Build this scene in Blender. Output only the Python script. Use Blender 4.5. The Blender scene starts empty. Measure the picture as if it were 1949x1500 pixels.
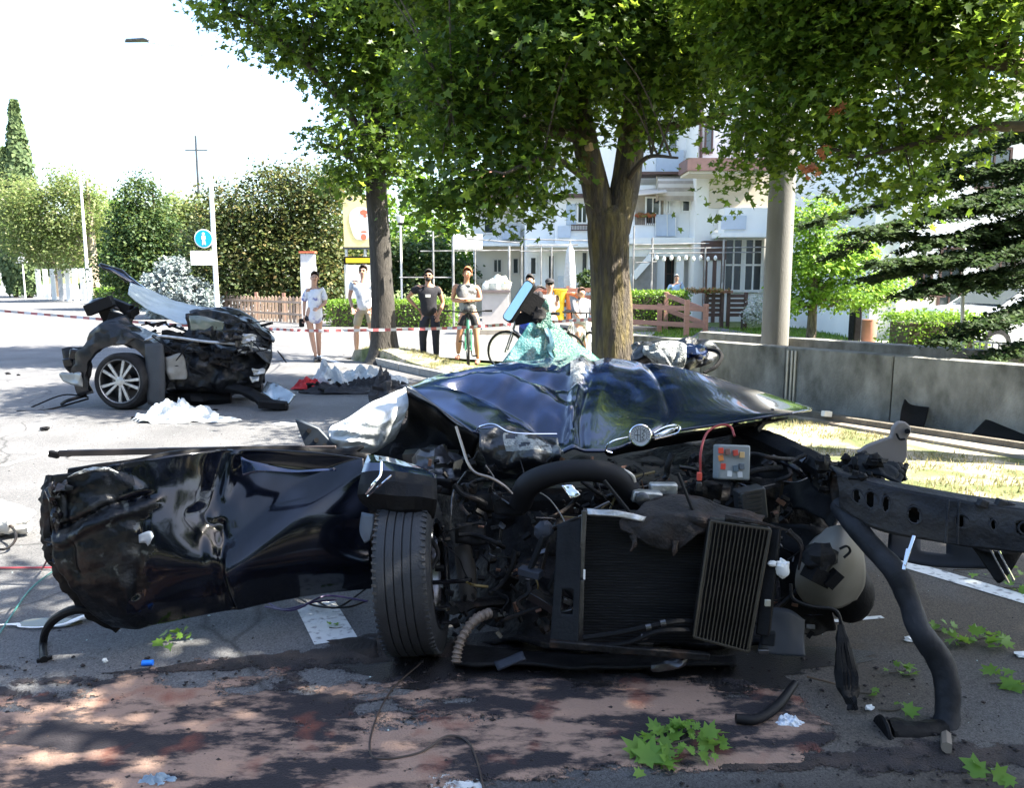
import bpy, bmesh, math, random
import numpy as np
from mathutils import Vector, Matrix, noise, Quaternion
R = math.radians
SC = bpy.context.scene
COL = SC.collection
random.seed(7); RNG = np.random.default_rng(7)

# ------------------------------------------------------------------ camera
CAMZ, PITCH, FPX, CX, CY = 1.6, R(8.3), 1529.0, 974.5, 750.0
cam_d = bpy.data.cameras.new('camera'); cam = bpy.data.objects.new('camera', cam_d)
COL.objects.link(cam); SC.camera = cam
cam.location = (0, 0, CAMZ); cam.rotation_euler = (R(90) - PITCH, 0, 0)
cam_d.sensor_width = 36; cam_d.lens = 36 * FPX / 1949; cam_d.clip_start = .05; cam_d.clip_end = 3000

# ------------------------------------------------------------------ light
SUN = Vector((1.0, -0.15, 0)).normalized(); ELEV = R(50)
SUN = Vector((SUN.x * math.cos(ELEV), SUN.y * math.cos(ELEV), math.sin(ELEV)))
wd = bpy.data.worlds.new('World'); SC.world = wd; wd.use_nodes = True
nt = wd.node_tree; bg = nt.nodes['Background']
sky = nt.nodes.new('ShaderNodeTexSky'); sky.sky_type = 'NISHITA'; sky.sun_disc = False
sky.sun_elevation = ELEV; sky.sun_rotation = math.atan2(SUN.x, SUN.y)
sky.air_density = 1.0; sky.dust_density = 1.6; sky.ozone_density = 1.0
nt.links.new(sky.outputs[0], bg.inputs[0]); bg.inputs[1].default_value = 0.095
sl = bpy.data.lights.new('sun', 'SUN'); sl.energy = 5; sl.angle = R(.53); sl.color = (1, .93, .80)
so = bpy.data.objects.new('sun', sl); COL.objects.link(so)
so.rotation_euler = SUN.to_track_quat('Z', 'Y').to_euler()
vs = SC.view_settings; vs.view_transform = 'Standard'; vs.look = 'None'; vs.gamma = 1; vs.exposure = 2.6
vs.use_curve_mapping = False
SC.cycles.max_bounces = 6; SC.cycles.diffuse_bounces = 3; SC.cycles.glossy_bounces = 3
SC.cycles.transmission_bounces = 4; SC.cycles.transparent_max_bounces = 8

# ------------------------------------------------------------------ place helpers
def ray(px, py):
    x = (px - CX) / FPX; y = -(py - CY) / FPX
    return Vector((x, math.cos(PITCH) + y * math.sin(PITCH), -math.sin(PITCH) + y * math.cos(PITCH)))
def W(px, py, Y):                       # point of the world seen there at distance Y
    d = ray(px, py); return Vector((0, 0, CAMZ)) + d * (Y / d.y)
def G(px, py, z=0.0):                   # point of the ground seen there
    d = ray(px, py); return Vector((0, 0, CAMZ)) + d * ((z - CAMZ) / d.z)
ROAD = Vector((-.555, .832, 0)).normalized()          # the road's direction
RN = Vector((.832, .555, 0))                          # towards the pavement side

# ------------------------------------------------------------------ mesh helpers
WP = {}
XF = [Matrix.Identity(4)]
def V(*a): return Vector(a[0] if len(a) == 1 else a)
def cr(pts, t):                                       # Catmull-Rom through pts (array n x k), t in 0..1
    n = len(pts); x = t * (n - 1); i = min(int(x), n - 2); f = x - i
    p1, p2 = pts[i], pts[i + 1]
    p0 = pts[i - 1] if i else 2 * p1 - p2
    p3 = pts[i + 2] if i + 2 < n else 2 * p2 - p1
    return .5 * (2 * p1 + (p2 - p0) * f + (2 * p0 - 5 * p1 + 4 * p2 - p3) * f * f + (3 * p1 - p0 - 3 * p2 + p3) * f ** 3)
def spline(pts, n):
    a = np.array([list(p) for p in pts], float)
    return [Vector(cr(a, i / n)) for i in range(n + 1)]
def rotm(rot):
    if rot is None: return Matrix.Identity(3)
    if isinstance(rot, (int, float)): return Matrix.Rotation(rot, 3, 'Z')
    if isinstance(rot, Matrix): return rot.to_3x3()
    from mathutils import Euler
    return Euler(rot).to_matrix()
def axis_frame(d):
    d = Vector(d).normalized(); up = Vector((0, 0, 1)) if abs(d.z) < .95 else Vector((1, 0, 0))
    a = d.cross(up).normalized(); return a, d.cross(a).normalized(), d
class MB:
    def __init__(s): s.v = []; s.f = []; s.m = []
    def add(s, vs, fs, mi=0):
        k = len(s.v); s.v += [Vector(v) for v in vs]; s.f += [tuple(i + k for i in f) for f in fs]; s.m += [mi] * len(fs); return s
    def box(s, c, size, rot=None, mi=0, top=1.0):
        m = rotm(rot); c = Vector(c); x, y, z = [q / 2 for q in size]
        vs = []
        for dz in (-1, 1):
            t = top if dz > 0 else 1
            for dx, dy in ((-1, -1), (1, -1), (1, 1), (-1, 1)): vs.append(c + m @ Vector((dx * x * t, dy * y * t, dz * z)))
        return s.add(vs, [(3, 2, 1, 0), (4, 5, 6, 7), (0, 1, 5, 4), (1, 2, 6, 5), (2, 3, 7, 6), (3, 0, 4, 7)], mi)
    def bar(s, p0, p1, w, h, mi=0, roll=0.0):          # box along p0-p1
        p0, p1 = Vector(p0), Vector(p1); a, b, d = axis_frame(p1 - p0)
        if roll: q = Quaternion(d, roll); a = q @ a; b = q @ b
        vs = [p + a * (w / 2 * i) + b * (h / 2 * j) for p in (p0, p1) for i, j in ((-1, -1), (1, -1), (1, 1), (-1, 1))]
        return s.add(vs, [(0, 1, 2, 3), (7, 6, 5, 4), (0, 4, 5, 1), (1, 5, 6, 2), (2, 6, 7, 3), (3, 7, 4, 0)], mi)
    def tube(s, pts, r, n=8, seg=None, mi=0, cap=True, fl=1.0, jit=0):
        pts = [Vector(p) for p in pts]; rr = r if isinstance(r, (list, tuple)) else [r] * len(pts)
        if seg:
            a = np.array([list(p) + [q] for p, q in zip(pts, rr)], float)
            q = [cr(a, i / seg) for i in range(seg + 1)]; pts = [Vector(k[:3]) for k in q]; rr = [max(.0005, k[3]) for k in q]
        a = None; vs = []
        for i, p in enumerate(pts):
            d = (pts[min(i + 1, len(pts) - 1)] - pts[max(i - 1, 0)])
            d = d.normalized() if d.length > 1e-9 else Vector((0, 0, 1))
            if a is None: a, b, _ = axis_frame(d)
            else:
                a = (a - d * a.dot(d)).normalized(); b = d.cross(a)
            for k in range(n):
                t = 2 * math.pi * k / n; q = rr[i] * (1 + jit * noise.noise(Vector((math.cos(t) * 2, math.sin(t) * 2, i * .45 + p.x))))
                vs.append(p + a * (math.cos(t) * q) + b * (math.sin(t) * q * fl))
        fs = [(i * n + k, i * n + (k + 1) % n, (i + 1) * n + (k + 1) % n, (i + 1) * n + k) for i in range(len(pts) - 1) for k in range(n)]
        if cap: fs += [tuple(range(n - 1, -1, -1)), tuple(range((len(pts) - 1) * n, len(pts) * n))]
        return s.add(vs, fs, mi)
    def cyl(s, p0, p1, r0, r1=None, n=16, mi=0): return s.tube([p0, p1], [r0, r0 if r1 is None else r1], n, mi=mi)
    def ball(s, c, r, nu=12, nv=8, mi=0, rot=None, nz=0, seed=0):
        r = (r, r, r) if isinstance(r, (int, float)) else r; m = rotm(rot); c = Vector(c); vs = []
        for j in range(nv + 1):
            ph = math.pi * j / nv
            for i in range(nu):
                t = 2 * math.pi * i / nu; d = Vector((math.sin(ph) * math.cos(t), math.sin(ph) * math.sin(t), math.cos(ph)))
                k = 1 + nz * noise.noise(d * 2.2 + Vector((seed, seed * 1.7, 0)))
                vs.append(c + m @ Vector((d.x * r[0] * k, d.y * r[1] * k, d.z * r[2] * k)))
        return s.add(vs, [(j * nu + i, (j + 1) * nu + i, (j + 1) * nu + (i + 1) % nu, j * nu + (i + 1) % nu) for j in range(nv) for i in range(nu)], mi)
    def lathe(s, p0, axis, prof, n=24, mi=0, arc=1.0):   # prof: (radius, height along axis)
        a, b, d = axis_frame(axis); p0 = Vector(p0); vs = []
        for r, h in prof:
            for k in range(n): t = 2 * math.pi * k / n; vs.append(p0 + d * h + (a * math.cos(t) + b * math.sin(t)) * r)
        return s.add(vs, [(i * n + k, i * n + (k + 1) % n, (i + 1) * n + (k + 1) % n, (i + 1) * n + k) for i in range(len(prof) - 1) for k in range(n)], mi)
    def prism(s, poly, ext, mi=0):                      # polygon (3D points) pushed along ext
        n = len(poly); e = Vector(ext); vs = [Vector(p) for p in poly] + [Vector(p) + e for p in poly]
        return s.add(vs, [tuple(range(n - 1, -1, -1)), tuple(range(n, 2 * n))] + [(i, (i + 1) % n, n + (i + 1) % n, n + i) for i in range(n)], mi)
    def patch(s, ctrl, nu, nv, fn=None, mi=0, hole=None):   # smooth surface through a net of points
        A = np.array([[list(p) for p in row] for row in ctrl], float)
        rows = [[cr(A[j], i / nu) for i in range(nu + 1)] for j in range(len(A))]
        Rw = np.array(rows); vs = []
        for j in range(nv + 1):
            for i in range(nu + 1):
                p = Vector(cr(Rw[:, i], j / nv))
                if fn: p = fn(p, i / nu, j / nv)
                vs.append(p)
        fs = []
        for j in range(nv):
            for i in range(nu):
                if hole and hole((i + .5) / nu, (j + .5) / nv): continue
                k = j * (nu + 1) + i; fs.append((k, k + 1, k + nu + 2, k + nu + 1))
        return s.add(vs, fs, mi)
    def build(s, name, mat, parent=None, smooth=True, bevel=0, thick=0, sub=0, keep=False, angle=35, wn=False):
        me = bpy.data.meshes.new(name)
        vs = [XF[-1] @ v for v in s.v]
        if keep or not vs: c = Vector((0, 0, 0))
        else:
            c = Vector([(min(v[i] for v in vs) + max(v[i] for v in vs)) / 2 for i in range(3)])
        me.from_pydata([tuple(v - c) for v in vs], [], s.f)
        mats = mat if isinstance(mat, (list, tuple)) else [mat]
        for m in mats: me.materials.append(m)
        if len(mats) > 1: me.polygons.foreach_set('material_index', s.m)
        if XF[-1].determinant() < 0: me.flip_normals()
        if smooth:
            me.polygons.foreach_set('use_smooth', [True] * len(me.polygons))
            if angle: me.set_sharp_from_angle(angle=R(angle))
        me.update()
        o = link(name, me, c, parent)
        if thick: m = o.modifiers.new('t', 'SOLIDIFY'); m.thickness = thick; m.offset = 0
        if bevel: m = o.modifiers.new('b', 'BEVEL'); m.width = bevel; m.segments = 2; m.limit_method = 'ANGLE'
        if sub: m = o.modifiers.new('s', 'SUBSURF'); m.levels = sub; m.render_levels = sub
        return o
def link(name, data, c, parent=None):
    o = bpy.data.objects.new(name, data); COL.objects.link(o)
    c = Vector(c); WP[o.name] = c
    if parent is not None: o.parent = parent; o.location = c - WP[parent.name]
    else: o.location = c
    return o
def tag(o, label=None, cat=None, group=None, kind=None):
    for k, v in (('label', label), ('category', cat), ('group', group), ('kind', kind)):
        if v: o[k] = v
    return o
def thing(name, loc, label, cat, group=None):
    o = link(name, None, XF[-1] @ Vector(loc)); o.empty_display_size = .2
    return tag(o, label, cat, group)
def np_mesh(name, verts, faces, mat, parent=None, smooth=False, keep=True, c=None):  # faces: (n,k) array
    me = bpy.data.meshes.new(name); n, k = faces.shape
    c = np.zeros(3) if c is None else np.array(c)
    me.vertices.add(len(verts)); me.vertices.foreach_set('co', (verts - c).astype(np.float32).ravel())
    me.loops.add(n * k); me.loops.foreach_set('vertex_index', faces.astype(np.int32).ravel())
    me.polygons.add(n); me.polygons.foreach_set('loop_start', np.arange(0, n * k, k, dtype=np.int32))
    me.polygons.foreach_set('loop_total', np.full(n, k, dtype=np.int32))
    me.materials.append(mat); me.update(calc_edges=True)
    if smooth: me.polygons.foreach_set('use_smooth', np.ones(n, bool))
    return link(name, me, Vector(c), parent)
def copy_tree(src, loc, rz=None, parent=None):
    o = src.copy(); COL.objects.link(o); o.parent = parent
    if loc is not None: o.location = loc
    if rz is not None: o.rotation_euler.z = rz
    for ch in src.children: copy_tree(ch, None, None, o)
    return o

# ------------------------------------------------------------------ materials
MT = {}
def mat(name, col, rough=.6, metal=0.0, var=.18, vs=6.0, bump=0.0, bs=60.0, spec=.5, coat=0.0, col2=None, c2s=3.0, c2w=.1, c2p=.55,
        trans=0.0, alpha=None, stretch=None, rvar=.0):
    if name in MT: return MT[name]
    m = bpy.data.materials.new(name); m.use_nodes = True; t = m.node_tree; N = t.nodes; L = t.links
    b = N['Principled BSDF']; tc = N.new('ShaderNodeTexCoord')
    co = tc.outputs['Object']
    if stretch:
        mp = N.new('ShaderNodeMapping'); mp.inputs['Scale'].default_value = stretch; L.new(co, mp.inputs[0]); co = mp.outputs[0]
    nz = N.new('ShaderNodeTexNoise'); nz.inputs['Scale'].default_value = vs; nz.inputs['Detail'].default_value = 6; L.new(co, nz.inputs[0])
    rp = N.new('ShaderNodeMapRange'); rp.inputs[1].default_value = .25; rp.inputs[2].default_value = .75
    rp.inputs[3].default_value = 1 - var; rp.inputs[4].default_value = 1 + var; L.new(nz.outputs[0], rp.inputs[0])
    last = None
    if col2 is not None:
        n2 = N.new('ShaderNodeTexNoise'); n2.inputs['Scale'].default_value = c2s; n2.inputs['Detail'].default_value = 7; L.new(co, n2.inputs[0])
        r2 = N.new('ShaderNodeMapRange'); r2.inputs[1].default_value = c2p - c2w; r2.inputs[2].default_value = c2p + c2w; L.new(n2.outputs[0], r2.inputs[0])
        mx = N.new('ShaderNodeMix'); mx.data_type = 'RGBA'; mx.inputs[6].default_value = (*col, 1); mx.inputs[7].default_value = (*col2, 1)
        L.new(r2.outputs[0], mx.inputs[0]); last = mx.outputs[2]
    sc = N.new('ShaderNodeVectorMath'); sc.operation = 'SCALE'; L.new(rp.outputs[0], sc.inputs['Scale'])
    if last: L.new(last, sc.inputs[0])
    else: sc.inputs[0].default_value = col
    L.new(sc.outputs[0], b.inputs['Base Color'])
    b.inputs['Roughness'].default_value = rough; b.inputs['Metallic'].default_value = metal
    if rvar:
        r3 = N.new('ShaderNodeMapRange'); r3.inputs[1].default_value = .3; r3.inputs[2].default_value = .7
        r3.inputs[3].default_value = max(.02, rough - rvar); r3.inputs[4].default_value = min(1, rough + rvar)
        L.new(nz.outputs[0], r3.inputs[0]); L.new(r3.outputs[0], b.inputs['Roughness'])
    b.inputs['Specular IOR Level'].default_value = spec; b.inputs['Coat Weight'].default_value = coat; b.inputs['Coat Roughness'].default_value = .04
    if trans: b.inputs['Transmission Weight'].default_value = trans
    if alpha is not None: b.inputs['Alpha'].default_value = alpha
    if bump:
        bn = N.new('ShaderNodeTexNoise'); bn.inputs['Scale'].default_value = bs; bn.inputs['Detail'].default_value = 5; L.new(co, bn.inputs[0])
        bp = N.new('ShaderNodeBump'); bp.inputs['Strength'].default_value = bump; bp.inputs['Distance'].default_value = .02
        L.new(bn.outputs[0], bp.inputs['Height']); L.new(bp.outputs[0], b.inputs['Normal'])
    MT[name] = m; return m
def leafmat(name, cols, tr=.35, rough=.45):
    m = bpy.data.materials.new(name); m.use_nodes = True; t = m.node_tree; N = t.nodes; L = t.links
    b = N['Principled BSDF']; g = N.new('ShaderNodeNewGeometry'); rp = N.new('ShaderNodeValToRGB')
    e = rp.color_ramp; e.elements[0].position = 0; e.elements[0].color = (*cols[0], 1); e.elements[1].position = 1; e.elements[1].color = (*cols[-1][:3], 1)
    for i, c in enumerate(cols[1:-1]): k = e.elements.new((i + 1) / (len(cols) - 1)); k.color = (*c, 1)
    L.new(g.outputs['Random Per Island'], rp.inputs[0]); L.new(rp.outputs[0], b.inputs['Base Color'])
    b.inputs['Roughness'].default_value = rough; b.inputs['Specular IOR Level'].default_value = .35
    td = N.new('ShaderNodeBsdfTranslucent'); hs = N.new('ShaderNodeHueSaturation'); hs.inputs['Value'].default_value = 2.1; hs.inputs['Hue'].default_value = .485
    L.new(rp.outputs[0], hs.inputs['Color']); L.new(hs.outputs[0], td.inputs[0])
    mx = N.new('ShaderNodeMixShader'); mx.inputs[0].default_value = tr
    L.new(b.outputs[0], mx.inputs[1]); L.new(td.outputs[0], mx.inputs[2]); L.new(mx.outputs[0], N['Material Output'].inputs[0])
    return m
paint = mat('navy_sky_paint', (.005, .013, .050), .2, .35, var=.3, vs=9, coat=1.0, spec=.6, rvar=.05)  # dark blue paint whose base also carries the blue of mirrored sky
paint_s = mat('scraped_car_paint', (.006, .008, .012), .4, var=.5, vs=14, bump=.5, bs=35, col2=(.10, .11, .11), c2s=9, c2w=.03, c2p=.66, coat=.4)
blackp = mat('black_plastic', (.006, .006, .007), .6, var=.4, vs=12, bump=.15, bs=90, rvar=.15, spec=.18)
blackg = mat('glossy_black_plastic', (.006, .006, .008), .25, var=.3, vs=5, spec=.4)
dirtyp = mat('dusty_black_plastic', (.02, .02, .021), .7, var=.5, vs=14, bump=.3, bs=60, col2=(.075, .068, .06), c2s=7, c2w=.12, c2p=.6)
darkm = mat('dark_burnt_metal', (.009, .009, .010), .55, .2, spec=.25, var=.5, vs=16, bump=.35, bs=50, col2=(.035, .022, .016), c2s=8, c2w=.08, c2p=.62)
greym = mat('grey_metal', (.10, .10, .105), .35, .9, var=.35, vs=20, bump=.15, bs=70)
alum = mat('dull_aluminium', (.42, .42, .41), .42, .8, var=.35, vs=18, bump=.3, bs=60)
chrome = mat('chrome', (.8, .8, .82), .1, 1.0, var=.08, vs=8)
steel = mat('galvanised_steel', (.45, .46, .46), .4, .7, var=.15, vs=10)
rubber = mat('tyre_rubber', (.012, .012, .013), .8, spec=.2, var=.35, vs=18, bump=.2, bs=120, col2=(.035, .034, .033), c2s=5, c2w=.2, c2p=.6)
white = mat('white_paint', (.78, .78, .76), .5, var=.05)
whitecloth = mat('white_airbag_cloth', (.50, .53, .54), .95, var=.12, vs=9, bump=.9, bs=16, spec=.1)
# ------------------------------------------------------------------ ground, road, pavement, verge
def sheet(name, pts, z, m, kind='structure'):
    b = MB(); b.add([(p[0], p[1], z) for p in pts], [tuple(range(len(pts)))])
    return tag(b.build(name, m, smooth=False, keep=True), kind=kind)
lawn_m = mat('lawn_green', (.07, .12, .025), .9, var=.35, vs=3, bump=.6, bs=30, col2=(.16, .17, .05), c2s=.8, c2w=.15)
dry_m = mat('verge_dry_grass', (.34, .30, .235), .95, var=.4, vs=12, bump=.8, bs=50, col2=(.10, .12, .04), c2s=2.2, c2w=.1, c2p=.5)
def asphalt(name, base, tint2):
    m = mat(name, base, .85, var=.22, vs=1.3, bump=.9, bs=260, col2=tint2, c2s=.7, c2w=.2)
    t = m.node_tree; N = t.nodes; L = t.links; b = N['Principled BSDF']
    src = b.inputs['Base Color'].links[0].from_socket
    tc = next(n for n in N if n.type == 'TEX_COORD')
    v = N.new('ShaderNodeTexVoronoi'); v.inputs['Scale'].default_value = 170; L.new(tc.outputs['Object'], v.inputs[0])
    bw = N.new('ShaderNodeRGBToBW'); L.new(v.outputs['Color'], bw.inputs[0])
    mr = N.new('ShaderNodeMapRange'); mr.inputs[3].default_value = .5; mr.inputs[4].default_value = 1.55; L.new(bw.outputs[0], mr.inputs[0])
    # long cracks
    mp = N.new('ShaderNodeTexNoise'); mp.inputs['Scale'].default_value = .9; mp.inputs['Detail'].default_value = 3; L.new(tc.outputs['Object'], mp.inputs[0])
    vm = N.new('ShaderNodeVectorMath'); vm.operation = 'MULTIPLY_ADD'; vm.inputs[1].default_value = (.8, .8, .8)
    L.new(mp.outputs['Color'], vm.inputs[0]); L.new(tc.outputs['Object'], vm.inputs[2])
    vc = N.new('ShaderNodeTexVoronoi'); vc.feature = 'DISTANCE_TO_EDGE'; vc.inputs['Scale'].default_value = .33; L.new(vm.outputs[0], vc.inputs[0])
    cr_ = N.new('ShaderNodeMapRange'); cr_.inputs[1].default_value = 0; cr_.inputs[2].default_value = .006; cr_.inputs[3].default_value = .45; cr_.inputs[4].default_value = 1
    L.new(vc.outputs[0], cr_.inputs[0])
    mu = N.new('ShaderNodeMath'); mu.operation = 'MULTIPLY'; L.new(mr.outputs[0], mu.inputs[0]); L.new(cr_.outputs[0], mu.inputs[1])
    sc = N.new('ShaderNodeVectorMath'); sc.operation = 'SCALE'; L.new(src, sc.inputs[0]); L.new(mu.outputs[0], sc.inputs['Scale']); L.new(sc.outputs[0], b.inputs['Base Color'])
    return m
road_m = asphalt('road_asphalt', (.165, .165, .17), (.125, .127, .133))
# road browner and darker on the verge side, plus a darker strip nearest the camera
_t = road_m.node_tree; _N, _L = _t.nodes, _t.links; _b = _N['Principled BSDF']; _s = _b.inputs['Base Color'].links[0].from_socket
_tc = next(n for n in _N if n.type == 'TEX_COORD'); _sx = _N.new('ShaderNodeSeparateXYZ'); _L.new(_tc.outputs['Object'], _sx.inputs[0])
_n = _N.new('ShaderNodeTexNoise'); _n.inputs['Scale'].default_value = 1.3; _n.inputs['Detail'].default_value = 7; _L.new(_tc.outputs['Object'], _n.inputs[0])
def _mr(sock, a, b_, c=0, d=1):
    m = _N.new('ShaderNodeMapRange'); m.inputs[1].default_value, m.inputs[2].default_value, m.inputs[3].default_value, m.inputs[4].default_value = a, b_, c, d; _L.new(sock, m.inputs[0]); return m.outputs[0]
def _ma(op, x, y):
    m = _N.new('ShaderNodeMath'); m.operation = op; m.use_clamp = True
    for k, q in enumerate((x, y)):
        if isinstance(q, float): m.inputs[k].default_value = q
        else: _L.new(q, m.inputs[k])
    return m.outputs[0]
def _mix(f, a, col):
    m = _N.new('ShaderNodeMix'); m.data_type = 'RGBA'; m.blend_type = 'MULTIPLY'; m.inputs[7].default_value = (*col, 1); _L.new(f, m.inputs[0]); _L.new(a, m.inputs[6]); return m.outputs[2]
_d = _ma('MULTIPLY', _ma('MULTIPLY', _mr(_sx.outputs['X'], .3, 1.5), _mr(_sx.outputs['Y'], 6.5, 4.2)), _mr(_n.outputs[0], .2, .55))
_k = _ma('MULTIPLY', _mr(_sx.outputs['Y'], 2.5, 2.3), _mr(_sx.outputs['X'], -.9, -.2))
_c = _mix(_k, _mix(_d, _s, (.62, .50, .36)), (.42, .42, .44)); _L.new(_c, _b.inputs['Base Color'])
side_m = asphalt('side_street_asphalt', (.24, .24, .23), (.20, .20, .195))
pave_m = mat('pavement_concrete', (.30, .27, .23), .9, var=.25, vs=2.2, bump=.5, bs=90, col2=(.20, .16, .12), c2s=3, c2w=.15)
kerb_m = mat('kerb_stone', (.24, .235, .22), .85, var=.25, vs=9, bump=.5, bs=60)
mark_m = mat('road_paint', (.62, .64, .64), .75, var=.12, vs=10, bump=.5, bs=150, col2=(.22, .23, .24), c2s=26, c2w=.07, c2p=.60)

sheet('ground', [(-900, -200), (900, -200), (900, 1400), (-900, 1400)], -.05, lawn_m)
K0 = Vector((-1.5, 13.1, 0))                    # a point of the verge kerb on the road side
def KB(s): t = max(0, min(1, (-3 - s) / 5)); return -.85 * t * t * (3 - 2 * t)      # the verge widens towards the camera
def KL(s, off=0.0): return K0 + ROAD * s + RN * off   # s along the road (away), off towards the pavement
def VH(s): t = max(0, min(1, (-3 - s) / 4)); return .09 - .07 * t
A, B_ = KL(-30), KL(170)
# the carriageway up to the verge kerb
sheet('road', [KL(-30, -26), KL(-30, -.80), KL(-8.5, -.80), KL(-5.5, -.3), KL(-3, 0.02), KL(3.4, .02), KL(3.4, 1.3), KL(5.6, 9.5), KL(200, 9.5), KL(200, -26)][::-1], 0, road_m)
# side street and forecourt behind the bystanders
sheet('side_street', [KL(3.4, 1.32), KL(-1.0, 3.1), V(2.0, 14.8, 0), V(4.2, 23.5, 0), V(-7.5, 26.5, 0), KL(5.9, 9.5)], .004, side_m)
b = MB()                                          # pavement strip between verge and wall, real step
def strip(b, s0, s1, o0, o1, z0, z1, n=1):
    for i in range(n):
        a = s0 + (s1 - s0) * i / n; c = s0 + (s1 - s0) * (i + 1) / n
        q = [KL(a, o0), KL(c, o0), KL(c, o1), KL(a, o1)]
        b.add([(p.x, p.y, z0) for p in q] + [(p.x, p.y, z1) for p in q], [(0, 1, 2, 3), (7, 6, 5, 4), (0, 4, 5, 1), (1, 5, 6, 2), (2, 6, 7, 3), (3, 7, 4, 0)])
strip(b, -30, -2.6, 1.45, 2.95, -.04, .062)
tag(b.build('pavement', pave_m, smooth=False, keep=True), kind='structure')
# verge earth: mounded grid
def verge_h(x, y):
    p = Vector((x, y, 0)) - K0; s = p.dot(ROAD); o = p.dot(RN)
    e = min(1, max(0, min(o - KB(s), 1.45 - o if s < -3 else 1.1 - o) / .35))
    d = math.hypot(x + 2.45, y - 15.0)
    return VH(s) + e * .04 + .16 * math.exp(-(d / 1.1) ** 2) + .12 * math.exp(-(math.hypot(x - 1.28, y - 10.2) / .8) ** 2) + .012 * noise.noise(Vector((x * 3, y * 3, 0)))
b = MB(); ns, no = 130, 10
vsx = []
for i in range(ns + 1):
    s = -14 + 17.2 * i / ns
    w = 1.0 + .45 * min(1, max(0, (-s - 2.2) / 1.5))
    if s > 1.2: w *= math.sqrt(max(0.02, 1 - ((s - 1.2) / 2.0) ** 2))
    for j in range(no + 1):
        k_ = KB(s) + .10; p = KL(s, k_ + (w - k_) * j / no); vsx.append((p.x, p.y, verge_h(p.x, p.y) if 0 < j < no and i < ns else (-.02 if s > -2.7 or j == 0 else VH(s) + .01)))
b.add(vsx, [(i * (no + 1) + j, (i + 1) * (no + 1) + j, (i + 1) * (no + 1) + j + 1, i * (no + 1) + j + 1) for i in range(ns) for j in range(no)])
tag(b.build('grass_verge', dry_m, keep=True), kind='structure')
# kerb stones one by one along the verge
kp = []
for i in range(0, 60): kp.append(KL(-26 + i * .5, .05))
kroot = thing('verge_kerb', KL(-10, .05), 'long row of grey kerb stones edging the grass verge beside the road', 'kerb')
pts = [KL(s, .05 + KB(s)) for s in np.arange(-16, 1.3, .8)] + [KL(1.9, .12), KL(2.5, .35), KL(2.95, .8), KL(3.2, 1.3)]
for p, q in zip(pts[:-1], pts[1:]):
    d = (q - p); mb = MB(); n = d.normalized(); p2, q2 = p + n * .004, q - n * .004
    hh_ = VH((p - K0).dot(ROAD)); mb.bar(V(p2.x, p2.y, hh_ - .045), V(q2.x, q2.y, hh_ - .045), .13, .15); mb.build('kerb_stone', kerb_m, kroot, bevel=.012, smooth=False)
# far pavement on the far side of the side street and along the road
b = MB(); strip(b, 6, 200, 9.5, 11.2, -.04, .10); tag(b.build('far_pavement', pave_m, smooth=False, keep=True), kind='structure')
b = MB()
for s0, s1, x in ((6, 200, 9.42),): strip(b, s0, s1, x, x + .15, -.04, .11)
tag(b.build('far_kerb', kerb_m, smooth=False, keep=True), kind='structure')
# painted marks: dashes of the lane line, edge line, thin lines
def mark(name, p0, p1, w, label=None):
    d = (p1 - p0).normalized(); n = Vector((-d.y, d.x, 0)) * w / 2
    sheet(name, [p0 + n, p1 + n, p1 - n, p0 - n][::-1], .004, mark_m)
mark('lane_dash', G(600, 1150), G(640, 1222), .19)
mark('lane_dash', G(822, 1440), G(890, 1560), .19)
mark('edge_line', G(1700, 1068), G(2120, 1192), .13)
mark('thin_line', G(1560, 1186), G(1680, 1176), .03)
mark('parking_line', G(0, 888), G(190, 838), .07)
mark('parking_line', G(560, 660), G(700, 712), .12)
mark('edge_line', G(-200, 690), G(120, 600), .12)

# ------------------------------------------------------------------ absorbent powder strewn on the oil
def pmask(x, y):
    p = Vector((x, y, 0)); n = noise.fractal(Vector((x * 1.1, y * 2.2, 3)), .9, 2.1, 5)
    s = noise.fractal(Vector((x * 5 + 9, y * 11, 7)), .8, 2.2, 5)
    # the band: from lower left to right, in front of the car
    yc = 2.58 + .05 * x + .16 * noise.noise(Vector((x * 1.3, 0, 1))); hw = .62 if x < .2 else .62 - .30 * min(1, (x - .2) / 1.0)
    e = 1 - abs(y - yc) / hw
    r_ = max(0, (-2.9 - x) / .5) * 1.6 + max(0, (x - 1.05) / .25) * 1.6 + max(0, (x - .1) * .5) * (1 if y < 2.45 else 0) + max(0, x + .5) * max(0, 2.42 - y) * 9
    return e * 1.1 + n * .60 + s * .42 - r_ - .04
pm = bpy.data.materials.new('reddish_powder'); pm.use_nodes = True
t = pm.node_tree; N = t.nodes; L = t.links; bb = N['Principled BSDF']; bb.inputs['Roughness'].default_value = .95
tc = N.new('ShaderNodeTexCoord'); mp = N.new('ShaderNodeMapping'); mp.inputs['Scale'].default_value = (1, 2.3, 1); L.new(tc.outputs['Object'], mp.inputs[0])
n1 = N.new('ShaderNodeTexNoise'); n1.inputs['Scale'].default_value = 1.9; n1.inputs['Detail'].default_value = 9; n1.inputs['Roughness'].default_value = .68; L.new(mp.outputs[0], n1.inputs[0])
r1 = N.new('ShaderNodeMapRange'); r1.inputs[1].default_value = .455; r1.inputs[2].default_value = .53; L.new(n1.outputs[0], r1.inputs[0])
mx = N.new('ShaderNodeMix'); mx.data_type = 'RGBA'; mx.inputs[6].default_value = (.275, .180, .135, 1); mx.inputs[7].default_value = (.016, .013, .017, 1)
L.new(r1.outputs[0], mx.inputs[0])
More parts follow.
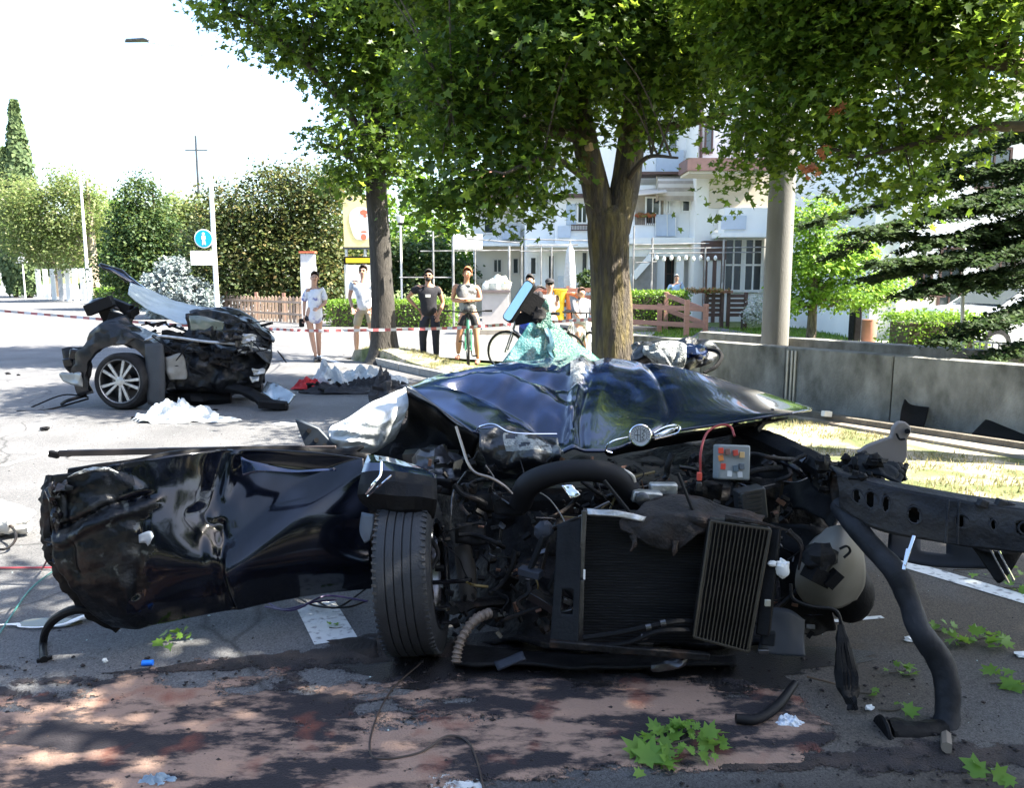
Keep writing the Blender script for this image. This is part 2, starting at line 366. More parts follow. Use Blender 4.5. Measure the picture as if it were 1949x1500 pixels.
n3 = N.new('ShaderNodeTexNoise'); n3.inputs['Scale'].default_value = 5; n3.inputs['Detail'].default_value = 4; L.new(tc.outputs['Object'], n3.inputs[0])
r3 = N.new('ShaderNodeMapRange'); r3.inputs[1].default_value = .58; r3.inputs[2].default_value = .75; r3.inputs[4].default_value = .8; L.new(n3.outputs[0], r3.inputs[0])
m3 = N.new('ShaderNodeMix'); m3.data_type = 'RGBA'; m3.inputs[7].default_value = (.20, .06, .035, 1); L.new(r3.outputs[0], m3.inputs[0]); L.new(mx.outputs[2], m3.inputs[6])
L.new(m3.outputs[2], bb.inputs['Base Color'])
n2 = N.new('ShaderNodeTexNoise'); n2.inputs['Scale'].default_value = 140; L.new(tc.outputs['Object'], n2.inputs[0])
bp = N.new('ShaderNodeBump'); bp.inputs['Strength'].default_value = .6; bp.inputs['Distance'].default_value = .01; L.new(n2.outputs[0], bp.inputs['Height']); L.new(bp.outputs[0], bb.inputs['Normal'])
def grit_alpha(m, lo=.0, hi=.0055, amp=.9):      # a thin layer breaks up into grains where it runs out
    t = m.node_tree; N = t.nodes; L = t.links; tc = N.new('ShaderNodeTexCoord'); sx = N.new('ShaderNodeSeparateXYZ'); L.new(tc.outputs['Object'], sx.inputs[0])
    r = N.new('ShaderNodeMapRange'); r.inputs[1].default_value = lo; r.inputs[2].default_value = hi; r.clamp = True; L.new(sx.outputs['Z'], r.inputs[0])
    n = N.new('ShaderNodeTexNoise'); n.inputs['Scale'].default_value = 90; n.inputs['Detail'].default_value = 6; n.inputs['Roughness'].default_value = .7; L.new(tc.outputs['Object'], n.inputs[0])
    a = N.new('ShaderNodeMapRange'); a.inputs[1].default_value = .32; a.inputs[2].default_value = .68; L.new(n.outputs[0], a.inputs[0])
    s = N.new('ShaderNodeMath'); s.operation = 'SUBTRACT'; L.new(r.outputs[0], s.inputs[0]); L.new(a.outputs[0], s.inputs[1])
    k = N.new('ShaderNodeMapRange'); k.inputs[1].default_value = -.12; k.inputs[2].default_value = .12; L.new(s.outputs[0], k.inputs[0]); L.new(k.outputs[0], N['Principled BSDF'].inputs['Alpha'])
grit_alpha(pm, .001, .009)
nx, ny = 470, 160; X = np.linspace(-3.6, 2.0, nx + 1); Y = np.linspace(1.75, 3.55, ny + 1)
vv = np.zeros(((nx + 1) * (ny + 1), 3)); k = 0
for yy in Y:
    for xx in X:
        m_ = pmask(xx, yy)
        z = .0 + min(.010, max(-.004, (m_ - .10) * .022)) + .002 * noise.noise(Vector((xx * 30, yy * 30, 0)))
        vv[k] = (xx, yy, z); k += 1
ii = np.arange(nx * ny); ix = ii % nx; iy = ii // nx; a0 = iy * (nx + 1) + ix
ff = np.stack([a0, a0 + 1, a0 + nx + 2, a0 + nx + 1], 1)
keep = vv[ff][:, :, 2].max(1) > .0005
tag(np_mesh('absorbent_powder', vv, ff[keep], pm, smooth=True), 'reddish absorbent powder strewn over dark oil on the road', 'powder', kind='stuff')
# darker, smoother ragged patch of road under the car front
dark_patch_m = mat('dark_road_patch', (.012, .011, .013), .35, var=.4, vs=8, bump=.5, bs=160)
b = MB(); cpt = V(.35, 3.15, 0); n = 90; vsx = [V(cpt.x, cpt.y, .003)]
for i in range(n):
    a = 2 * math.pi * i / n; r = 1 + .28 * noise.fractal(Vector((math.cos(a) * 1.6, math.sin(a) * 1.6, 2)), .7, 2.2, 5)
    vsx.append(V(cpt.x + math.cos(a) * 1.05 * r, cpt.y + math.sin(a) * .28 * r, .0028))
b.add(vsx, [(0, i + 1, (i + 1) % n + 1) for i in range(n)]); tag(b.build('dark_road_patch', dark_patch_m, smooth=False, keep=True), kind='structure')
# soot, spilled oil dust: thin uneven layers whose edges fray into the road
dust_m = mat('dark_spilled_dust', (.022, .018, .020), .9, var=.5, vs=10, bump=.8, bs=140, col2=(.06, .042, .035), c2s=6, c2w=.1)
grit_alpha(dust_m, .0005, .0058)
def layer(name, x0, x1, y0, y1, step, mask, m, label, z0=.0, zmax=.006, cat='soot'):
    nx, ny = int((x1 - x0) / step), int((y1 - y0) / step); X = np.linspace(x0, x1, nx + 1); Y = np.linspace(y0, y1, ny + 1); vv = np.zeros(((nx + 1) * (ny + 1), 3)); k = 0
    for yy in Y:
        for xx in X: vv[k] = (xx, yy, z0 + max(-.004, min(zmax, (mask(xx, yy) + .12) * .014))); k += 1
    ii = np.arange(nx * ny); a0 = (ii // nx) * (nx + 1) + ii % nx; ff = np.stack([a0, a0 + 1, a0 + nx + 2, a0 + nx + 1], 1)
    keep = vv[ff][:, :, 2].max(1) > .0008
    return tag(np_mesh(name, vv, ff[keep], m, smooth=True), label, cat, kind='stuff')
def fr(x, y, a, b_, sd): return noise.fractal(Vector((x * a, y * b_, sd)), .85, 2.2, 6)
def band(x, y, xs, ys, hw): # soft band along a polyline
    yc = np.interp(x, xs, ys); h = np.interp(x, xs, hw); return 1 - abs(y - yc) / max(h, 1e-3)
layer('spilled_soot', .55, 2.4, 2.0, 2.75, .012, lambda x, y: .9 * band(x, y, (.6, .9, 1.4, 2.4), (2.43, 2.47, 2.50, 2.50), (.0, .10, .12, .10)) + .45 * fr(x, y, 2.2, 6, 3) + .35 * fr(x, y, 12, 18, 5) - .25, dust_m, 'dark soot and grit across the road under the hose end at lower right')
layer('wet_dust', -1.75, -.2, 2.9, 3.6, .012, lambda x, y: .9 * band(x, y, (-1.7, -1.3, -.6, -.2), (3.06, 3.13, 3.28, 3.30), (.0, .07, .16, .18)) + .4 * fr(x, y, 2.2, 5, 8) + .35 * fr(x, y, 14, 20, 9) - .2, dust_m, 'dark oil soaked dust along the upper edge of the powder beside the wheel')
# small clumps, grit and crumbs
def grit(name, n, x0, x1, y0, y1, smin, smax, m, label, z=.0, dens=None):
    oct_v = np.array([(1, 0, 0), (-1, 0, 0), (0, 1, 0), (0, -1, 0), (0, 0, 1), (0, 0, -1)], float)
    oct_f = np.array([(0, 2, 4), (2, 1, 4), (1, 3, 4), (3, 0, 4), (2, 0, 5), (1, 2, 5), (3, 1, 5), (0, 3, 5)])
    P = np.stack([RNG.uniform(x0, x1, n), RNG.uniform(y0, y1, n), np.full(n, z)], 1)
    if dens is not None: P = P[[dens(p[0], p[1]) for p in P]]
    n = len(P); S = smin + (smax - smin) * RNG.random(n) ** 4
    vv = oct_v[None] * (S[:, None, None] * RNG.uniform(.5, 1.3, (n, 6, 3))) * np.array([1, 1, .55]) + P[:, None]
    a = RNG.uniform(0, 6.28, n)
    ff = oct_f[None] + (np.arange(n) * 6)[:, None, None]
    return tag(np_mesh(name, vv.reshape(-1, 3), ff.reshape(-1, 3), m), label, 'debris', kind='stuff')
grit('powder_crumbs', 2600, -2.3, 1.8, 1.8, 3.2, .002, .014, dust_m, 'dark crumbs of soaked absorbent and grit on the powder', .008)
grit('road_grit', 2600, -5, 5, 2, 9, .002, .012, dirtyp, 'tiny dark grit and plastic crumbs scattered on the asphalt')
glassbits = mat('glass_crumbs_mat', (.6, .75, .72), .1, var=.2, spec=.9)
grit('glass_crumbs', 900, -5, 4, 2, 11, .002, .010, glassbits, 'small bright crumbs of broken window glass on the road')

# ------------------------------------------------------------------ grass blades
def blades(name, pts, h, m, label, w=.006):
    n = len(pts); P = np.array(pts); a = RNG.uniform(0, 6.28, n); hh = h * RNG.uniform(.4, 1.2, n)
    d = np.stack([np.cos(a), np.sin(a), np.zeros(n)], 1); l = np.stack([np.cos(a + 1.3), np.sin(a + 1.3), np.zeros(n)], 1) * (hh * RNG.uniform(.1, .9, n))[:, None]
    v = np.stack([P - d * w, P + d * w, P + l + np.array([0, 0, 1]) * hh[:, None]], 1)
    return tag(np_mesh(name, v.reshape(-1, 3), np.arange(3 * n).reshape(-1, 3), m), label, 'grass', kind='stuff')
gm1 = leafmat('grass_blade', [(.10, .12, .04), (.26, .23, .12), (.15, .16, .06), (.38, .33, .21)], .3, .8)
gm2 = leafmat('lawn_blade', [(.08, .16, .02), (.12, .22, .03), (.16, .24, .05)], .35, .8)
pts = []
while len(pts) < 14000:
    s = random.uniform(-12, 3.0); o = random.uniform(KB(s) + .12, 1.42)
    if o > 1.0 + .45 * min(1, max(0, (-s - 2.2) / 1.5)): continue
    p = KL(s, o)
    if s > 1.2 and o > 1.0 * math.sqrt(max(0.0, 1 - ((s - 1.2) / 2.0) ** 2)): continue
    if noise.noise(Vector((p.x * 1.6, p.y * 1.6, 5))) < .0 and random.random() < .92: continue
    pts.append((p.x, p.y, verge_h(p.x, p.y) - .005))
blades('verge_grass', pts, .05, gm1, 'patchy dry and green grass growing on the roadside verge')
pts = []
while len(pts) < 16000:
    x, y = random.uniform(3.2, 13), random.uniform(13, 26)
    pts.append((x, y, -.05))
blades('lawn_grass', pts, .10, gm2, 'bright green lawn behind the concrete wall', .02)
pts = []
while len(pts) < 16000:
    x, y = random.uniform(-22, -5), random.uniform(27, 50)
    if (Vector((x, y, 0)) - K0).dot(RN) < 11.3: continue
    pts.append((x, y, -.05))
blades('park_grass', pts, .14, gm2, 'sunlit green grass around the wooden picket fence', .03)

# ------------------------------------------------------------------ concrete wall
conc = mat('weathered_concrete', (.25, .25, .235), .9, var=.34, vs=5, bump=.8, bs=45, spec=.2, col2=(.12, .12, .11), c2s=3.0, c2w=.12, c2p=.57, stretch=(1.4, 1.4, .75))
w0 = V(5.2, 7.05, 0); w1 = V(3.27, 9.5, 0); wd_ = (w1 - w0).normalized(); wn = Vector((-wd_.y, wd_.x, 0)) * -1
if wn.x < 0: wn = -wn
wall = thing('concrete_wall', w1, 'low weathered grey concrete wall of cast panels along the pavement', 'wall')
s = -3.2; L_tot = [1.55, 1.9, 2.5, 1.9, 1.0]
pos = w0 - wd_ * 1.0
for i, ln in enumerate([1.35, 1.5, 1.3, 1.25, .9, 1.15]):
    a = pos + wd_ * .004; c = pos + wd_ * (ln - .004); o = wn * (.11 + .004 * (i % 2)); top = .77
    b = MB(); z0 = -.05
    b.bar(a + o + V(0, 0, (top + z0) / 2), c + o + V(0, 0, (top + z0) / 2), .22, top - z0)
    b.build('wall_panel', conc, wall, smooth=False, bevel=.01); pos = pos + wd_ * ln
wend = pos
b = MB(); b.bar(w0 - wd_ * .95 + wn * .13 + V(0, 0, .30), wend + wn * .13 + V(0, 0, .30), .10, .60)
b.build('wall_core', conc, wall, smooth=False)
for dx in (0, .055, .10): # pipes clipped at the joint
    p = w1 - wd_ * (.02 + dx) - wn * .02
    b = MB(); b.cyl(p + V(0, 0, .10), p + V(0, 0, .74), .014); b.build('drain_pipe', steel, wall)
# second, lower-set rear wall with a broad pale top
b = MB(); b.bar(w0 + wn * 1.5 - wd_ * 1.5 + V(0, 0, .36), wend + wn * 1.5 - wd_ * .9 + V(0, 0, .36), .25, .82)
tag(b.build('rear_wall', conc, smooth=False, bevel=.015), 'second low concrete wall set behind the front wall with a pale top', 'wall')
# rusty low edging in front of the wall
b = MB(); b.bar(w0 - wd_ * 1.5 - wn * .42 + V(0, 0, .085), w1 - wn * .42 + wd_ * .3 + V(0, 0, .085), .07, .07)
tag(b.build('edging_strip', mat('soiled_edging', (.13, .115, .095), .95, var=.4, vs=9, bump=.7, bs=50), smooth=False, bevel=.01), 'narrow stone edging at the foot of the concrete wall', 'edging')
# steel railing
rail = thing('steel_railing', w0 + wn * 1.3, 'pale vertical bar railing behind the concrete wall at right edge', 'railing')
p0 = W(1850, 700, 9.3); p1 = W(2040, 712, 8.4); zb, zt = .55, .86
for z in (zb + .03, zt): b = MB(); b.bar(V(p0.x, p0.y, z), V(p1.x, p1.y, z), .03, .02); b.build('rail', white, rail, smooth=False)
for i in range(16):
    q = p0.lerp(p1, i / 15); b = MB(); b.cyl(V(q.x, q.y, zb - .3), V(q.x, q.y, zt), .009, n=6); b.build('bar', white, rail)
b = MB(); b.cyl(W(1832, 690, 9.6) * 1, W(1832, 560, 9.6), .022); b.cyl(W(1832, 560, 9.6), W(1832, 500, 9.6), .012)
tag(b.build('fence_post', white), 'slim white metal post in front of the clipped hedge', 'post')
# concrete column
colm = mat('column_concrete', (.19, .188, .178), .8, var=.12, vs=3, bump=.25, bs=50, col2=(.15, .145, .13), c2s=2.2, c2w=.12, stretch=(2, 2, .5))
q = W(1475, 640, 11.0); b = MB(); b.tube([V(q.x, q.y, -.05), V(q.x, q.y, 3), V(q.x, q.y, 9.5)], [.185, .17, .14], 28)
tag(b.build('concrete_pole', colm), 'thick round concrete utility pole rising behind the wall', 'utility pole')
# ------------------------------------------------------------------ leaves and trees
MAPLE = [(0, 0), (.22, -.10), (.20, .08), (.52, .16), (.34, .30), (.42, .62), (.16, .50), (0, .95), (-.16, .50), (-.42, .62), (-.34, .30), (-.52, .16), (-.20, .08), (-.22, -.10)]
OVAL = [(0, 0), (.22, .3), (.2, .7), (0, 1), (-.2, .7), (-.22, .3)]
MAPLE2 = [(0, 0), (.40, -.02), (.26, .22), (.52, .52), (.19, .50), (0, .95), (-.19, .50), (-.52, .52), (-.26, .22), (-.40, -.02)]
def leaf_arrays(P, Nrm, size, shape, fold=.10):
    n = len(P); up = Nrm / np.linalg.norm(Nrm, axis=1, keepdims=True)
    r = RNG.normal(size=(n, 3)); a = np.cross(up, r); a /= np.linalg.norm(a, axis=1, keepdims=True); b = np.cross(up, a)
    S = size * RNG.uniform(.45, 1.3, n)
    if shape in ('maple', 'oval', 'maple2'):
        o = {'maple': MAPLE, 'oval': OVAL, 'maple2': MAPLE2}[shape]
        T = np.array([(0, .35, 0)] + [(x, y, abs(x) * fold * 2 - y * y * fold) for x, y in o]); m = len(o)
        F = np.array([(0, i + 1, (i + 1) % m + 1) for i in range(m)])
    else:
        T = np.array([(0, 0, 0), (.33, .5, fold), (0, 1, 0), (-.33, .5, fold)]); F = np.array([(0, 1, 2), (0, 2, 3)])
    v = P[:, None] + S[:, None, None] * (T[None, :, :1] * a[:, None] + T[None, :, 1:2] * b[:, None] + T[None, :, 2:3] * up[:, None])
    f = F[None] + (np.arange(n) * len(T))[:, None, None]
    return v.reshape(-1, 3), f.reshape(-1, 3)
def crown_points(clumps, n, per=14, sig=.16, shell=.35, flat=.7):
    cl = np.array([c[:6] for c in clumps], float); w = np.array([c[6] if len(c) > 6 else c[3] * c[4] * c[5] for c in clumps], float); w /= w.sum()
    nt_ = max(1, n // per); ci = RNG.choice(len(cl), nt_, p=w); d = RNG.normal(size=(nt_, 3)); d /= np.linalg.norm(d, axis=1, keepdims=True)
    rad = (shell + (1 - shell) * RNG.random(nt_) ** .6); 
    k = np.array([1 + .22 * noise.noise(Vector(x) * 1.7 + Vector((c * 3.1, 0, 0))) for x, c in zip(d, ci)])
    T = cl[ci, :3] + d * cl[ci, 3:6] * (rad * k)[:, None]
    idx = np.repeat(np.arange(nt_), per); off = RNG.normal(size=(len(idx), 3)) * sig * np.array([1, 1, flat])
    P = T[idx] + off; P[:, 2] -= (off[:, 0] ** 2 + off[:, 1] ** 2) * .8
    Nrm = RNG.normal(size=(len(idx), 3)) * .55 + np.array([0, 0, .9]) + d[idx] * .45
    return P, Nrm, T
def crown(name, clumps, n, size, m, parent, shape='maple', **kw):
    P, Nn, T = crown_points(clumps, n, **kw); v, f = leaf_arrays(P, Nn, size, shape)
    c = P.mean(0); np_mesh(name, v, f, m, parent, c=c); return T
bark_m = mat('grey_bark', (.16, .13, .10), .9, var=.4, vs=14, bump=1.0, bs=28, stretch=(2.4, 2.4, .45), col2=(.08, .065, .05), c2s=9, c2w=.08)
def deepen(m, k):
    for n in m.node_tree.nodes:
        if n.type == 'BUMP': n.inputs['Distance'].default_value = k
    return m
lich_m = mat('lichen_bark', (.085, .070, .055), .9, var=.4, vs=14, bump=1.0, bs=28, stretch=(2.4, 2.4, .45), col2=(.19, .15, .055), c2s=4.2, c2w=.12, c2p=.56)
for m_ in (bark_m, lich_m): deepen(m_, .06)
twig_m = mat('twig_bark', (.07, .055, .04), .9, var=.3, vs=20)
def ridged(p, seed=0): return 1 + .07 * noise.noise(Vector((p.x * 9 + seed, p.y * 9, p.z * .8))) + .05 * noise.noise(Vector((p.x * 22, p.y * 22, p.z * 1.5 + seed)))
def limb(b, pts, rad, n=18, seg=40, seed=0):
    a = np.array([list(p) + [q] for p, q in zip(pts, rad)], float); q = [cr(a, i / seg) for i in range(seg + 1)]
    vs = []; A_ = None
    for i, k in enumerate(q):
        d = Vector(q[min(i + 1, seg)][:3]) - Vector(q[max(i - 1, 0)][:3]); d.normalize()
        if A_ is None: A_, B2, _ = axis_frame(d)
        else: A_ = (A_ - d * A_.dot(d)).normalized(); B2 = d.cross(A_)
        for j in range(n):
            t = 2 * math.pi * j / n; dr = A_ * math.cos(t) + B2 * math.sin(t); c = Vector(k[:3])
            rr = k[3] * (1 + .09 * noise.noise(Vector((dr.x * 3 + seed, dr.y * 3, c.z * 1.1))) + .06 * noise.noise(Vector((dr.x * 9, dr.y * 9, c.z * 2.2 + seed))) + (.035 * (1 if j % 2 else -1)))
            vs.append(c + dr * rr)
    b.add(vs, [(i * n + k, i * n + (k + 1) % n, (i + 1) * n + (k + 1) % n, (i + 1) * n + k) for i in range(seg) for k in range(n)] + [tuple(range(seg * n, seg * n + n))])
def twigs(b, root_pts, T, nmax, r=.02):
    T = [Vector(t) for t in T[:nmax]]
    for t in T:
        o = min(root_pts, key=lambda q: (q - t).length); mid = o.lerp(t, .5) + V(0, 0, .12 * (t - o).length)
        b.tube([o, mid, t], [r, r * .6, r * .25], 5, seg=5, cap=False)
def Cl(px, py, Y, rx, ry, rz, w=None):
    p = W(px, py, Y); return (p.x, p.y, p.z, rx, ry, rz) + ((w,) if w else ())
maple_m = leafmat('maple_leaf', [(.020, .046, .008), (.04, .080, .010), (.065, .125, .012), (.03, .062, .009), (.14, .21, .022), (.05, .10, .012)], .52)

# main tree, forked trunk
mt = thing('maple_tree', (1.28, 10.2, 0), 'large maple with forked lichened trunk behind the smashed bonnet', 'tree', 'roadside maples')
b = MB(); f0 = W(1160, 400, 10.2)
base = V(1.28, 10.2, .05)
limb(b, [V(1.28, 10.2, -.05), V(1.28, 10.2, .25), W(1165, 600, 10.2), W(1160, 500, 10.2), W(1158, 425, 10.2), W(1157, 395, 10.22)], [.36, .28, .255, .245, .25, .17], 26, 60, 1)
LL = [W(1152, 440, 10.2), W(1133, 355, 10.15), W(1113, 265, 10.1), W(1095, 150, 10.3), W(1080, 0, 10.4), W(1060, -200, 10.6)]
RL = [W(1170, 440, 10.2), W(1190, 350, 10.25), W(1203, 255, 10.3), W(1222, 120, 10.2), W(1250, -40, 10.0), W(1280, -250, 9.8)]
limb(b, LL, [.18, .165, .15, .11, .09, .05], 18, 50, 2); limb(b, RL, [.18, .175, .165, .13, .10, .05], 18, 50, 5)
b.build('trunk', lich_m, mt, angle=60)
b = MB(); b.cyl(W(1118, 282, 9.98), W(1126, 278, 9.93), .055, .05, 14); b.build('cut_branch_stub', mat('cut_wood', (.55, .38, .22), .8), mt)
b = MB(); roots = []
for pts, rd in (([RL[2], W(1330, 230, 10.2), W(1440, 200, 9.8)], .07), ([LL[2], W(980, 230, 9.8), W(860, 210, 9.4)], .08), ([LL[1], W(1050, 300, 9.4), W(960, 330, 8.8)], .05),
                ([RL[3], W(1300, 60, 11.5), W(1380, -40, 12.2)], .07), ([LL[3], W(960, 60, 11.5), W(860, -60, 12.2)], .07), ([RL[1], W(1230, 300, 9.6), W(1290, 300, 9.0)], .04)):
    sp = spline(pts, 10); roots += sp; b.tube(sp, [rd * (1 - .07 * i) for i in range(11)], 8)
roots += spline(LL[2:], 12) + spline(RL[2:], 12)
cl = [Cl(880, 385, 9.6, .42, .6, .16), Cl(930, 300, 9.6, .8, .9, .5), Cl(1010, 390, 9.3, .4, .5, .2), Cl(820, 350, 9.8, .4, .6, .3), Cl(1000, 130, 10.2, 1.5, 1.8, .9), Cl(850, 190, 9.8, .65, 1.1, .75), Cl(900, 345, 9.4, .55, .8, .35), Cl(1010, 330, 9.2, .45, .8, .42), Cl(1000, 280, 9.8, .7, .9, .4),
      Cl(1075, 60, 9.4, 1.1, 1.1, .8), Cl(1250, 70, 10.0, 1.2, 1.4, .75), Cl(1290, 175, 9.8, .7, 1.0, .4), Cl(1180, -150, 10.3, 2.2, 2.2, 1.2), Cl(930, -80, 10.6, 1.9, 2.0, .9), Cl(1390, 40, 10.2, 1.1, 1.4, .6),
      Cl(1150, 130, 11.2, 1.0, .9, .6), Cl(1150, -400, 10.4, 2.0, 2.2, 1.3), Cl(830, 395, 9.6, .28, .5, .14), Cl(960, 410, 9.4, .35, .5, .15), Cl(1040, 420, 9.3, .2, .4, .10), Cl(1230, 255, 9.8, .35, .5, .25),
      Cl(1320, -250, 10.2, 1.9, 2.0, 1.0)]
T = crown('crown', cl, 76000, .108, maple_m, mt, shape='maple2', shell=.2)
twigs(b, roots, T, 320, .014); b.build('branches', twig_m, mt)

# island tree
it = thing('maple_tree', (-2.45, 15.1, .2), 'maple with slim straight dark trunk on the grassy end of the verge among the bystanders', 'tree', 'roadside maples')
tx = W(731, 668, 15.1)
b = MB(); IL = [V(tx.x + .03, 15.1, .0), V(tx.x, 15.1, .30), W(728, 560, 15.1), W(722, 450, 15.1), W(716, 360, 15.1), W(712, 250, 15.1), W(700, 80, 15.2), W(690, -120, 15.3)]
limb(b, IL, [.48, .27, .205, .195, .18, .165, .13, .06], 20, 60, 9); b.build('trunk', mat('dark_bark', (.045, .040, .035), .9, var=.4, vs=14, bump=1.0, bs=28, stretch=(2.4, 2.4, .45)), it, angle=60)
b = MB(); roots = []
for pts, rd in (([W(714, 300, 15.1), W(640, 180, 15), W(520, 60, 14.8), W(430, 20, 14.6)], .08), ([W(714, 330, 15.1), W(650, 290, 14.6), W(610, 270, 14.3)], .05),
                ([W(712, 280, 15.1), W(790, 180, 15.3), W(840, 60, 15.5)], .08), ([W(700, 80, 15.2), W(640, -60, 16), W(560, -150, 16.5)], .07)):
    sp = spline(pts, 10); roots += sp; b.tube(sp, [rd * (1 - .07 * i) for i in range(11)], 8)
roots += spline(IL[5:], 12)
cl = [Cl(700, 290, 15.0, .85, 1.4, .65), Cl(760, 330, 14.8, .5, .9, .30), Cl(650, 340, 14.6, .45, .8, .22), Cl(610, 262, 14.4, .45, .8, .25), Cl(690, 170, 15.2, 1.0, 1.7, .8), Cl(630, 60, 15.0, 1.5, 1.8, .6), Cl(500, 30, 14.8, 1.0, 1.3, .42), Cl(430, -5, 14.7, .6, 1.0, .35),
      Cl(560, 105, 14.8, .6, 1.0, .3), Cl(480, 90, 14.7, .35, .6, .2), Cl(790, 130, 15.4, 1.3, 1.8, 1.3), Cl(720, -80, 15.3, 2.2, 2.4, 1.2), Cl(560, -130, 15.2, 2.0, 2.2, .8), Cl(850, -120, 15.6, 2.0, 2.2, 1.2), Cl(700, -350, 15.3, 2.4, 2.4, 1.5),
      Cl(800, 260, 15.3, .5, 1.0, .6), Cl(830, 380, 15.3, .5, .6, .25)]
T = crown('crown', cl, 56000, .13, maple_m, it, shape='maple2', shell=.2)
twigs(b, roots, T, 260, .02); b.build('branches', twig_m, it)

# tree at right, trunk outside the picture
rt = thing('maple_tree', (5.7, 6.6, .1), 'maple whose leafy boughs with a few brown leaves hang in at upper right', 'tree', 'roadside maples')
b = MB(); RT = [V(6.0, 6.4, .0), V(6.0, 6.4, .3), V(5.95, 6.45, 2.4), V(5.7, 6.6, 4.2), V(5.4, 6.8, 6.5)]
limb(b, RT, [.36, .26, .22, .18, .08], 16, 30, 4); b.build('trunk', bark_m, rt, angle=60)
b = MB(); roots = []
for pts, rd in (([V(5.9, 6.5, 2.8), W(1900, 120, 7.0), W(1700, 90, 7.6), W(1500, 120, 8.0)], .08), ([V(5.9, 6.5, 2.6), W(1950, 240, 6.8), W(1800, 260, 7.0), W(1640, 300, 7.2)], .06),
                ([V(5.8, 6.6, 3.6), W(1800, -80, 7.6), W(1550, -100, 8.4)], .08)):
    sp = spline(pts, 12); roots += sp; b.tube(sp, [rd * (1 - .065 * i) for i in range(13)], 8)
cl = [Cl(1700, 60, 7.6, 1.0, 1.2, .45), Cl(1520, 150, 7.8, .75, .9, .55), Cl(1430, 330, 8.0, .28, .5, .30), Cl(1420, 250, 8.0, .4, .6, .35), Cl(1620, 230, 7.4, .7, .8, .42), Cl(1750, 260, 7.2, .5, .7, .35), Cl(1880, 60, 7.0, .9, 1.0, .6),
      Cl(1560, 20, 8.0, 1.2, 1.2, .6), Cl(1450, 60, 8.2, .8, 1.0, .5), Cl(1700, -120, 7.6, 2.0, 1.7, .8), Cl(1380, 380, 8.1, .18, .3, .14), Cl(1660, 340, 7.2, .35, .5, .18), Cl(1740, 370, 7.2, .3, .4, .12), Cl(1490, 290, 7.9, .28, .4, .22), Cl(1850, 160, 7.0, .45, .6, .3), Cl(1560, 320, 7.6, .3, .4, .22)]
maple_lit = leafmat('maple_leaf_lit', [(.03, .06, .010), (.06, .11, .012), (.09, .16, .016), (.04, .08, .010), (.16, .23, .025), (.07, .13, .015)], .55)  # lighter copy of the maple greens, sunlight put into the leaf colour
T = crown('crown', cl, 44000, .078, maple_lit, rt, shape='maple2', shell=.15, sig=.12)
twigs(b, roots, T, 260, .011); b.build('branches', twig_m, rt)
P, Nn, _ = crown_points([Cl(1600, 215, 7.0, .06, .1, .07), Cl(1575, 280, 7.0, .04, .1, .05), Cl(1650, 270, 6.9, .06, .1, .04), Cl(1540, 320, 7.1, .05, .1, .03), Cl(1600, 40, 7.0, .05, .1, .05)], 70, sig=.03)
v, f = leaf_arrays(P, Nn, .06, 'maple'); np_mesh('brown_leaves', v, f, leafmat('dead_leaf', [(.35, .13, .05), (.45, .2, .09), (.28, .1, .05)], .3), rt, c=P.mean(0))

# the next tree of the row, to the right of the camera: it shades the car
nt_ = thing('maple_tree', (5.6, 2.5, .1), 'next roadside maple, to the right of the wreck outside the picture', 'tree', 'roadside maples')
b = MB(); limb(b, [V(5.6, 2.5, 0), V(5.6, 2.5, .3), V(5.55, 2.5, 2.5), V(5.3, 2.5, 5), V(5.2, 2.5, 7.5)], [.36, .26, .22, .16, .06], 16, 30, 6); b.build('trunk', bark_m, nt_, angle=60)
cl = [(5.2, 2.6, 5.2, 2.4, 2.0, 1.1), (4.0, 1.6, 4.7, 1.5, 1.3, .7), (6.4, 3.4, 5.6, 1.8, 1.8, 1.2), (4.4, 3.2, 5.0, 1.6, .9, .7), (5.2, 1.4, 6.6, 2.0, 1.8, 1.0), (2.9, 2.0, 4.9, 1.2, 1.2, .6), (6.5, 1.5, 5, 1.6, 1.6, 1.2), (5.0, 0.0, 5.0, 1.8, 1.2, .9), (2.3, 2.9, 4.9, 1.2, .8, .5), (1.4, 3.2, 5.0, 1.0, .7, .45)]
crown('crown', cl, 20000, .16, maple_m, nt_, shape='oval', shell=.15, per=22)

# generic far trees
def far_tree(px, pyb, Y, clumps, n, size, m, label, name='park_tree', trunk=.12, tcol=None, group=None, shape='quad', sig=.25, lean=0):
    g = W(px, 0, Y); root = thing(name, (g.x, Y, -.05), label, 'tree', group)
    ztop = max(c[2] for c in clumps)
    b = MB(); limb(b, [V(g.x, Y, -.1), V(g.x, Y, .3), V(g.x + lean * .5, Y, ztop * .5), V(g.x + lean, Y, ztop * .95)], [trunk * 1.4, trunk, trunk * .7, trunk * .15], 9, 12, px)
    for c in clumps:
        b.tube([V(g.x + lean * .3, Y, ztop * .35), V((g.x + c[0]) / 2, (Y + c[1]) / 2, c[2] * .75), V(c[0], c[1], c[2])], [trunk * .4, trunk * .25, trunk * .08], 5, seg=5, cap=False)
    b.build('trunk', tcol or twig_m, root, angle=60)
    crown('crown', clumps, n, size, m, root, shape=shape, sig=sig, shell=.45)
    return root
mag_m = leafmat('magnolia_leaf', [(.02, .04, .012), (.035, .06, .015), (.06, .085, .02), (.10, .10, .03), (.03, .05, .014), (.10, .13, .03), (.17, .125, .045)], .25, .55)
mag2_m = leafmat('evergreen_leaf', [(.018, .045, .014), (.03, .065, .018), (.05, .09, .022), (.10, .13, .03)], .25, .6)
lime_m = leafmat('lime_green_leaf', [(.10, .20, .02), (.15, .27, .03), (.07, .15, .02), (.20, .30, .05)], .45)
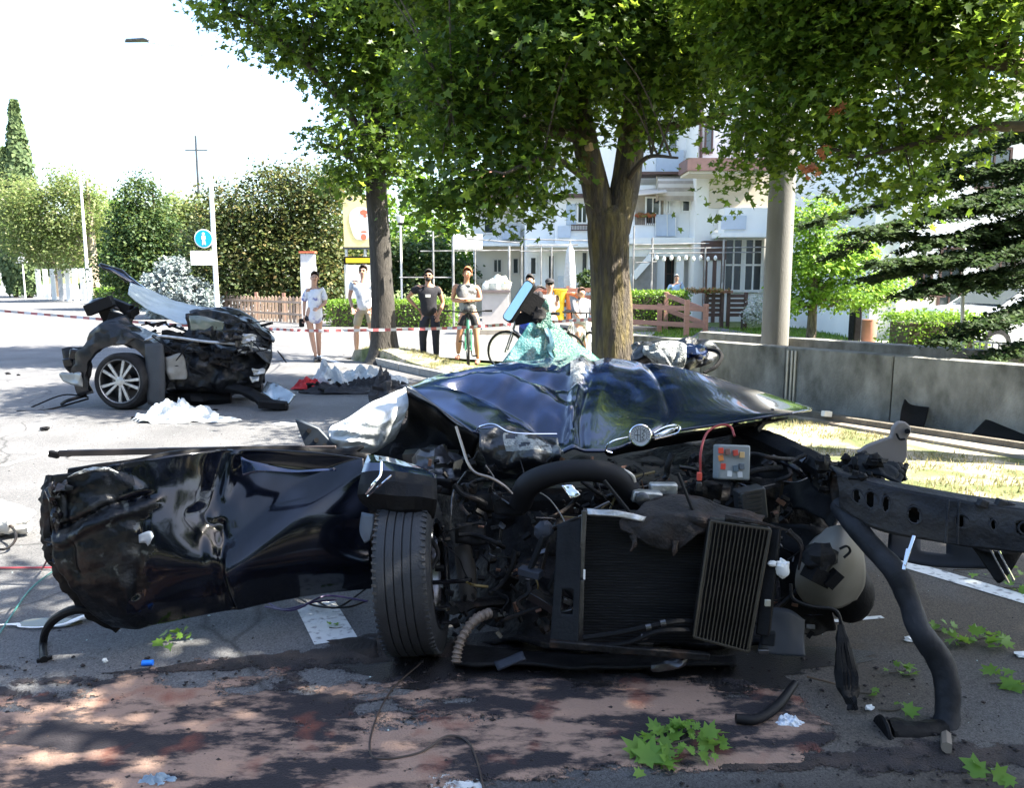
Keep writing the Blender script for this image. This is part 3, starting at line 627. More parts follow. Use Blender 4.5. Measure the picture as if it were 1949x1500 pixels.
pale_m = leafmat('pale_leaf', [(.10, .16, .04), (.17, .21, .07), (.07, .12, .03), (.24, .24, .12)], .4)
far_tree(540, 600, 33, [Cl(470, 480, 33, 2.0, 2, 2.2), Cl(560, 500, 33, 2.2, 2, 2.0), Cl(520, 390, 33, 1.7, 1.8, 1.6), Cl(450, 420, 33, 1.5, 1.5, 1.5), Cl(620, 450, 33, 1.6, 1.8, 2.6), Cl(525, 330, 33, .8, .9, .6), Cl(630, 540, 32, 1.2, 1.4, 1.2), Cl(410, 370, 33, .8, .9, .7), Cl(590, 350, 33, 1.2, 1.4, 1.1), Cl(400, 480, 33, 1.0, 1.2, 2.0)], 46000, .165, mag_m, 'broad magnolia with bronze and yellow tipped leaves behind the picket fence', 'magnolia_tree', .2, sig=.3)
far_tree(268, 560, 40, [Cl(268, 500, 40, 2.0, 1.8, 1.6), Cl(268, 440, 40, 1.7, 1.6, 1.4), Cl(268, 380, 40, 1.1, 1.2, 1.1), Cl(266, 345, 40, .5, .6, .6), Cl(320, 470, 40, 1.1, 1.2, 1.6)], 24000, .18, mag2_m, 'dark conical evergreen tree left of the round blue sign', 'evergreen_tree', .16, sig=.25)
far_tree(340, 560, 48, [Cl(340, 460, 48, 2.0, 2, 2.4), Cl(330, 400, 48, 1.6, 1.6, 1.0), Cl(380, 430, 48, 1.6, 1.5, 1.8)], 12000, .22, pale_m, 'light green tree showing between the dark conical tree and the magnolia', 'park_tree', .15)
b_ = far_tree(140, 560, 52, [Cl(110, 400, 52, 2.6, 2.4, 2.2), Cl(60, 430, 52, 2.2, 2.2, 2.2), Cl(150, 360, 52, 1.5, 1.6, 1.2), Cl(175, 400, 52, 1.2, 1.6, 1.6), Cl(110, 470, 52, 2.4, 2, 1.2), Cl(30, 380, 52, 1.6, 1.8, 1.6), Cl(120, 330, 52, .9, 1, .7)], 24000, .20, pale_m, 'thin pale green street tree beside the far left lamp post', 'street_tree', .35, mat('pale_bark', (.30, .25, .18), .9), sig=.3)
far_tree(215, 560, 56, [Cl(200, 420, 56, 1.5, 1.5, 2.0), Cl(195, 480, 56, 1.6, 1.5, 1.6)], 5000, .3, lime_m, 'yellow green tree in the sun behind the far left lamp post', 'park_tree', .15)
far_tree(60, 560, 66, [Cl(80, 470, 66, 2.8, 2.5, 2.0), Cl(10, 440, 66, 3, 2.5, 2.6), Cl(-60, 420, 66, 3, 2.5, 3)], 8000, .34, mag2_m, 'dark tree far down the road at the left edge', 'street_tree', .3)
far_tree(720, 560, 40, [Cl(650, 420, 42, 3, 2, 3), Cl(760, 430, 42, 3, 2, 3.2), Cl(850, 440, 42, 2.6, 2, 2.6), Cl(900, 480, 42, 1.8, 2, 1.4)], 9000, .3, lime_m, 'sunlit yellow green tree behind the island maple and the fence poles', 'park_tree', .2)
far_tree(800, 560, 36, [Cl(740, 500, 36, 1.2, 1, 1.2), Cl(800, 500, 36, 1.6, 1.2, 1.3), Cl(860, 520, 36, 1.0, 1, .8)], 6000, .22, mag2_m, 'dark rounded tree behind the man in the black shirt', 'park_tree', .15)
# cypresses
def cypress(px, py_top, Y, r, label):
    t = W(px, py_top, Y); root = thing('cypress_tree', (t.x, Y, -.05), label, 'tree', 'cypresses')
    b = MB(); b.tube([V(t.x, Y, -.1), V(t.x, Y, t.z - .5)], [.18, .04], 8); b.build('trunk', twig_m, root)
    n = 11000; h = RNG.random(n); rr = r * np.minimum(1, 2.6 * (1 - h) ** .8) * np.minimum(1, .5 + h * 3); a = RNG.uniform(0, 6.28, n)
    q = RNG.uniform(.65, 1.05, n) * (1 + .12 * np.sin(h * 40 + a * 3))
    P = np.stack([t.x + np.cos(a) * rr * q, Y + np.sin(a) * rr * q, .4 + h * (t.z - .4)], 1)
    Nn = np.stack([np.cos(a), np.sin(a), np.full(n, .1)], 1) + RNG.normal(size=(n, 3)) * .3
    v, f = leaf_arrays(P, Nn, .38, 'quad'); np_mesh('crown', v, f, leafmat('cypress_leaf' + str(px), [(.045, .08, .03), (.07, .11, .04), (.10, .14, .05)], .1, .7), root, c=P.mean(0))
cypress(26, 195, 62, .85, 'tall slim cypress standing against the sky at far left')
cypress(6, 285, 64, .9, 'shorter cypress just left of the tall one at the picture edge')
# blue spruce bush
sp_m = leafmat('blue_spruce', [(.24, .29, .29), (.32, .37, .37), (.16, .20, .20)], .1, .7)
g = G(330, 600); root = thing('blue_spruce', (W(335, 560, 31).x, 31, 0), 'silvery blue spruce bush by the sign pole', 'shrub')
crown('crown', [Cl(318, 545, 31, .85, .8, .75), Cl(365, 560, 31, .75, .7, .6), Cl(330, 510, 31, .55, .5, .45), Cl(400, 575, 31, .4, .4, .35), Cl(300, 590, 31, .5, .5, .3)], 9000, .15, sp_m, root, shape='quad', sig=.07, shell=.6)
b = MB(); q = W(335, 580, 31); b.cyl((q.x, 31, -.1), (q.x, 31, 1.1), .06); b.build('stem', twig_m, root)
# small backlit tree behind the wall
sm = far_tree(1578, 640, 19, [Cl(1560, 500, 19, .9, .9, .5), Cl(1610, 560, 19, 1.0, .9, .35), Cl(1540, 430, 19, .55, .7, .55), Cl(1620, 480, 19, .6, .8, .5), Cl(1690, 540, 19, .55, .6, .3), Cl(1510, 560, 19, .5, .6, .4), Cl(1570, 400, 19, .4, .5, .3)], 11000, .12, lime_m, 'small bright green tree on the lawn behind the wall', 'small_tree', .12, bark_m, sig=.12)
# cedar boughs from the right
cd = thing('cedar_tree', (8.6, 10.5, 0), 'dark cedar whose flat boughs reach in from the right edge', 'tree')
b = MB(); limb(b, [V(8.6, 10.5, -.1), V(8.6, 10.5, .4), V(8.6, 10.5, 3), V(8.6, 10.5, 8)], [.5, .38, .3, .1], 16, 24, 3); b.build('trunk', mat('dark_bark', (1, 1, 1)), cd)
b = MB(); tw = []
for (x0, y0, Y0, x1, y1, Y1, sag) in ((2300, 250, 10.3, 1600, 480, 8.8, 0), (2300, 330, 10.3, 1560, 420, 9.0, -20), (2300, 420, 10.2, 1700, 520, 8.6, 0), (2250, 520, 10.2, 1800, 650, 8.4, 0), (2300, 140, 10.5, 1760, 330, 9.4, 0),
                                      (2300, 480, 10, 1680, 500, 8.2, 10), (2200, 560, 9.8, 1730, 560, 8.4, 0), (2300, 200, 10.3, 1850, 250, 9.0, 0), (2300, 400, 10.0, 1640, 440, 8.4, -10), (2300, 620, 10, 1850, 690, 8.3, 0), (2300, 330, 10.2, 1780, 400, 8.6, 0), (2250, 450, 10.0, 1800, 460, 8.8, 0), (2300, 300, 10.1, 1700, 350, 8.9, 5), (2300, 380, 9.9, 1750, 470, 8.5, 0), (2300, 500, 9.9, 1780, 540, 8.5, 5), (2300, 180, 10.2, 1820, 310, 9.2, 0), (2250, 420, 9.8, 1850, 500, 8.4, 0), (2250, 350, 9.8, 1900, 400, 8.6, 0), (2250, 560, 9.8, 1880, 620, 8.3, 0), (2300, 530, 10.3, 1700, 450, 9.2, 8), (2300, 450, 10.4, 1660, 530, 9.0, 10)):
    sp = spline([W(x0, y0, Y0), W((x0 + x1) / 2, (y0 + y1) / 2 - 25 + sag, (Y0 + Y1) / 2), W(x1, y1, Y1)], 20)
    b.tube(sp, [.045 * (1 - i / 22) + .004 for i in range(21)], 6)
    for i in range(3, 21):
        for s_ in (-1, 1):
            for r_ in range(3):
                p = sp[i]; d = (sp[min(i + 1, 20)] - sp[i - 1]).normalized(); sd = d.cross(V(0, 0, 1)).normalized() * s_
                ln = random.uniform(.25, .65) * (1.1 - i / 30); e = p + (d * random.uniform(.3, .9) + sd + V(0, 0, random.uniform(-.35, .15))).normalized() * ln
                tw.append((p, e)); b.tube([p, e], [.007, .002], 4, cap=False)
b.build('boughs', twig_m, cd)
P = []; Nn = []
for p, e in tw:
    for k in range(44):
        t = random.random(); q = p.lerp(e, t) + V(random.gauss(0, .03), random.gauss(0, .03), random.gauss(0, .015)); P.append(q); Nn.append((random.gauss(0, .5), random.gauss(0, .5), 1))
v, f = leaf_arrays(np.array(P), np.array(Nn), .062, 'quad'); np_mesh('needles', v, f, leafmat('cedar_needles', [(.018, .038, .016), (.03, .058, .022), (.055, .09, .03)], .3, .8), cd, c=np.array(P).mean(0))

# hedges: clipped leafy boxes
def hedge(p0, p1, w, h, m, label, dens=900, size=.07, z0=-.05, name='hedge'):
    p0, p1 = Vector(p0), Vector(p1); d = p1 - p0; d.z = 0; L_ = d.length; d.normalize(); n_ = Vector((-d.y, d.x, 0)); n = int(dens * (L_ * h * 2 + L_ * w + w * h * 2))
    root = thing(name, p0.lerp(p1, .5), label, 'hedge')
    b = MB(); b.bar(p0 + d * .12 + V(0, 0, z0 + h * .47), p1 - d * .12 + V(0, 0, z0 + h * .47), w * .72, h * .86); b.build('inner_twigs', twig_m, root, smooth=False)
    U = RNG.uniform(0, 1, (n, 3)); face = RNG.integers(0, 10, n)
    U[:, 1] = np.where(face < 4, RNG.choice([0, 1], n), U[:, 1]); U[:, 2] = np.where((face >= 4) & (face < 8), 1, U[:, 2]); U[:, 0] = np.where(face == 8, RNG.choice([0, 1], n), U[:, 0])
    P = np.array(p0)[None] + np.array(d)[None] * (U[:, :1] * L_) + np.array(n_)[None] * ((U[:, 1:2] - .5) * w) + np.array([0, 0, 1])[None] * (z0 + U[:, 2:] * h)
    P += RNG.normal(size=P.shape) * .035
    v, f = leaf_arrays(P, RNG.normal(size=(n, 3)) + np.array([0, 0, .5]), size, 'quad'); np_mesh('leaves', v, f, m, root, c=P.mean(0)); return root
box_m = leafmat('box_hedge_leaf', [(.07, .15, .02), (.11, .21, .025), (.15, .26, .035), (.05, .11, .015)], .35)
hedge((W(612, 0, 26.5).x, 26.5, 0), (W(858, 0, 26).x, 26, 0), .9, .85, box_m, 'bright clipped hedge behind the standing bystanders', 500, .09)
hedge((W(1200, 0, 25.6).x, 25.6, 0), (W(1325, 0, 25.6).x, 25.6, 0), .8, 1.15, box_m, 'clipped hedge in front of the man in light blue', 700, .08)
hedge((W(1740, 0, 13).x, 13, 0), (W(1900, 0, 13).x, 13, 0), .9, 1.02, box_m, 'square clipped hedge above the wall at right', 900, .06)
hedge((W(150, 0, 44).x, 44, 0), (W(300, 0, 40).x, 40, 0), .8, 1.0, box_m, 'low bright hedge behind the far left lamp post', 300, .12)
# ------------------------------------------------------------------ unseen trees added behind the camera to darken reflections in the paintwork
tb = thing('tree_belt', (0, -8.5, 0), 'unseen row of trees added behind the camera to darken reflections', 'trees')
b = MB()
for i in range(9): b.tube([V(-24 + i * 6, -8.5, -.1), V(-24 + i * 6.1, -8.5, 5)], [.25, .12], 8)
b.build('trunks', twig_m, tb)['kind'] = 'stuff'
crown('crowns', [(-26 + i * 5.2, -8.5 + (i % 3) - 1, 4.3 + .7 * (i % 2), 3.6, 2.2, 4.1) for i in range(11)], 34000, .5, mag2_m, tb, shape='quad', shell=.1, sig=.5)
# ------------------------------------------------------------------ houses behind
render_m = mat('white_render', (.84, .84, .82), .85, var=.05, vs=1.5, bump=.15, bs=40)
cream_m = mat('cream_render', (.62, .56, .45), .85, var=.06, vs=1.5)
panel_m = mat('pale_blue_panel', (.50, .56, .64), .5, var=.05)
brown_m = mat('brown_metal', (.085, .045, .035), .5, var=.2)
brownw_m = mat('brown_wood', (.30, .16, .12), .75, var=.25, vs=5, stretch=(1, 1, 6), bump=.2)
glass_m = mat('window_glass', (.03, .04, .045), .06, var=.1, spec=.9)
beige_m = mat('beige_awning', (.55, .50, .42), .8, var=.05)
roof_m = mat('roof_tile', (.20, .09, .06), .8, var=.3, vs=12)
darkgap = mat('dark_interior', (.05, .045, .04), .9)
def bx(b, x0, x1, y0, y1, Y, depth, mi=0, zb=None):       # a block whose front face fills that rectangle at distance Y
    p, q = W(x0, y0, Y), W(x1, y1, Y); zb = q.z if zb is None else zb
    b.box(((p.x + q.x) / 2, Y + depth / 2, (p.z + zb) / 2), (abs(q.x - p.x), depth, abs(p.z - zb)), mi=mi); return b
def window(root, x0, x1, y0, y1, Y, cols=2, rows=1, m=None, fr=.06, proud=.05, name='window', fm=None):
    p, q = W(x0, y0, Y), W(x1, y1, Y); fm = fm or white
    b = MB(); w, h = q.x - p.x, p.z - q.z
    b.box((p.x + fr / 2, Y - proud / 2, p.z - h / 2), (fr, proud, h)); b.box((q.x - fr / 2, Y - proud / 2, p.z - h / 2), (fr, proud, h))
    b.box((p.x + w / 2, Y - proud / 2, p.z - fr / 2), (w - 2 * fr, proud, fr)); b.box((p.x + w / 2, Y - proud / 2, q.z + fr / 2), (w - 2 * fr, proud, fr))
    for i in range(1, cols): b.box((p.x + w * i / cols, Y - proud / 2, p.z - h / 2), (fr * .7, proud * .8, h - 2 * fr))
    for i in range(1, rows): b.box((p.x + w / 2, Y - proud / 2, p.z - h * i / rows), (w - 2 * fr, proud * .7, fr * .7))
    o = b.build(name, fm, root, smooth=False)
    b = MB(); b.box((p.x + w / 2, Y - .012, p.z - h / 2), (w - 2 * fr, .012, h - 2 * fr)); b.build('pane', m or glass_m, o, smooth=False)
    return o
def pipe(root, pts, r, m, name='drainpipe'): b = MB(); b.tube(pts, r, 8); return b.build(name, m, root)
# row of white terraced houses, unit by unit
hb = thing('terraced_house', (W(1270, 0, 31).x, 31, 0), 'white terraced house with striped arched awning and balcony just right of the big trunk', 'house', 'white terraced houses')
b = MB(); bx(b, 1130, 1330, 120, 640, 32, 8, zb=-.05); b.build('wall', render_m, hb, smooth=False)
b = MB(); bx(b, 1206, 1332, 352, 470, 31.0, .995); bx(b, 1262, 1331, 330, 352, 31.0, .995); b.build('balcony_wall', render_m, hb, smooth=False)
b = MB(); bx(b, 1208, 1258, 360, 448, 30.99, .05); bx(b, 1262, 1312, 382, 451, 30.99, .05)
# loggia opening: flat tan panel painted as its shade, windows set on it
for (x0, x1, y0, y1) in ((1209, 1258, 362, 430),):
    pass
b = MB(); bx(b, 1210, 1262, 366, 428, 30.99, .02); b.build('loggia_shade_panel', mat('loggia_shade', (.35, .30, .24), .9), hb, smooth=False)
b = MB(); bx(b, 1204, 1334, 326, 331, 30.6, 1.3); b.build('eave', brown_m, hb, smooth=False)
window(hb, 1228, 1256, 374, 428, 30.97, 2); window(hb, 1297, 1314, 380, 404, 30.97, 1)
window(hb, 1268, 1275, 380, 408, 30.97, 1)
b = MB(); bx(b, 1248, 1286, 408, 449, 30.90, .06); b.build('balcony_panel', panel_m, hb, smooth=False)
for x in (1248, 1270, 1286): pipe(hb, [W(x, 405, 30.88), W(x, 450, 30.88)], .018, white, 'balcony_post')
b = MB()
for i in range(11): x = 1209 + i * 3.6; b.cyl(W(x, 411, 30.9), W(x, 428, 30.9), .012, n=5)
b.cyl(W(1208, 411, 30.9), W(1247, 411, 30.9), .02, n=6); b.build('balcony_railing', brown_m, hb)
b = MB(); 
for i in range(16):
    p = W(1211 + i * 2.3, 409 + random.uniform(-2, 2), 30.85); b.ball(p, .07, 6, 4, nz=.5, seed=i)
b.build('balcony_flowers', leafmat('red_flowers', [(.35, .05, .03), (.08, .14, .03), (.45, .12, .05)], .1), hb)
# arched awning, ribs striped
b1, b2 = MB(), MB()
c = W(1316, 384, 30.95)
for k in range(9):
    a0, a1 = math.pi / 2 * k / 9, math.pi / 2 * (k + 1) / 9
    for x0, x1, bb_ in ((0, 1, b1 if k % 2 else b2),):
        r = .95; z0, z1 = math.sin(a0) * r, math.sin(a1) * r; u0, u1 = math.cos(a0) * r * .62, math.cos(a1) * r * .62
        P_ = [V(c.x - 1.35, c.y - u0, c.z + z0), V(c.x, c.y - u0, c.z + z0), V(c.x, c.y - u1, c.z + z1), V(c.x - 1.35, c.y - u1, c.z + z1)]
        bb_.prism(P_, (0, .01, .01))
        bb_.prism([V(c.x, c.y, c.z), V(c.x, c.y - u0, c.z + z0), V(c.x, c.y - u1, c.z + z1)], (.01, 0, 0)); bb_.prism([V(c.x - 1.35, c.y, c.z), V(c.x - 1.35, c.y - u0, c.z + z0), V(c.x - 1.35, c.y - u1, c.z + z1)], (.01, 0, 0))
b1.build('arched_awning', beige_m, hb, smooth=False); b2.build('awning_stripe', mat('awning_dark', (.36, .31, .25), .8), hb, smooth=False)
b = MB(); p, q = W(1204, 364, 30.9), W(1262, 358, 30.9); b.prism([p, q, q + V(0, -.9, -.25), p + V(0, -.9, -.25)], (0, 0, .03)); b.build('flat_awning', beige_m, hb, smooth=False)
b = MB(); bx(b, 1250, 1300, 285, 333, 31.9, .1); b.build('balcony_panel', panel_m, hb, smooth=False)
window(hb, 1255, 1290, 225, 285, 31.98, 2)
b = MB(); bx(b, 1195, 1334, 452, 464, 30.2, 1.7); b.build('canopy_slab', render_m, hb, smooth=False)
b = MB(); bx(b, 1252, 1264, 488, 560, 30.8, .4, zb=-.05); bx(b, 1288, 1300, 482, 560, 30.8, .4, zb=-.05); b.build('column', render_m, hb, smooth=False)
b = MB(); bx(b, 1190, 1330, 466, 488, 30.6, .5); b.build('porch_beam', render_m, hb, smooth=False)
b = MB(); bx(b, 1250, 1300, 488, 640, 31.99, .01, zb=-.05); b.build('porch_back_sheet', mat('porch_tan', (.36, .30, .24), .9), hb, smooth=False)  # thin tan sheet on the white wall behind the columns
window(hb, 1266, 1290, 490, 552, 31.9, 2, 2, fm=brown_m); 
pr = [W(1205, 560, 30.5), W(1205, 530, 30.5), W(1243, 486, 30.5), W(1250, 486, 30.5), W(1250, 560, 30.5)]
b = MB(); b.prism(pr, (0, .25, 0)); b.build('stair_screen', mat('grey_screen', (.26, .25, .24), .7), hb, smooth=False)
b = MB(); b.bar(W(1205, 528, 30.4), W(1245, 482, 30.4), .12, .25); b.build('stair_parapet', render_m, hb, smooth=False)
b = MB(); bx(b, 1303, 1338, 497, 640, 31.9, .12, zb=-.05); b.build('garage_door', white, hb, smooth=False)
pipe(hb, [W(1331, 330, 30.9), W(1328, 452, 30.9), W(1336, 462, 30.8), W(1370, 462, 30.6)], .07, brown_m)
b = MB(); p = W(1130, 120, 32); q = W(1340, 120, 32); b.prism([V(p.x - 1, 31.2, p.z), V(q.x, 31.2, p.z), V(q.x, 36, p.z + 2), V(p.x - 1, 36, p.z + 2)], (0, 0, .15)); b.build('roof', roof_m, hb, smooth=False)

hc = thing('terraced_house', (W(1420, 0, 29).x, 29, 0), 'nearest white terraced house with brown fascia and tall glazed ground floor beside the round pole', 'house', 'white terraced houses')
b = MB(); bx(b, 1334, 1660, 90, 640, 30, 8, zb=-.05); b.build('wall', render_m, hc, smooth=False)
b = MB(); bx(b, 1309, 1470, 300, 324, 28.4, 1.5); b.build('fascia', mat('fascia_brown', (.16, .09, .08), .6), hc, smooth=False)
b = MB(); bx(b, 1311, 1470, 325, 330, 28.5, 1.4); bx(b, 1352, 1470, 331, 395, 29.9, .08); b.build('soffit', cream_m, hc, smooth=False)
b = MB(); bx(b, 1380, 1480, 395, 445, 29.0, .9); b.build('balcony_wall', render_m, hc, smooth=False)
b = MB(); bx(b, 1374, 1420, 410, 436, 28.9, .08); b.build('balcony_panel', panel_m, hc, smooth=False)
window(hc, 1342, 1356, 235, 292, 29.97, 1, fm=brown_m); window(hc, 1390, 1440, 225, 290, 29.97, 2)
pipe(hc, [W(1334, 90, 29.9), W(1334, 300, 29.9)], .06, brown_m)
b = MB(); bx(b, 1340, 1382, 458, 494, 29.4, .5); b.build('porch_beam', brown_m, hc, smooth=False)
b = MB()
for x in (1341, 1358, 1374): bx(b, x, x + 4, 494, 560, 29.4, .15, zb=-.05)
b.build('porch_post', brown_m, hc, smooth=False)
for x0, x1 in ((1346, 1357), (1363, 1373)): b = MB(); bx(b, x0, x1, 496, 560, 29.5, .05, zb=-.05); b.build('porch_panel', white, hc, smooth=False)
veg_glass = mat('garden_reflecting_glass', (.05, .08, .03), .08, var=.5, vs=3, spec=1)
window(hc, 1378, 1412, 452, 556, 29.9, 2, 2, fr=.09); window(hc, 1416, 1450, 452, 556, 29.9, 2, 2, fr=.09)
b = MB(); bx(b, 1372, 1480, 443, 451, 28.6, 1.3); b.build('canopy_slab', render_m, hc, smooth=False)
window(hc, 1510, 1560, 455, 545, 29.9, 2, 1, fr=.09); window(hc, 1590, 1640, 300, 380, 29.9, 2)
b = MB(); p = W(1334, 90, 30); q = W(1660, 90, 30); b.prism([V(p.x, 29.2, p.z), V(q.x, 29.2, p.z), V(q.x, 34, p.z + 2), V(p.x, 34, p.z + 2)], (0, 0, .15)); b.build('roof', roof_m, hc, smooth=False)

ha = thing('terraced_house', (W(1090, 0, 33).x, 33, 0), 'white terraced house with pale panelled balcony just left of the big trunk', 'house', 'white terraced houses')
b = MB(); bx(b, 1000, 1128, 250, 640, 34, 8, zb=-.05); b.build('wall', render_m, ha, smooth=False)
b = MB(); bx(b, 1058, 1132, 375, 463, 33.2, .78); b.build('balcony_wall', render_m, ha, smooth=False)
b = MB(); bx(b, 1062, 1086, 430, 452, 33.1, .08); b.build('balcony_panel', panel_m, ha, smooth=False)
b = MB(); bx(b, 1078, 1096, 388, 428, 33.17, .02); b.build('shutter', mat('blue_grey_shutter', (.42, .50, .58), .5), ha, smooth=False)
b = MB()
for i in range(12): x = 1088 + i * 3; b.cyl(W(x, 428, 33.1), W(x, 438, 33.1), .012, n=5)
b.cyl(W(1087, 428, 33.1), W(1122, 428, 33.1), .022, n=6); b.cyl(W(1087, 438, 33.1), W(1122, 438, 33.1), .022, n=6); b.build('balcony_railing', brown_m, ha)
b = MB(); bx(b, 1052, 1134, 368, 375, 32.8, 1.2); b.build('eave', brown_m, ha, smooth=False)
window(ha, 1098, 1118, 388, 426, 33.18, 2)
b = MB(); bx(b, 1005, 1130, 463, 470, 32.6, 1.35); b.build('canopy_slab', render_m, ha, smooth=False)
window(ha, 1008, 1022, 488, 524, 33.97, 1); window(ha, 1042, 1056, 484, 545, 33.97, 2, fm=white); window(ha, 1106, 1128, 478, 530, 33.97, 2)
b = MB(); bx(b, 1062, 1080, 525, 560, 33.9, .08, zb=-.05); b.build('door', mat('pale_door', (.6, .64, .68), .5), ha, smooth=False)
window(ha, 1015, 1045, 330, 400, 33.97, 2)
b = MB(); p = W(1000, 250, 34); q = W(1128, 250, 34); b.prism([V(p.x - .4, 33, p.z), V(q.x, 33, p.z), V(q.x, 38, p.z + 2), V(p.x - .4, 38, p.z + 2)], (0, 0, .15)); b.build('roof', roof_m, ha, smooth=False)

hd = thing('terraced_house', (W(950, 0, 36).x, 36, 0), 'farthest terraced house with beige ground floor behind the grey cabinet', 'house', 'white terraced houses')
b = MB(); bx(b, 900, 998, 395, 640, 37, 8, zb=-.05); b.build('wall', render_m, hd, smooth=False)
b = MB(); bx(b, 905, 996, 468, 545, 36.9, .095, zb=-.05); b.build('ground_floor', cream_m, hd, smooth=False)
b = MB(); bx(b, 900, 996, 462, 468, 36, 1); b.build('canopy_slab', render_m, hd, smooth=False)
window(hd, 938, 956, 492, 520, 36.88, 2, fm=beige_m); window(hd, 975, 988, 490, 522, 36.88, 1, fm=beige_m)
b = MB(); bx(b, 955, 990, 430, 455, 36.5, .4); b.build('balcony_panel', panel_m, hd, smooth=False); window(hd, 920, 940, 415, 445, 36.95, 1)
b = MB(); p = W(895, 395, 37); q = W(1000, 395, 37); b.prism([V(p.x, 36, p.z), V(q.x, 36, p.z), V(q.x, 41, p.z + 2), V(p.x, 41, p.z + 2)], (0, 0, .15)); b.build('roof', roof_m, hd, smooth=False)

# white house at right, nearer
hr = thing('white_house', (W(1850, 0, 20).x, 20, 0), 'sunlit white house behind the cedar boughs at right', 'house')
b = MB(); bx(b, 1735, 2350, 150, 640, 20.5, 9, zb=-.05); b.build('wall', render_m, hr, smooth=False)
b = MB(); bx(b, 1672, 1734, 330, 560, 20.9, 8, zb=-.05); b.build('side_wall', render_m, hr, smooth=False)
b = MB(); bx(b, 1740, 1800, 553, 566, 20.1, .38); b.build('planter', brown_m, hr, smooth=False)
window(hr, 1742, 1772, 500, 552, 20.48, 2, fm=brown_m); window(hr, 1790, 1825, 470, 600, 20.48, 2, fm=brown_m); window(hr, 1880, 1949, 470, 570, 20.48, 3, fm=brown_m); window(hr, 1860, 1920, 280, 360, 20.48, 2, fm=brown_m)
window(hr, 1678, 1700, 548, 566, 20.85, 1, fm=brown_m)
b = MB(); p = W(1720, 150, 20.5); q = W(2350, 150, 20.5); b.prism([V(p.x, 19.6, p.z), V(q.x, 19.6, p.z), V(q.x, 24, p.z + 1.6), V(p.x, 24, p.z + 1.6)], (0, 0, .15)); b.build('roof', roof_m, hr, smooth=False)
sheet('driveway', [V(W(1665, 0, 20).x, 20.4, 0), V(W(1700, 0, 16.5).x, 14.2, 0), V(13, 11, 0), V(22, 20.4, 0)], .004, mat('pale_driveway', (.55, .54, .52), .9, var=.08))
sheet('garden_path', [G(1345, 622), G(1362, 622), G(1520, 652), G(1300, 652)][::-1], .004, road_m)
b = MB(); bx(b, 1643, 1668, 570, 614, 19, .02); 
b = MB(); q = W(1655, 612, 19.6); b.lathe((q.x, q.y, -.05), (0, 0, 1), [(.0, 0), (.17, 0), (.175, .60), (.165, .62), (0, .62)], 22)
tag(b.build('round_bin', mat('terracotta_brown', (.30, .13, .08), .6, var=.12)), 'round terracotta brown bin on the lawn edge by the white house', 'bin')
b = MB(); bx(b, 1628, 1641, 580, 612, 20, .35, zb=-.05); tag(b.build('black_bin', blackp, bevel=.03), 'small black waste bin left of the round brown bin', 'bin')
# parked car behind the wall at right: only its nose shows
def parked_car(c, rz, bodym, label):
    XF.append(Matrix.Translation(c) @ Matrix.Rotation(rz, 4, 'Z')); root = thing('parked_car', (0, 0, 0), label, 'car')
    prof = [(-2.1, .35), (-2.15, .75), (-1.95, .95), (-1.2, 1.02), (-.55, 1.42), (.7, 1.46), (1.5, 1.05), (2.05, .9), (2.1, .35)]
    b = MB(); nn = len(prof); rows = []
    for y, k in ((-.86, .9), (-.84, 1), (0, 1.02), (.84, 1), (.86, .9)): rows.append([V(x * (1 if k > .95 else .985), y, .3 + (z - .3) * k) for x, z in prof])
    vs = [v for r in rows for v in r]; b.add(vs, [(j * nn + i, j * nn + i + 1, (j + 1) * nn + i + 1, (j + 1) * nn + i) for j in range(4) for i in range(nn - 1)] + [tuple(range(nn)), tuple(range(4 * nn + nn - 1, 4 * nn - 1, -1))])
    b.build('body', bodym, root, bevel=.03)
    b = MB()
    for s in (-1, 1): b.prism([V(-1.0, s * .868, 1.02), V(-.52, s * .868, 1.32), V(.68, s * .868, 1.36), V(1.3, s * .868, 1.04)], (0, s * .01, 0))
    b.prism([V(-1.16, -.7, 1.06), V(-1.16, .7, 1.06), V(-.6, .62, 1.41), V(-.6, -.62, 1.41)], (-.02, 0, .012)); b.build('glass', glass_m, root, smooth=False)
    for x in (-1.35, 1.3):
        for s in (-1, 1):
            b = MB(); b.cyl((x, s * .7, .31), (x, s * .89, .31), .31, n=24); w = b.build('wheel', rubber, root); b = MB(); b.cyl((x, s * .885, .31), (x, s * .9, .31), .2, n=18); b.build('rim', alum, w)
    for s in (-1, 1): b = MB(); b.box((-2.08, s * .6, .72), (.12, .36, .14)); b.build('headlight', mat('lamp_glass', (.7, .72, .74), .1), root, bevel=.02)
    XF.pop(); return root
parked_car(V(W(2010, 0, 16.5).x, 16.5, .0), R(8), mat('silver_paint', (.55, .57, .6), .25, .4, coat=1), 'silver car parked behind the steel railing at the right edge')

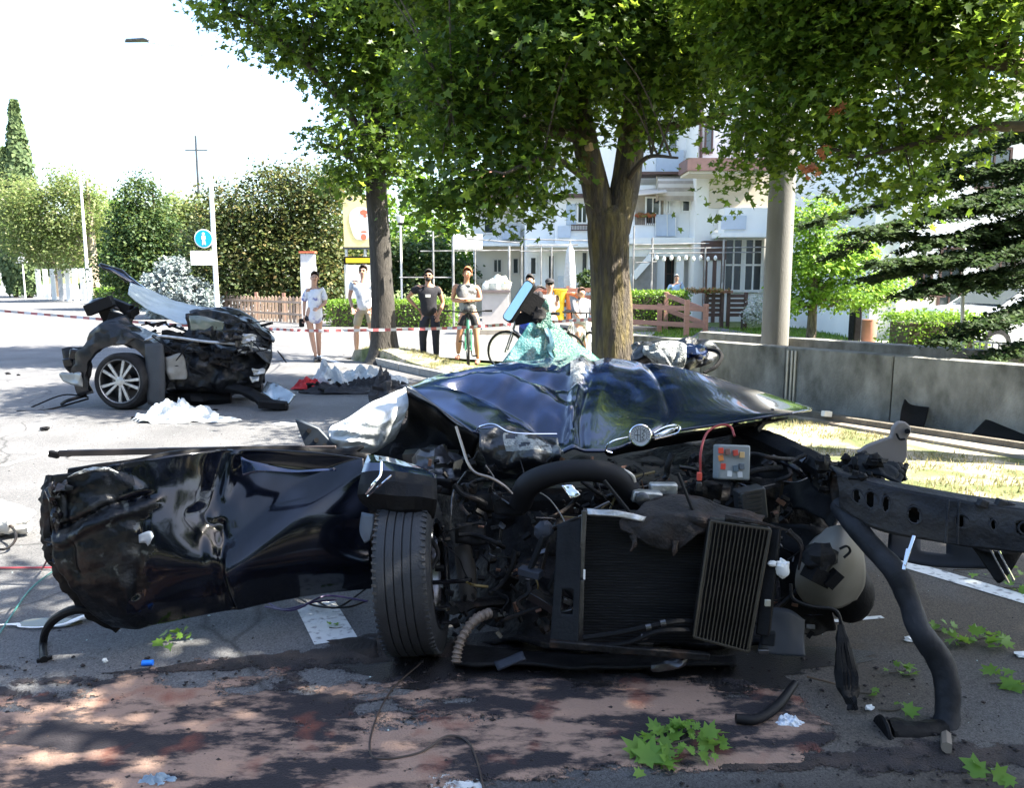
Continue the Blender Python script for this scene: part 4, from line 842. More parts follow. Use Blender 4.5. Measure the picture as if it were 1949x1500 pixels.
# metal pergola frames
pipe_m = mat('weathered_pipe', (.20, .20, .20), .5, .4, var=.3, vs=4, col2=(.42, .42, .42), c2s=3)
pg = thing('pipe_pergola', (W(900, 0, 27).x, 27, 0), 'open framework of thin pale metal pipes standing in front of the houses', 'pergola')
for x, y0, y1, Y, r in ((824, 440, 600, 27, .045), (862, 450, 620, 25, .055), (904, 460, 600, 29, .035), (969, 468, 560, 26, .055), (993, 452, 560, 30, .035), (1030, 465, 540, 28, .03), (1207, 430, 560, 28, .04), (1242, 452, 560, 28, .05), (1343, 470, 560, 27, .035), (1378, 455, 560, 27, .05), (1050, 470, 560, 29, .04)):
    pipe(pg, [V(W(x, y0, Y).x, Y, -.05), W(x, y0, Y)], r * .7, pipe_m, 'post')
for x0, y0, x1, y1, Y in ((800, 478, 990, 476, 27), (990, 455, 1130, 458, 28), (990, 478, 1130, 476, 29), (1205, 474, 1460, 470, 27), (1235, 482, 1450, 480, 27.6), (1240, 455, 1245, 490, 28), (860, 452, 990, 462, 26), (1205, 466, 1350, 463, 28.5), (760, 528, 860, 528, 25), (1000, 468, 1100, 466, 27), (1210, 500, 1250, 498, 28)):
    pipe(pg, [W(x0, y0, Y), W(x1, y1, Y)], .019, pipe_m, 'rail')
b = MB()
for i in range(9): q = W(1250 + i * 14, 484 + (i % 2) * 2, 27.3); b.ball(q - V(0, 0, .12), (.06, .06, .09), 8, 6)
b.build('lantern_bulbs', white, pg)
b = MB(); bx(b, 862, 918, 445, 474, 26.5, .12); o = b.build('sign_board', white, smooth=False); tag(o, 'blank white board on pipes left of the far houses', 'board')
b = MB(); bx(b, 866, 915, 462, 476, 26.2, .1); 
# parasol
ps = thing('closed_parasol', (W(1090, 0, 28.5).x, 28.5, 0), 'closed white parasol standing to the left of the big trunk', 'parasol')
b = MB(); p = W(1090, 0, 28.5); b.lathe((p.x, p.y, 1.0), (0, 0, 1), [(.10, 0), (.19, .05), (.22, .5), (.18, 1.0), (.14, 1.5), (.03, 1.75)], 14); b.build('canopy', whitecloth, ps)
b = MB(); b.cyl((p.x, p.y, -.05), (p.x, p.y, 2.85), .03); b.build('pole', steel, ps)
# round bush, brown planter fence with flowers
rb = thing('round_bush', (W(1118, 0, 29).x, 29, 0), 'dark clipped ball shaped bush beside the closed parasol', 'bush')
crown('foliage', [Cl(1117, 533, 29, .34, .34, .34)], 1500, .10, mag2_m, rb, shape='quad', sig=.03, shell=.8)
b = MB(); p = W(1117, 0, 29); b.cyl((p.x, p.y, -.05), (p.x, p.y, 1.5), .04); b.build('stem', twig_m, rb)
lf = thing('slatted_fence', (W(1400, 0, 26).x, 26, 0), 'dark brown slatted fence with flower box by the white climbing bush', 'fence')
for i in range(5):
    for x0, x1 in ((1345, 1372), (1386, 1418)): b = MB(); bx(b, x0, x1, 560 + i * 9, 566.5 + i * 9, 26, .05); b.build('slat', brown_m, lf, smooth=False)
for x in (1344, 1373, 1385, 1418): b = MB(); bx(b, x, x + 4, 556, 608, 25.95, .1, zb=-.05); b.build('post', brown_m, lf, smooth=False)
b = MB(); bx(b, 1325, 1395, 553, 558, 25.8, .25); b.build('flower_box', brownw_m, lf, smooth=False)
crown('flowers', [Cl(1325, 552, 25.7, .35, .15, .08), Cl(1360, 553, 25.7, .5, .15, .07)], 900, .07, leafmat('geraniums', [(.4, .12, .05), (.10, .18, .03), (.5, .25, .12)], .2), lf, shape='quad', sig=.04)
wb = thing('white_bush', (W(1440, 0, 25).x, 25, 0), 'white flowering bush left of the round pole', 'bush')
crown('foliage', [Cl(1437, 585, 25, .28, .3, .42), Cl(1430, 600, 25, .3, .3, .25)], 2600, .07, leafmat('white_blossom', [(.6, .6, .58), (.7, .7, .66), (.12, .2, .05)], .2), wb, shape='quad', sig=.05)
b = MB(); p = W(1437, 0, 25); b.cyl((p.x, p.y, -.05), (p.x, p.y, .5), .03); b.build('stem', twig_m, wb)

# wooden rail fence at right
rf = thing('rail_fence', (W(1270, 0, 24).x, 24, 0), 'reddish wooden rail fence with diagonal braces beyond the big trunk', 'fence')
redw = mat('reddish_wood', (.36, .19, .14), .8, var=.2, vs=4, stretch=(1, 1, 5))
for x, y0, Y in ((1256, 577, 24), (1344, 578, 22.6), (1308, 570, 22.4), (1268, 555, 25.2), (1196, 577, 24.4)):
    p = W(x, y0, Y); b = MB(); b.box((p.x, Y, p.z / 2 - .03), (.13, .13, p.z + .05)); b.build('post', redw, rf, smooth=False, bevel=.01)
for a_, c_ in ((W(1196, 583, 24.4), W(1344, 588, 22.6)), (W(1196, 612, 24.4), W(1344, 620, 22.6)), (W(1270, 562, 25.1), W(1340, 590, 22.7)), (W(1270, 590, 25.1), W(1340, 616, 22.7))):
    b = MB(); b.bar(a_ - V(0, .08, 0), c_ - V(0, .08, 0), .04, .14); b.build('rail', redw, rf, smooth=False)
# low brown terrace wall behind the bystanders, planter on a grey cabinet
cb = thing('grey_cabinet', (W(940, 0, 22.5).x, 22.5, 0), 'pale grey street cabinet behind the cyclist with a yellow and white bag on top', 'cabinet')
cbm = mat('cabinet_grey', (.46, .43, .42), .6, var=.08)
b = MB(); bx(b, 917, 968, 557, 632, 22.5, .6, zb=.06); b.build('cabinet_body', cbm, cb, smooth=False, bevel=.01)
b = MB(); bx(b, 914, 971, 552, 557, 22.42, .75); b.build('top_plate', mat('cabinet_top', (.15, .12, .12), .6), cb, smooth=False)
b = MB(); bx(b, 913, 971, 628, 638, 22.4, .8, zb=-.01); b.build('plinth', pave_m, cb, smooth=False)
b = MB(); p = W(950, 547, 22.7); b.ball(p + V(0, 0, .06), (.32, .2, .26), 18, 12, nz=.35); b.ball(p + V(-.35, 0, .0), (.13, .15, .18), 12, 8, nz=.3)
tag(b.build('paper_bag', mat('white_yellow_bag', (.75, .76, .68), .8, col2=(.62, .50, .08), c2s=5, c2w=.05, c2p=.6)), 'white bag with yellow print lying on the grey cabinet', 'bag')
b = MB(); bx(b, 776, 866, 560, 566, 27, .3); 
bw = thing('terrace_fence', (W(1100, 0, 27.5).x, 27.5, 0), 'brown terrace fence with orange and yellow pots between the mirror and the trunk', 'fence')
for i in range(3): b = MB(); bx(b, 1000, 1200, 548 + i * 14, 556 + i * 14, 27.5, .05); b.build('board', brownw_m, bw, smooth=False)
for x in (1002, 1040, 1078, 1132, 1190): b = MB(); bx(b, x, x + 5, 544, 600, 27.45, .1, zb=-.05); b.build('post', brownw_m, bw, smooth=False)
for i, (x, y, c_) in enumerate(((1066, 565, (.75, .55, .03)), (1088, 572, (.55, .17, .06)), (1100, 572, (.5, .15, .05)), (1040, 568, (.4, .12, .06)))):
    q = W(x, y, 27.1); b = MB(); b.lathe((q.x, q.y, q.z - .2), (0, 0, 1), [(0, 0), (.15, 0), (.22, .42), (.24, .42), (.24, .46), (.2, .46), (.19, .4), (0, .4)], 14); b.cyl((q.x, q.y, -.05), (q.x, q.y, q.z - .19), .14, n=10)
    tag(b.build('flower_pot', mat('pot%d' % i, c_, .7)), ['yellow plant pot by the terrace fence', 'orange terracotta pot at the terrace fence left of its twin', 'orange terracotta pot at the terrace fence nearest the big trunk', 'dark red pot just right of the tilted mirror'][i], 'pot')

# ------------------------------------------------------------------ picket fence at left, pillars, billboard
pf = thing('picket_fence', (W(450, 0, 30).x, 30, 0), 'brown wooden picket fence in front of the magnolia', 'fence')
def fpt(x, z): Y = 33.5 - (x - 340) / 230 * 6.0; q = W(x, 0, Y); return V(q.x, Y, z)
xs = list(range(340, 572, 7))
wood1 = mat('weathered_wood', (.34, .25, .19), .85, var=.25, vs=5, stretch=(1, 1, .3))
for i, x in enumerate(xs):
    p = fpt(x, 0); h = .92 + random.uniform(-.03, .03); b = MB(); w = .045
    b.prism([V(p.x - w, p.y, .0), V(p.x + w, p.y, .0), V(p.x + w, p.y, h - .07), V(p.x, p.y, h), V(p.x - w, p.y, h - .07)], (0, .025, 0)); b.build('picket', wood1, pf, smooth=False)
for z in (.3, .72): b = MB(); b.bar(fpt(338, z) + V(0, .05, 0), fpt(572, z) + V(0, .05, 0), .04, .08); b.build('rail', wood1, pf, smooth=False)
for x in (340, 400, 460, 515, 570): p = fpt(x, 0); b = MB(); b.box((p.x, p.y + .13, .48), (.1, .1, 1.1)); b.build('post', brownw_m, pf, smooth=False)
wp = thing('white_pillar', (W(586, 0, 26).x, 26, 0), 'white square pillar with grey top and red cap behind the woman in the white shirt', 'pillar')
p = W(586, 480, 26); b = MB(); b.box((p.x, 26, (p.z - .52) / 2), (.46, .3, p.z - .52 + .1)); b.build('shaft', white, wp, smooth=False, bevel=.01)
b = MB(); b.box((p.x, 26, p.z - .28), (.42, .27, .45)); b.build('head', mat('pillar_grey', (.5, .5, .52), .6), wp, smooth=False)
b = MB(); b.box((p.x, 26, p.z), (.5, .34, .06)); b.build('cap', mat('pillar_red', (.5, .12, .06), .7), wp, smooth=False)
bd = thing('billboard', (W(678, 0, 28).x, 28, 0), 'tall yellow advertising panel on posts, left of the island tree trunk', 'billboard')
b = MB(); bx(b, 652, 706, 372, 470, 28, .12); b.build('panel', mat('poster_yellow', (.78, .66, .30), .6, var=.05), bd, smooth=False)
b = MB(); bx(b, 652, 706, 470, 474, 27.98, .15); b.build('frame', greym, bd, smooth=False)
pw = white
b = MB(); q = W(688, 425, 27.985)
b.add([V(q.x + math.cos(a) * .40 * (1 + .12 * math.sin(3 * a)), q.y, q.z + math.sin(a) * .62 * (1 + .1 * math.cos(2 * a))) for a in [2 * math.pi * i / 28 for i in range(28)]], [tuple(range(27, -1, -1))]); b.build('poster_print', pw, bd, smooth=False)
b = MB()
for (x, y, r1_, r2_) in ((692, 404, .13, .09), (695, 411, .06, .05), (692, 441, .12, .035), (692, 451, .10, .10)):
    q = W(x, y, 27.975); b.add([V(q.x + math.cos(2 * math.pi * i / 14) * r1_, q.y, q.z + math.sin(2 * math.pi * i / 14) * r2_) for i in range(14)], [tuple(range(13, -1, -1))])
b.build('poster_print', mat('poster_red', (.62, .15, .08), .6), bd, smooth=False)
b = MB(); q = W(666, 380, 27.975); b.add([V(q.x + math.cos(math.pi * i / 10) * .10, q.y, q.z + math.sin(math.pi * i / 10) * .10) for i in range(11)] + [V(q.x - .05, q.y, q.z - .05), V(q.x, q.y, q.z + .02), V(q.x + .05, q.y, q.z - .05)][::-1], [tuple(range(13, -1, -1))])
b.build('poster_print', mat('poster_navy', (.05, .05, .12), .6), bd, smooth=False)
for x in (659, 695): b = MB(); pp = W(x, 474, 28.05); b.cyl(V(pp.x, 28.05, -.05), V(pp.x, 28.05, pp.z), .05); b.build('post', steel, bd)
def text_obj(txt, size, loc, m, parent, name='lettering', rot=(R(90), 0, 0), sx=1.0, depth=.003):
    cu = bpy.data.curves.new(name, 'FONT'); cu.body = txt; cu.size = size; cu.align_x = 'CENTER'; cu.align_y = 'CENTER'; cu.extrude = depth
    tmp = bpy.data.objects.new('tmp', cu); COL.objects.link(tmp); bpy.context.view_layer.update()
    me = bpy.data.meshes.new_from_object(tmp.evaluated_get(bpy.context.evaluated_depsgraph_get())); bpy.data.objects.remove(tmp)
    me.transform(Matrix.Diagonal((sx, 1, 1, 1))); me.materials.clear(); me.materials.append(m)
    o = link(name, me, loc, parent); o.rotation_euler = rot; return o
sg = thing('shop_sign', (W(684, 0, 27).x, 27, 0), 'narrow black sign with yellow panel above the man in the pale shirt', 'sign')
b = MB(); bx(b, 654, 712, 488, 503, 27, .08); b.build('board', blackp, sg, smooth=False)
b = MB(); bx(b, 658, 708, 491, 500, 26.99, .01); b.build('panel', mat('sign_yellow', (.75, .55, .02), .5), sg, smooth=False)
b = MB()
for x in (656, 711): q = W(x, 490, 27.05); b.cyl(V(q.x, 27.05, -.05), V(q.x, 27.05, q.z), .03)
b.build('post', steel, sg)
b = MB(); bx(b, 658, 712, 505, 640, 27.3, .3, zb=-.05); tag(b.build('white_kiosk', white, smooth=False, bevel=.01), 'blank white board standing behind the man in the pale shirt', 'board')
lp = thing('globe_lamp', (W(762, 0, 33).x, 33, 0), 'slender park lamp with white lantern head right of the island tree', 'lamp')
b = MB(); q = W(762, 425, 33); b.cyl(V(q.x, 33, -.05), q, .045); b.build('pole', white, lp)
b = MB(); b.lathe(q, (0, 0, 1), [(.06, 0), (.12, .03), (.17, .30), (.02, .34)], 14); b.build('lantern', mat('lamp_white', (.75, .75, .75), .3), lp)
b = MB(); b.lathe(q + V(0, 0, -.06), (0, 0, 1), [(0, 0), (.09, .0), (.12, .06), (0, .065)], 12); b.build('collar', blackp, lp)

# street lamps, signs
def street_lamp(x, ytop, ybase, Y, arm, label, r=.09):
    q = W(x, ytop, Y); root = thing('street_lamp', (q.x, Y, 0), label, 'street lamp', 'street lamps along the road')
    b = MB(); b.tube([V(q.x, Y, -.05), V(q.x, Y, q.z * .5), V(q.x, Y, q.z)], [r, r * .8, r * .5], 14); b.build('pole', white, root)
    if arm:
        e = q + V(arm, 0, .35); b = MB(); b.tube([q - V(0, 0, .1), q + V(arm * .35, 0, .2), e], .035, 8, seg=8); b.build('arm', white, root)
        b = MB(); b.prism([e + V(0, -.12, 0), e + V(-.15, -.14, .05), e + V(-.75, -.12, .02), e + V(-.85, 0, -.02), e + V(-.75, .12, .02), e + V(-.15, .14, .05), e + V(0, .12, 0)], (0, 0, .07)); b.build('lamp_head', greym, root, bevel=.02)
    return root
sp_ = street_lamp(388, 100, 590, 29, -1.85, 'tall white street lamp carrying the round blue footpath sign')
street_lamp(151, 318, 556, 50, 0, 'slim white street lamp far down the road left of the conical tree', .11)
sgn = thing('footpath_sign', (W(388, 0, 28.8).x, 28.8, 2.5), 'round turquoise blue sign with a white walking figure on the lamp post', 'sign')
q = W(387.5, 454, 28.82); b = MB(); b.cyl(q, q + V(0, .03, 0), .33, n=40); b.build('rim', white, sgn)
b = MB(); b.cyl(q - V(0, .006, 0), q + V(0, .001, 0), .295, n=40); b.build('disc', mat('sign_blue', (.0, .33, .45), .4, var=.02), sgn)
b = MB(); f_ = q - V(0, .012, 0)
def flat(b, pts, c, k=1.0): b.prism([V(c.x + x * k, c.y, c.z + z * k) for x, z in pts], (0, .004, 0))
flat(b, [(.05 * math.cos(t), .17 + .05 * math.sin(t)) for t in [2 * math.pi * i / 12 for i in range(12)]], f_)
flat(b, [(-.06, .11), (-.075, -.02), (-.045, -.03), (-.06, -.22), (-.02, -.22), (0, -.06), (.03, -.22), (.07, -.22), (.045, -.03), (.075, -.02), (.06, .11)], f_); b.build('figure', white, sgn, smooth=False)
q = W(384.5, 491, 28.82); pl = thing('plate_sign', q, 'blank white rectangular plate under the round blue sign', 'sign'); b = MB(); b.box(q + V(0, .01, 0), (.82, .02, .50)); b.build('plate', white, pl, smooth=False, bevel=.005)
b = MB(); b.box(q + V(.04, .06, 0), (.12, .08, .04)); b.build('clamp', steel, pl, smooth=False)
ts = thing('triangle_sign', (W(41, 0, 58).x, 58, 0), 'small triangular white road sign on a pole far left', 'sign')
q = W(41, 490, 58); b = MB(); b.prism([q + V(-.45, 0, -.38), q + V(.45, 0, -.38), q + V(0, 0, .42)], (0, .03, 0)); b.build('plate', white, ts, smooth=False)
b = MB(); b.prism([q + V(-.30, -.01, -.30), q + V(.30, -.01, -.30), q + V(0, -.01, .24)], (0, .008, 0)); b.build('face', mat('sign_grey', (.6, .6, .6), .5), ts, smooth=False)
b = MB(); b.cyl(V(q.x, 58.05, -.05), q + V(0, .05, .3), .05); b.build('pole', white, ts)
up = thing('utility_pole', (W(372, 0, 75).x, 75, 0), 'distant grey utility pole with crossarms against the sky', 'utility pole')
q = W(372, 258, 75); b = MB(); b.tube([V(q.x, 75, -.05), q], [.16, .09], 10); b.build('pole', greym, up)
for dz, w in ((1.25, 2.0),): b = MB(); b.box(q - V(0, 0, dz), (w, .1, .1)); b.build('crossarm', greym, up, smooth=False)
b = MB(); b.box(q - V(0, 0, 4.3), (.5, .1, .08)); b.build('crossarm', greym, up, smooth=False)
# fence panels and gate pillars far left
ff_ = thing('white_fence', (W(110, 0, 53).x, 53, 0), 'white panel fence among trunks far down the road', 'fence')
for i, x in enumerate(range(66, 178, 14)):
    Y = 60 - (x - 66) / 112 * 14; b = MB(); bx(b, x, x + 11, 512 - (x - 66) * .02, 545, Y, .1, zb=-.05); b.build('panel', white if i % 3 else mat('fence_grey', (.45, .46, .48), .7), ff_, smooth=False)
for i, x in enumerate(range(4, 60, 9)):
    pass
f2 = thing('white_fence', (W(25, 0, 72).x, 72, 0), 'short run of white fence panels at the left edge behind the triangle sign', 'fence')
for x in range(-10, 60, 10): b = MB(); bx(b, x, x + 8, 512, 530, 72, .1, zb=-.05); b.build('panel', white, f2, smooth=False)
for i, (x, Y) in enumerate(((100, 58), (86, 63), (137, 51), (112, 60))):
    pass
# far back line of trees closing the horizon
far_tree(1600, 560, 60, [Cl(1300, 430, 60, 9, 4, 5), Cl(1700, 400, 60, 10, 4, 6), Cl(1000, 470, 60, 8, 4, 4), Cl(2100, 400, 60, 12, 4, 7), Cl(800, 480, 62, 6, 4, 3)], 9000, .6, mag2_m, 'dark mass of trees behind the houses', 'tree_belt', .4)
hz = far_tree(-300, 540, 110, [Cl(x, 470 + (x * 7) % 30, 110, 7, 4, 4.5) for x in range(-900, 760, 110)], 14000, .8, mag2_m, 'distant hedge line of trees beyond the end of the road', 'tree_belt', .4)

# ------------------------------------------------------------------ barrier tape
tp = thing('barrier_tape', W(650, 629, 14.8), 'red and white barrier tape stretched across in front of the bystanders', 'barrier tape')
tr_, tw_ = mat('tape_red', (.34, .09, .09), .5), mat('tape_white', (.5, .5, .52), .5)
A0 = [W(512, 626, 14.9), W(600, 629.5, 14.9), W(740, 627.5, 14.8), W(870, 624, 14.5), W(960, 618, 14.3), W(1060, 612, 14), W(1150, 606, 12)]
A1 = [W(-40, 588, 16.8), W(150, 604, 16), W(330, 618, 15.3), W(512, 626, 14.9)]
for pts, n_, in ((A0, 74), (A1, 46)):
    sp = spline(pts, n_)
    for i in range(n_):
        p, q = sp[i], sp[i + 1]; h = .026; tw1, tw2 = .35 * math.sin(i * .9), .35 * math.sin((i + 1) * .9); b = MB()
        b.add([p + V(0, math.sin(tw1) * .03, h), q + V(0, math.sin(tw2) * .03, h), q - V(0, math.sin(tw2) * .03, h), p - V(0, math.sin(tw1) * .03, h)], [(0, 1, 2, 3)]); b.build('stripe', tw_ if i % 2 else tr_, tp, smooth=False)
# ------------------------------------------------------------------ people
def skin_obj(name, chains, m, parent, sub=1, root=0):
    """chains: lists of (key, point, radius); equal keys are one vertex"""
    idx, vs, rs, es = {}, [], [], []
    for ch in chains:
        prev = None
        for k, p, r in ch:
            if k not in idx: idx[k] = len(vs); vs.append(Vector(p)); rs.append(r if isinstance(r, tuple) else (r, r))
            if prev is not None: es.append((prev, idx[k]))
            prev = idx[k]
    me = bpy.data.meshes.new(name); w = [XF[-1] @ v for v in vs]; c = w[0]
    me.from_pydata([tuple(v - c) for v in w], es, []); me.materials.append(m)
    o = link(name, me, c, parent); md = o.modifiers.new('skin', 'SKIN'); md.use_smooth_shade = True; md.branch_smoothing = .6
    for i, r in enumerate(rs): o.data.skin_vertices[0].data[i].radius = r; o.data.skin_vertices[0].data[i].use_root = (i == root)
    s = o.modifiers.new('sub', 'SUBSURF'); s.levels = sub; s.render_levels = sub
    return o
skin_m = mat('skin', (.52, .30, .21), .55, var=.06); skin_t = mat('tanned_skin', (.42, .22, .14), .55, var=.06)
def hand(root, p, d, m, s=1.0, curl=.5, side=1):
    p, d = Vector(p), Vector(d).normalized(); a = Vector((1, 0, 0)) if abs(d.x) < .8 else Vector((0, 1, 0)); a = (a - d * a.dot(d)).normalized(); b = d.cross(a)
    mb = MB(); mb.tube([p - d * .02, p + d * .04, p + d * .085], [.024 * s, .036 * s, .032 * s], 8, fl=.5)
    for i, (o, l) in enumerate(((-.028, .062), (-.01, .075), (.01, .070), (.027, .055))):
        q = p + d * .08 + b * 0 + a * o; mb.tube([q, q + d * l * .55 + b * .01, q + d * l * .85 + b * .03 * curl], [.009, .0085, .007], 6)
    q = p + d * .02 + a * (.03 * side); mb.tube([q, q + d * .03 + a * .022 * side, q + d * .055 + a * .03 * side], [.011, .010, .008], 6)
    return mb.build('hand', m, root)
def person(loc, rz, label, s=1.0, J=None, skin=skin_m, hair=(.03, .02, .015), long_hair=False, shirt=None, sleeve=.55, shirt_len=.86, shorts=None, short_len=.5, shoes=(.02, .02, .02), head_tilt=(0, 0), glasses=False, beard=False, female=False, hat=None, group=None, logo=None):
    XF.append(Matrix.Translation(Vector(loc)) @ Matrix.Rotation(rz, 4, 'Z') @ Matrix.Scale(s, 4)); root = thing('person', (0, 0, 0), label, 'person', group)
    w = .165 if female else .20; hw = .095
    D = dict(hip=(0, 0, .93), waist=(0, .0, 1.08), chest=(0, .0, 1.28), neck=(0, .01, 1.47), sl=(-w, .01, 1.40), sr=(w, .01, 1.40), el=(-w - .07, .03, 1.12), er=(w + .07, .03, 1.12), wl=(-w - .08, -.03, .87), wr=(w + .08, -.03, .87),
             hl=(-hw, 0, .90), hr=(hw, 0, .90), kl=(-hw - .02, -.02, .50), kr=(hw + .02, -.02, .50), al=(-hw - .03, .03, .09), ar=(hw + .03, .03, .09), head=(0, -.01, 1.62))
    if J: D.update(J)
    pr_ = random.Random(label); D = {k: Vector(v) + (V(pr_.uniform(-.018, .018), pr_.uniform(-.02, .02), pr_.uniform(-.008, .008)) if k not in ('al', 'ar') else V(0, 0, 0)) for k, v in D.items()}
    sh_ = pr_.choice([-1, 1]) * .03
    for k in ('hip', 'hl', 'hr'): D[k].x += sh_
    D['sl'].z += sh_ * .5; D['sr'].z -= sh_ * .5; D['head'].x += pr_.uniform(-.02, .02)
    fr = .90 if female else 1.14
    hd_ = D['head']; up = (hd_ - D['neck']).normalized()
    leg = lambda q: [('hip', D['hip'], .12 * fr), ('h' + q, D['h' + q], .095), ('t' + q, D['h' + q].lerp(D['k' + q], .5), .078 * fr), ('k' + q, D['k' + q], .054), ('c' + q, D['k' + q].lerp(D['a' + q], .35), .056 * fr), ('a' + q, D['a' + q], .036)]
    arm = lambda q: [('chest', D['chest'], .125 * fr), ('s' + q, D['s' + q], .062 * fr), ('u' + q, D['s' + q].lerp(D['e' + q], .5), .046 * fr), ('e' + q, D['e' + q], .038), ('f' + q, D['e' + q].lerp(D['w' + q], .4), .037 * fr), ('w' + q, D['w' + q], .024)]
    tor = [('hip', D['hip'], .12 * fr), ('waist', D['waist'], .115 * fr), ('chest', D['chest'], .125 * fr), ('neck', D['neck'], .052), ('jaw', D['neck'].lerp(hd_, .45) + V(0, -.012, 0), .058), ('face', hd_ + up * -.02, .078), ('crown', hd_ + up * .07, .066)]
    skin_obj('body', [tor, leg('l'), leg('r'), arm('l'), arm('r')], skin, root, 1)
    # face
    b = MB(); f = hd_ + V(0, -.082, -.02)
    b.tube([f + V(0, .0, .025), f + V(0, -.022, -.005), f + V(0, -.003, -.012)], [.008, .013, .008], 6)
    for q in (-1, 1): b.ball(hd_ + V(q * .075, .01, -.02), (.012, .022, .032), 8, 6)
    b.build('nose_and_ears', skin, root)
    b = MB()
    for q in (-1, 1): b.ball(f + V(q * .03, .006, .026), (.012, .006, .007), 8, 6)
    b.build('eyes', mat('eye_dark', (.02, .015, .01), .3), root)
    b = MB(); b.ball(f + V(0, .004, -.036), (.024, .006, .006), 8, 6); b.build('mouth', mat('lip', (.35, .12, .10), .5), root)
    hm = mat('hair%s' % (hair,), hair, .7, var=.4, vs=30, bump=.5, bs=80)
    b = MB(); nu, nv = 18, 9; vs = []
    for j in range(nv + 1):
        for i in range(nu):
            t = 2 * math.pi * i / nu; front = max(0, -math.sin(t)); ph = (j / nv) * (1.85 if not long_hair else 2.05) * (1 - .62 * front ** .7)
            r = 1.0 + .06 * noise.noise(Vector((math.cos(t) * 4, math.sin(t) * 4, j * .7)))
            vs.append(hd_ + up * .025 + V(math.sin(ph) * math.cos(t) * .079 * r, math.sin(ph) * math.sin(t) * .092 * r + .010, math.cos(ph) * .100 * r))
    b.add(vs, [(j * nu + i, (j + 1) * nu + i, (j + 1) * nu + (i + 1) % nu, j * nu + (i + 1) % nu) for j in range(nv) for i in range(nu)])
    if long_hair: b.tube([hd_ + V(0, .08, .02), hd_ + V(0, .10, -.1), hd_ + V(.0, .09, -.26)], [.055, .06, .025], 10, seg=6)
    b.build('hair', hm, root, thick=.005)
    if beard: b = MB(); b.ball(f + V(0, .030, -.048), (.056, .045, .042), 12, 8, nz=.1); b.build('beard', hm, root)
    if glasses:
        b = MB()
        for q in (-1, 1): b.ball(f + V(q * .032, -.004, .026), (.026, .008, .018), 10, 6)
        b.bar(f + V(-.08, .0, .03), f + V(.08, .0, .03), .006, .006); b.build('sunglasses', blackg, root)
    if hat:
        b = MB(); b.ball(hd_ + V(0, 0, .065), (.10, .11, .07), 14, 8); b.ball(hd_ + V(0, -.07, .055), (.08, .09, .012), 12, 6); b.build('cap', hat, root)
    if shirt:
        g = .036
        def ua(q):
            ch = [('chest', D['chest'], .125 * fr + g), ('s' + q, D['s' + q], .056 * fr + g * .5)]
            if sleeve > 0: ch.append(('m' + q, D['s' + q].lerp(D['e' + q], min(1, sleeve * 1.0)), .048 * fr + g * .65))
            if sleeve > 1: ch += [('e' + q, D['e' + q], .05), ('w' + q, D['e' + q].lerp(D['w' + q], .9), .036)]
            return ch
        low = D['hip'].copy(); low.z = shirt_len
        o = skin_obj('shirt', [[('low', low, .145 * fr + g), ('waist', D['waist'], .125 * fr + g), ('chest', D['chest'], .140 * fr + g), ('upper', D['chest'].lerp(D['neck'], .5), .105 * fr), ('nk', D['neck'] - V(0, 0, .03), .058)], ua('l'), ua('r')], shirt, root, 2)
        dt = bpy.data.textures.get('cloth') or bpy.data.textures.new('cloth', 'CLOUDS'); dt.noise_scale = .12
        md = o.modifiers.new('d', 'DISPLACE'); md.texture = dt; md.strength = .022; md.mid_level = .5; md.texture_coords = 'LOCAL'
    if shorts:
        def sh(q):
            e = D['h' + q].lerp(D['k' + q], min(1, short_len * 1.3)); ch = [('hip', D['hip'], .125 * fr), ('h' + q, D['h' + q], .112), ('t' + q, D['h' + q].lerp(D['k' + q], short_len * .6), .098)]
            if short_len < 1: ch.append(('e' + q, e, .088))
            else: ch += [('k' + q, D['k' + q], .075), ('c' + q, D['k' + q].lerp(D['a' + q], .5), .068), ('a' + q, D['a' + q] + V(0, 0, .03), .058)]
            return ch
        skin_obj('trousers' if short_len >= 1 else 'shorts', [[('top', D['hip'] + V(0, 0, .07), .115 * fr), ('hip', D['hip'], .125 * fr)], sh('l'), sh('r')], shorts, root, 1)
    for q in ('l', 'r'):
        a = D['a' + q]; b = MB(); b.tube([V(a.x, a.y + .045, .045 + a.z - .09), V(a.x, a.y - .02, .05 + a.z - .09), V(a.x, a.y - .12, .038 + a.z - .09), V(a.x, a.y - .185, .028 + a.z - .09)], [.036, .046, .044, .026], 12, seg=8, fl=.85)
        b.build('shoe', mat('shoe%s' % (shoes,), shoes, .6), root)
        e, wv = D['e' + q], D['w' + q]; hand(root, wv, (wv - e), skin, s=1, side=1 if q == 'l' else -1)
    if logo: b = MB(); b.box(D['chest'] + V(0, -.185, -.03), (.09, .012, .05)); b.build('logo', white, root)
    XF.pop(); return root
def cloth(name, c, c2=None, **k): return mat(name, c, .85, var=.12, vs=12, bump=.25, bs=30, col2=c2, c2s=k.get('s', 9), c2w=.05, c2p=k.get('p', .6))
q = G(603, 688)
w_ = person((q.x, 15.3, 0), R(12), 'woman in oversized white T-shirt with blue print by the white pillar', .98, dict(kl=(-.07, -.03, .5), al=(-.02, -.05, .09), kr=(.05, -.0, .5), ar=(.04, .10, .09), er=(.19, -.02, 1.13), wr=(.06, -.16, 1.05), el=(-.21, .02, 1.12), wl=(-.20, -.03, .88)), female=True,
       hair=(.05, .03, .02), long_hair=True, shirt=cloth('white_blue_tee', (.72, .73, .78), (.16, .18, .45), s=7, p=.60), shirt_len=.72, shorts=cloth('dark_shorts', (.02, .02, .03)), short_len=.25, sleeve=.9)
